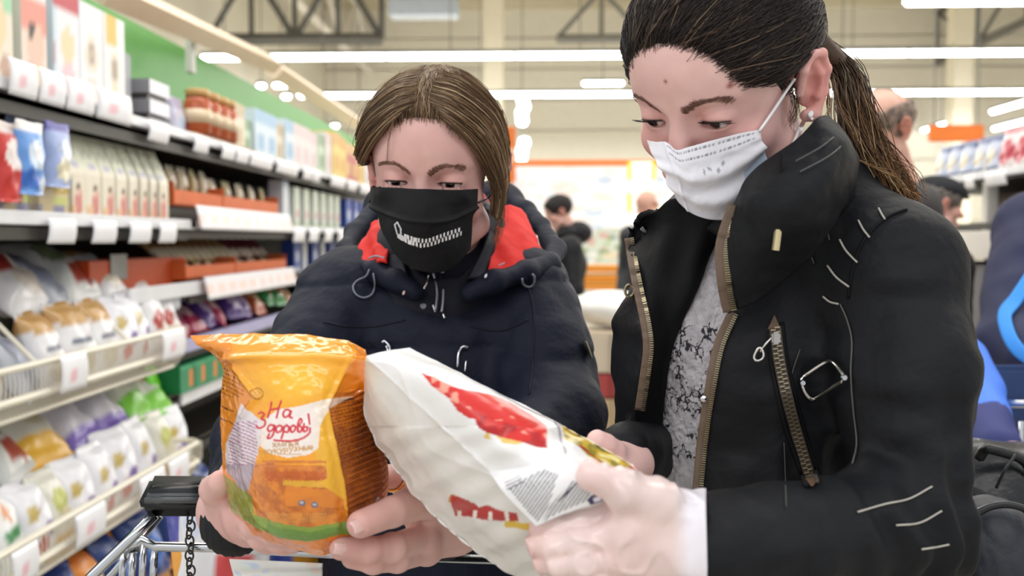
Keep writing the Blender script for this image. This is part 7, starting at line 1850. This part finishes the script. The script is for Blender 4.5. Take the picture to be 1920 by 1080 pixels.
b = MB(); b.tube([P(300, 968, YH + 0.03), P(215, 1070, YH + 0.02), P(150, 1140, YH + 0.01)], 0.004, 8); b.obj('side_rail', M_CHROME, ct, True)
b = MB(); b.tube([P(238, 1030, YH + 0.02), P(268, 1012, YH + 0.02), P(290, 1025, YH + 0.02), P(420, 1027, YH + 0.03), P(620, 1038, YH + 0.045), P(940, 1050, YH + 0.06)], 0.0058, 8); b.obj('cross_bar', M_CHROME, ct, True)
for (x0, y0) in ((232, 1030), (250, 1035), (270, 1015), (290, 1028)):
    b = MB(); b.tube([P(x0, y0, YH + 0.02), P(x0 - 6, 1130, YH + 0.02)], 0.0045, 8); b.obj('upright_wire', M_CHROME, ct, True)
b = MB(); b.bbox(P(246, 1028, YH + 0.03), (0.02, 0.012, 0.016), 0.004); b.obj('coin_lock', mat('lock_white', hx('d9d9de'), 0.3), ct)
for k in range(9):
    c0 = P(356 + 2 * math.sin(k * 2), 972 + 14 * k, YH + 0.005); a = np.arange(14) * 2 * math.pi / 14
    e = np.array([0.0045, 0.0, 0]) if k % 2 else np.array([0.0012, 0.0042, 0])
    b = MB(); b.tube(c0 + np.cos(a)[:, None] * e + np.sin(a)[:, None] * np.array([0, 0, 0.0062]), 0.0012, 5, True); b.obj('chain_link', mat('chain_dark', hx('4a453e'), 0.3, metal=0.9), ct, True)
# cage below, out of the picture
for (xa, ya) in ((-0.45, 1.08), (-0.12, 1.12), (-0.45, 1.75), (-0.12, 1.75)): pass
for k in range(7):
    zz = 0.55 + 0.06 * k; b = MB(); b.tube([(-0.52, 1.08, zz), (-0.52, 1.20, zz)], 0.003, 6); b.obj('cage_wire', M_CHROME, ct, True)
for (xx, yy) in ((-0.5, 1.08), (-0.2, 1.10)):
    b = MB(); b.tube([(xx, yy, 1.0 if xx < -0.4 else 0.98), (xx, yy, 0.07)], 0.008, 8); b.obj('frame_leg', M_CHROME, ct, True)
    b = MB(); b.lathe([(0.01, -0.014), (0.05, -0.012), (0.05, 0.012), (0.01, 0.014)], (xx, yy, 0.052), 16, roty(HALF)); b.obj('wheel', M_BLACK, ct, True)
b = MB(); b.tube([(-0.52, 1.08, 0.55), (-0.18, 1.10, 0.55)], 0.006, 8); b.obj('cage_rail', M_CHROME, ct, True)
# goods in the trolley
trg = [(455, 1035, 1.24, 'purple_stripe', 0.15, 0.26, -0.5, 0.5, 'purple and orange striped packet standing in the trolley', [('diag', 0.1, 0.5, C('e2902e')), ('diag', 0.35, 0.5, C('56408e')), ('diag', 0.6, 0.5, C('e9a23e')), ('diag', 0.78, 0.5, C('4a4a96')), ('lines', 0.1, 0.0, 0.9, 0.12, 3, C('efeaf0'))], C('5a4692')),
       (395, 1000, 1.26, 'white_red', 0.14, 0.24, -0.2, -0.2, 'white packet with red spot behind the trolley chain', [('ell', 0.7, 0.55, 0.2, 0.12, C('d94a4a')), ('ell', 0.3, 0.8, 0.2, 0.08, C('cfd6e6'))], C('ece9ea')),
       (520, 1010, 1.30, 'amber_cards', 0.12, 0.2, -0.4, 0.3, 'amber and blue packet lying in the trolley under the orange bag', [('ell', 0.4, 0.5, 0.3, 0.2, C('3a58b8')), ('rect', 0, 0, 1, 0.2, C('f3efe4'))], C('d99a34'))]
for (px, py, Y, nm, w, h, rx_, rz_, tx, deco, base) in trg:
    o_ = pack_proto(nm + '_pack', pouch_mesh(w, 0.05, h, pnt(base, deco), flat=True, seed=3), M_VCG, True); p = P(px, py, Y); put('trolley_packet', o_, (p[0], Y, p[2] - h * 0.75), rz_, tx, 'packet', rx=rx_)
u, v = np.meshgrid(np.linspace(0, 1, 60), np.linspace(0, 1, 30), indexing='ij')
lg = Pg([[(430, 1048, 1.20), (520, 1052, 1.19), (605, 1056, 1.18)], [(440, 1090, 1.14), (520, 1095, 1.13), (604, 1100, 1.12)], [(450, 1150, 1.10), (520, 1155, 1.09), (600, 1160, 1.08)]])
S = surf(lg, 40, 60); uu, vv = np.meshgrid(np.linspace(0, 1, 40), np.linspace(0, 1, 60), indexing='ij')
o = sheet('leaflet', S, M_VC, None, 0.002, cols=blobs(uu, vv, C('f1eee8'), [C('cfdcf0'), C('f3d9c8'), C('e9efe6'), C('dfe3f2')], 26, 4)); tag(o, 'pale printed leaflet lying in the trolley below the chrome bar', 'leaflet')
# ------------------------------------------------------------------ shoppers behind
def shopper(label, hp, Y, yaw, pitch, cloth, skin=hx('dcae9e'), hair=None, hair_cut=None, side_hair=None, sh_w=0.19, arm=None, lean=(0, 0), hand=True, h=0.006, legsdx=0.09, legc='23252b', collar=None):
    T = P(hp[0], hp[1], Y); Rm = head_rot(math.radians(yaw), math.radians(pitch), 0)
    t = empty('person', (T[0], T[1], 0), label, 'person')
    hf_ = XF(head_field(open_h=0.003, brow=0.006), Rm, T)
    fw = rotz(math.radians(yaw)) @ np.array([0, -1.0, 0]); sd = rotz(math.radians(yaw)) @ np.array([-1.0, 0, 0])
    nb = T - fw * 0.05 + np.array([lean[0], lean[1], -0.15]); ch = nb + np.array([lean[0], lean[1], -0.20]); hp_ = np.array([ch[0], ch[1], 0.93])
    tor = U(f_rc(nb + (0, 0, -0.06), ch, 0.085, 0.145), f_rc(ch + sd * 0.06, hp_ + sd * 0.05, 0.115, 0.11), f_rc(ch - sd * 0.06, hp_ - sd * 0.05, 0.115, 0.11), k=0.04)
    arms_, hands_ = [], []
    for s in (-1, 1):
        S = nb + sd * s * sh_w + (0, 0, -0.085)
        if arm and s in arm: E, W = arm[s]
        else: E, W = S + np.array([0, 0, -0.29]) + sd * s * 0.04 - fw * 0.02, S + np.array([0, 0, -0.50]) + fw * 0.10 + sd * s * 0.01
        arms_.append(U(f_rc(nb + (0, 0, -0.07), S, 0.06, 0.072), f_rc(S, E, 0.07, 0.056), f_rc(E, W, 0.056, 0.042), k=0.02))
        d = (W - E) / np.linalg.norm(W - E); u_ = np.cross(d, fw); u_ = u_ / (np.linalg.norm(u_) + 1e-9)
        kn = [W + d * 0.085 + u_ * q for q in (-0.03, -0.01, 0.01, 0.03)]
        fg = [[(k_, .0105), (k_ + d * 0.04 - fw * -0.004, .0095), (k_ + d * 0.06 + fw * 0.015, .0085)] for k_ in kn]
        hands_.append(U(hand_field(W + d * 0.01, 0.034, kn, fg, [(W + d * 0.03 - u_ * 0.03, .016), (W + d * 0.07 - u_ * 0.055, .0115), (W + d * 0.10 - u_ * 0.05, .0095)]), f_rc(E, W, 0.032, 0.028), k=0.015))
    jk = U(tor, *arms_, k=0.03)
    lo, hi = np.minimum(T, hp_) - 0.6, np.maximum(T, hp_) + 0.6
    V, Q = polish(lambda p: jk(p) - 0.012 + 0.006 * vnoise(p, 12, 4) + 0.003 * vnoise(p, 30, 5), (lo[0], lo[1], 0.55), (hi[0], hi[1], T[2] + 0.05), 0.012)
    jo = mk('jacket', V, Q, cloth, t)
    parts = [polish(hf_, T - 0.2, T + 0.2, h), polish(tor, (lo[0], lo[1], 0.75), (hi[0], hi[1], T[2]), 0.03)]
    for hnd, s in zip(hands_, (-1, 1)):
        W = (arm[s][1] if arm and s in arm else nb + sd * s * sh_w + np.array([0, 0, -0.585]) + fw * 0.10); parts.append(polish(hnd, W - 0.2, W + 0.2, 0.006))
    V, Q = join_parts(parts)
    mk('body', V, Q, M_SKIN, t, cols=skin_paint(V, Rm, T, skin, skin * (0.95, 0.78, 0.74), 3))
    for s in (-1, 1): eyeball(t, Rm, T, s, (0, 1, -0.2), hx('3a2c22'))
    if hair is not None:
        cut = hair_cut or fc
        cp = XF(cap_field(0.012, cut), Rm, T); V, Q = polish(lambda p: cp(p) + 0.0025 * vnoise(p, 90, 3), T - 0.22, T + 0.22, 0.005)
        mk('hair', V, Q, M_HAIR, t, cols=np.tile(hair, (len(V), 1)) * (1 + 0.3 * fbm(V, 120, 2)[:, None]))
    if collar is not None:
        cl = f_rc(nb + (0, 0, -0.05), nb + (0, 0, 0.035), 0.09, 0.08); cv = lambda p: np.maximum(cl(p), -(f_rc(nb, nb + (0, 0, 0.2), 0.068, 0.068)(p)))
        V, Q = polish(cv, nb - 0.2, nb + 0.2, 0.008); mk('collar', V, Q, collar, t)
    legs(t, hp_[0], hp_[1], 0.88, legsdx, mat('trousers', hx(legc), 0.8), mat('shoe', hx('1c1a19'), 0.4), math.radians(yaw))
    return t, T, Rm, jo, fw, sd, nb
short_cut = U(f_el((0, 0.105, 0.0), (0.078, 0.07, 0.092)), f_el((0, 0.06, -0.07), (0.12, 0.09, 0.08)), f_el((0, -0.02, -0.115), (0.12, 0.12, 0.075)), ear_cut(-1), ear_cut(1), k=0.008)
rim_cut = U(short_cut, f_el((0, 0.01, 0.125), (0.095, 0.14, 0.085)), k=0.01)
M_BJ = mat('black_padded_cloth', hx('1d1c20'), 0.55, spec=0.3, bump=0.2, bscale=60, var=0.06)
t, T, Rm, jo, fw, sd, nb = shopper('dark haired young man in black hooded jacket looking down behind the women', (1049, 402), 7.3, -82, 22, M_BJ, hair=hx('221b18'), hair_cut=short_cut)
hd = U(f_el(nb - fw * 0.085 + (0, 0, 0.02), (0.105, 0.105, 0.085)), f_rc(nb + sd * 0.085 + (0, 0, 0.02), nb - sd * 0.085 + (0, 0, 0.02), 0.05, 0.05), f_rc(nb + sd * 0.07 + fw * 0.03, nb - sd * 0.07 + fw * 0.03, 0.05, 0.05), k=0.03)
V, Q = polish(hd, nb - 0.3, nb + 0.3, 0.012); mk('hood', V, Q, M_BJ, jo)
t, T, Rm, jo, fw, sd, nb = shopper('person with dark hair mostly hidden behind the red hood lining', (972, 424), 8.4, 150, 10, M_BJ, hair=hx('2a211c'), hair_cut=U(f_el((0, 0.105, 0.0), (0.078, 0.07, 0.092)), f_el((0, 0.10, -0.07), (0.12, 0.09, 0.08)), k=0.01))
t, T, Rm, jo, fw, sd, nb = shopper('distant bald man in dark jacket with shoulder strap', (1213, 388), 8.2, -35, 24, mat('charcoal_jacket', hx('2a2b2f'), 0.6), skin=hx('dca894'))
b = MB(); b.tube(spline(np.array([nb + sd * 0.1 + (0, 0, -0.02) - fw * 0.05, nb + fw * 0.12 - (0, 0, 0.2), nb - sd * 0.14 + fw * 0.12 - (0, 0, 0.42)]), 14), 0.018, 6, flat=0.4); b.obj('strap', M_BLACK, t, True)
b = MB(); b.bbox(nb - sd * 0.24 + fw * 0.10 - np.array([0, 0, 0.5]), (0.18, 0.12, 0.26), 0.03); tag(b.obj('shoulder_bag', M_BLACK), 'black shoulder bag hanging at the side of the distant bald man', 'bag')
t, T, Rm, jo, fw, sd, nb = shopper('bald man with glasses standing right behind the ponytail', (1652, 252), 3.05, -62, 14, mat('grey_brown_coat', hx('3f3a38'), 0.7), skin=hx('d9a892'), hair=hx('8a7668'), hair_cut=rim_cut, sh_w=0.14, lean=(-0.05, 0.0))
b = MB()
for s in (-1, 1):
    q = np.array([(s * 0.072, -0.004, 0.030), (s * 0.074, 0.03, 0.026), (s * 0.070, 0.075, 0.024), (s * 0.060, 0.088, 0.024)]) @ Rm.T + T; b.tube(q, 0.0018, 6)
    a = np.arange(20) * 2 * math.pi / 20; q = np.stack([s * 0.034 + 0.025 * np.cos(a), 0.098 + 0 * a, 0.020 + 0.019 * np.sin(a)], 1) @ Rm.T + T; b.tube(q, 0.0016, 6, True)
b.tube(np.array([(-0.010, 0.100, 0.024), (0.010, 0.100, 0.024)]) @ Rm.T + T, 0.0016, 6)
b.obj('glasses', M_BLACK, t, True)
t, T, Rm, jo, fw, sd, nb = shopper('man in flat black cap and black coat with blue collar', (1757, 392), 4.2, 100, 8, M_BJ, hair=hx('6a625c'), hair_cut=rim_cut, collar=mat('blue_collar', hx('2f3f8a'), 0.7))
cap_ = U(f_el(Cc + (0, 0.004, 0.022), (0.086, 0.112, 0.062)), f_rc((0, 0.09, 0.072), (0, 0.115, 0.055), 0.03, 0.02), k=0.02)
capw = XF(lambda p: np.maximum(cap_(p), 0.05 - p[:, 2] - 0.12 * np.maximum(p[:, 1] - 0.05, 0) * -1), Rm, T)
V, Q = polish(capw, T - 0.25, T + 0.25, 0.007); mk('cap', V, Q, mat('cap_black', hx('15161a'), 0.8), t)
# man in the navy and bright blue jacket at the right border
M_NB = mat('navy_sport_cloth', hx('1b2044'), 0.7, var=0.06, bump=0.2, bscale=60)
M_BB = mat('bright_blue_cloth', hx('2f8fe6'), 0.65, var=0.05)
E1, W1 = P(1892, 640, 2.22), P(1985, 690, 2.05)
E2, W2 = P(1822, 735, 2.0), P(1868, 842, 1.82)
t, T, Rm, jo, fw, sd, nb = shopper('man in navy jacket with bright blue stripes leaning at the frame edge', (2062, 246), 2.5, 35, 25, M_NB, hair=hx('4a3a30'), hair_cut=short_cut, arm={1: (E1, W1), -1: (P(2120, 640, 2.4), P(2120, 780, 2.2))}, sh_w=0.2)
V, Q = polish(lambda p: U(f_rc(E2 + (0.0, 0.06, 0.05), E2, 0.055, 0.055), f_rc(E2, W2, 0.055, 0.045), k=0.02)(p) + 0.004 * vnoise(p, 22, 3), P(1845, 790, 1.9) - 0.25, P(1845, 790, 1.9) + 0.25, 0.007)
w_ = np.clip((V - E2) @ ((W2 - E2) / np.linalg.norm(W2 - E2)) / np.linalg.norm(W2 - E2), 0, 1)
mk('forearm_sleeve', V, Q, mat('sleeve_blue', rough=0.65, vc=True, var=0.05), jo, cols=np.where((w_ < 0.6)[:, None], hx('4a7fe8'), hx('27306e')))
d = (P(1930, 862, 1.74) - W2); d /= np.linalg.norm(d); up_ = np.array([0, 0, 1.0]); kn = [W2 + d * 0.09 + q * np.cross(d, up_) for q in (-0.03, -0.01, 0.01, 0.03)]
hh = hand_field(W2 + d * 0.01, 0.036, kn, [[(k_, .0105), (k_ + d * 0.04, .0098), (k_ + d * 0.06 - up_ * 0.02, .0085)] for k_ in kn], [(W2 + d * 0.03 - np.cross(d, up_) * 0.03, .016), (W2 + d * 0.08 - np.cross(d, up_) * 0.05, .011), (W2 + d * 0.1 - np.cross(d, up_) * 0.045, .0095)])
V, Q = polish(hh, W2 - 0.2, W2 + 0.2, 0.005); mk('hand', V, Q, M_SKIN, t, cols=np.tile(hx('dba690'), (len(V), 1)))
def stripe(pl, w, Ys):
    pts = np.array([P(x, y, Ys) for x, y in pl]); q = spline(pts, 40)
    jf = lambda p: U(f_rc(nb + sd * 0.2 + (0, 0, -0.085), E1, 0.082, 0.068), f_rc(E1, W1, 0.068, 0.054), k=0.02)(p)
    xy = np.array([proj(a_) for a_ in q]); T_ = np.gradient(xy, axis=0); T_ /= np.linalg.norm(T_, axis=1)[:, None]; Nn_ = np.stack([-T_[:, 1], T_[:, 0]], 1)
    g = xy[:, None] + Nn_[:, None] * np.linspace(-w, w, 8)[None, :, None]
    S = drape(jf, g[..., 0], g[..., 1], 0.009, Y0=1.4, Y1=3.0); sheet('blue_stripe', S, M_BB, jo, 0.004)
stripe([(1935, 515), (1905, 560), (1884, 588), (1890, 625), (1908, 655), (1940, 680)], 13, 2.1)
# right hand trolley with the two black bags
ct2 = empty('shopping_trolley', (0.95, 1.75, 0), 'trolley at the right border holding two black bags', 'trolley')
M_TB = mat('trolley_blue', hx('27406e'), 0.5)
def tb(nm, pts, r, m=M_CHROME): B_ = MB(); B_.tube(np.array(pts, float), r, 8); return B_.obj(nm, m, ct2, True)
zt1, zt2 = P(1880, 757, 1.95)[2], P(1880, 788, 1.85)[2]
tb('top_rail', [(0.86, 1.95, zt1), (1.45, 1.95, zt1)], 0.008); tb('top_rail', [(0.86, 1.84, zt2), (1.45, 1.84, zt2)], 0.008)
xv = P(1910, 800, 1.85)[0]; tb('upright_wire', [(xv, 1.84, zt2), (xv, 1.84, 0.6)], 0.006); tb('upright_wire', [(xv + 0.3, 1.84, zt2), (xv + 0.3, 1.84, 0.6)], 0.006)
b = MB(); b.bbox((1.15, 2.02, zt1 + 0.005), (0.62, 0.03, 0.12), 0.01); b.obj('blue_panel', M_TB, ct2)
b = MB(); b.bbox((1.15, 1.97, 0.75), (0.6, 0.02, 0.42), 0.006); b.obj('blue_panel', M_TB, ct2)
b = MB(); b.bbox((0.86, 1.42, 0.86), (0.56, 0.84, 0.02), 0.004); b.obj('seat_shelf', M_STEEL, ct2)
for (x, y) in ((0.62, 1.04), (1.1, 1.04), (0.62, 1.8), (1.1, 1.8)):
    tb('frame_leg', [(x, y, 0.86), (x, y, 0.08)], 0.01); B_ = MB(); B_.lathe([(0.01, -0.014), (0.05, -0.012), (0.05, 0.012), (0.01, 0.014)], (x, y, 0.052), 16, roty(HALF)); B_.obj('wheel', M_BLACK, ct2, True)
M_LEA = mat('black_leather', hx('141416'), 0.32, spec=0.5, bump=0.5, bscale=90, var=0.05)
c0 = P(1895, 930, 1.36); hb_ = empty('handbag', (c0[0], c0[1], 0.872), 'soft black leather handbag behind the black sleeve', 'bag')
sb_ = U(f_rc(c0 + (-0.09, 0, -0.02), c0 + (0.10, 0.02, -0.03), 0.075, 0.085), f_rc(c0 + (-0.08, 0, -0.13), c0 + (0.10, 0.02, -0.13), 0.08, 0.08), f_rc(c0 + (-0.05, 0, 0.035), c0 + (0.06, 0.01, 0.02), 0.045, 0.05), k=0.04)
zfl = 0.874
V, Q = polish(lambda p: np.maximum(sb_(p) + 0.007 * vnoise(p, 15, 2) + 0.004 * np.abs(np.sin(40 * (p[:, 0] + p[:, 2]))), zfl - p[:, 2]), c0 - 0.3, c0 + 0.26, 0.006); mk('body', V, Q, M_LEA, hb_)
tube_on('handle', M_LEA, [P(1836, 858, 1.30), P(1848, 842, 1.29), P(1872, 845, 1.29), P(1915, 860, 1.30), P(1935, 885, 1.3)], 0.007, hb_)
tube_on('seam', M_BLACK, [P(1905, 852, 1.27), P(1885, 880, 1.265), P(1868, 915, 1.27)], 0.002, hb_)
c1 = P(1872, 1070, 1.12); qb = empty('quilted_bag', (c1[0], c1[1], 0.872), 'dark quilted bag with rounded top in front of the leather handbag', 'bag')
eb = f_el(c1 + (0, 0.03, 0), (0.058, 0.055, 0.075)); 
def qf(p):
    g = np.abs(np.sin((p[:, 0] - c1[0]) * 170 + 8 * (p[:, 2] - c1[2]))); r_ = np.abs(np.sin((p[:, 2] - c1[2]) * 75 + 1.2 * np.cos((p[:, 0] - c1[0]) * 85)))
    return np.maximum(U(eb, f_rc(c1 + (0, 0.03, -0.02), c1 + (0, 0.03, -0.30), 0.060, 0.062), k=0.02)(p) - 0.0018 * np.minimum(g, r_) ** 0.5, zfl - p[:, 2])
V, Q = polish(qf, c1 - 0.3, c1 + 0.2, 0.0045); mk('body', V, Q, mat('quilted_cloth', hx('23262f'), 0.45, spec=0.4, bump=0.2, bscale=200), qb)
a = np.linspace(-0.15, math.pi + 0.15, 30); tube_on('rim', M_LEA, c1 + np.stack([0.061 * np.cos(a), -0.012 + 0 * a, 0.077 * np.sin(a)], 1), 0.0042, qb)
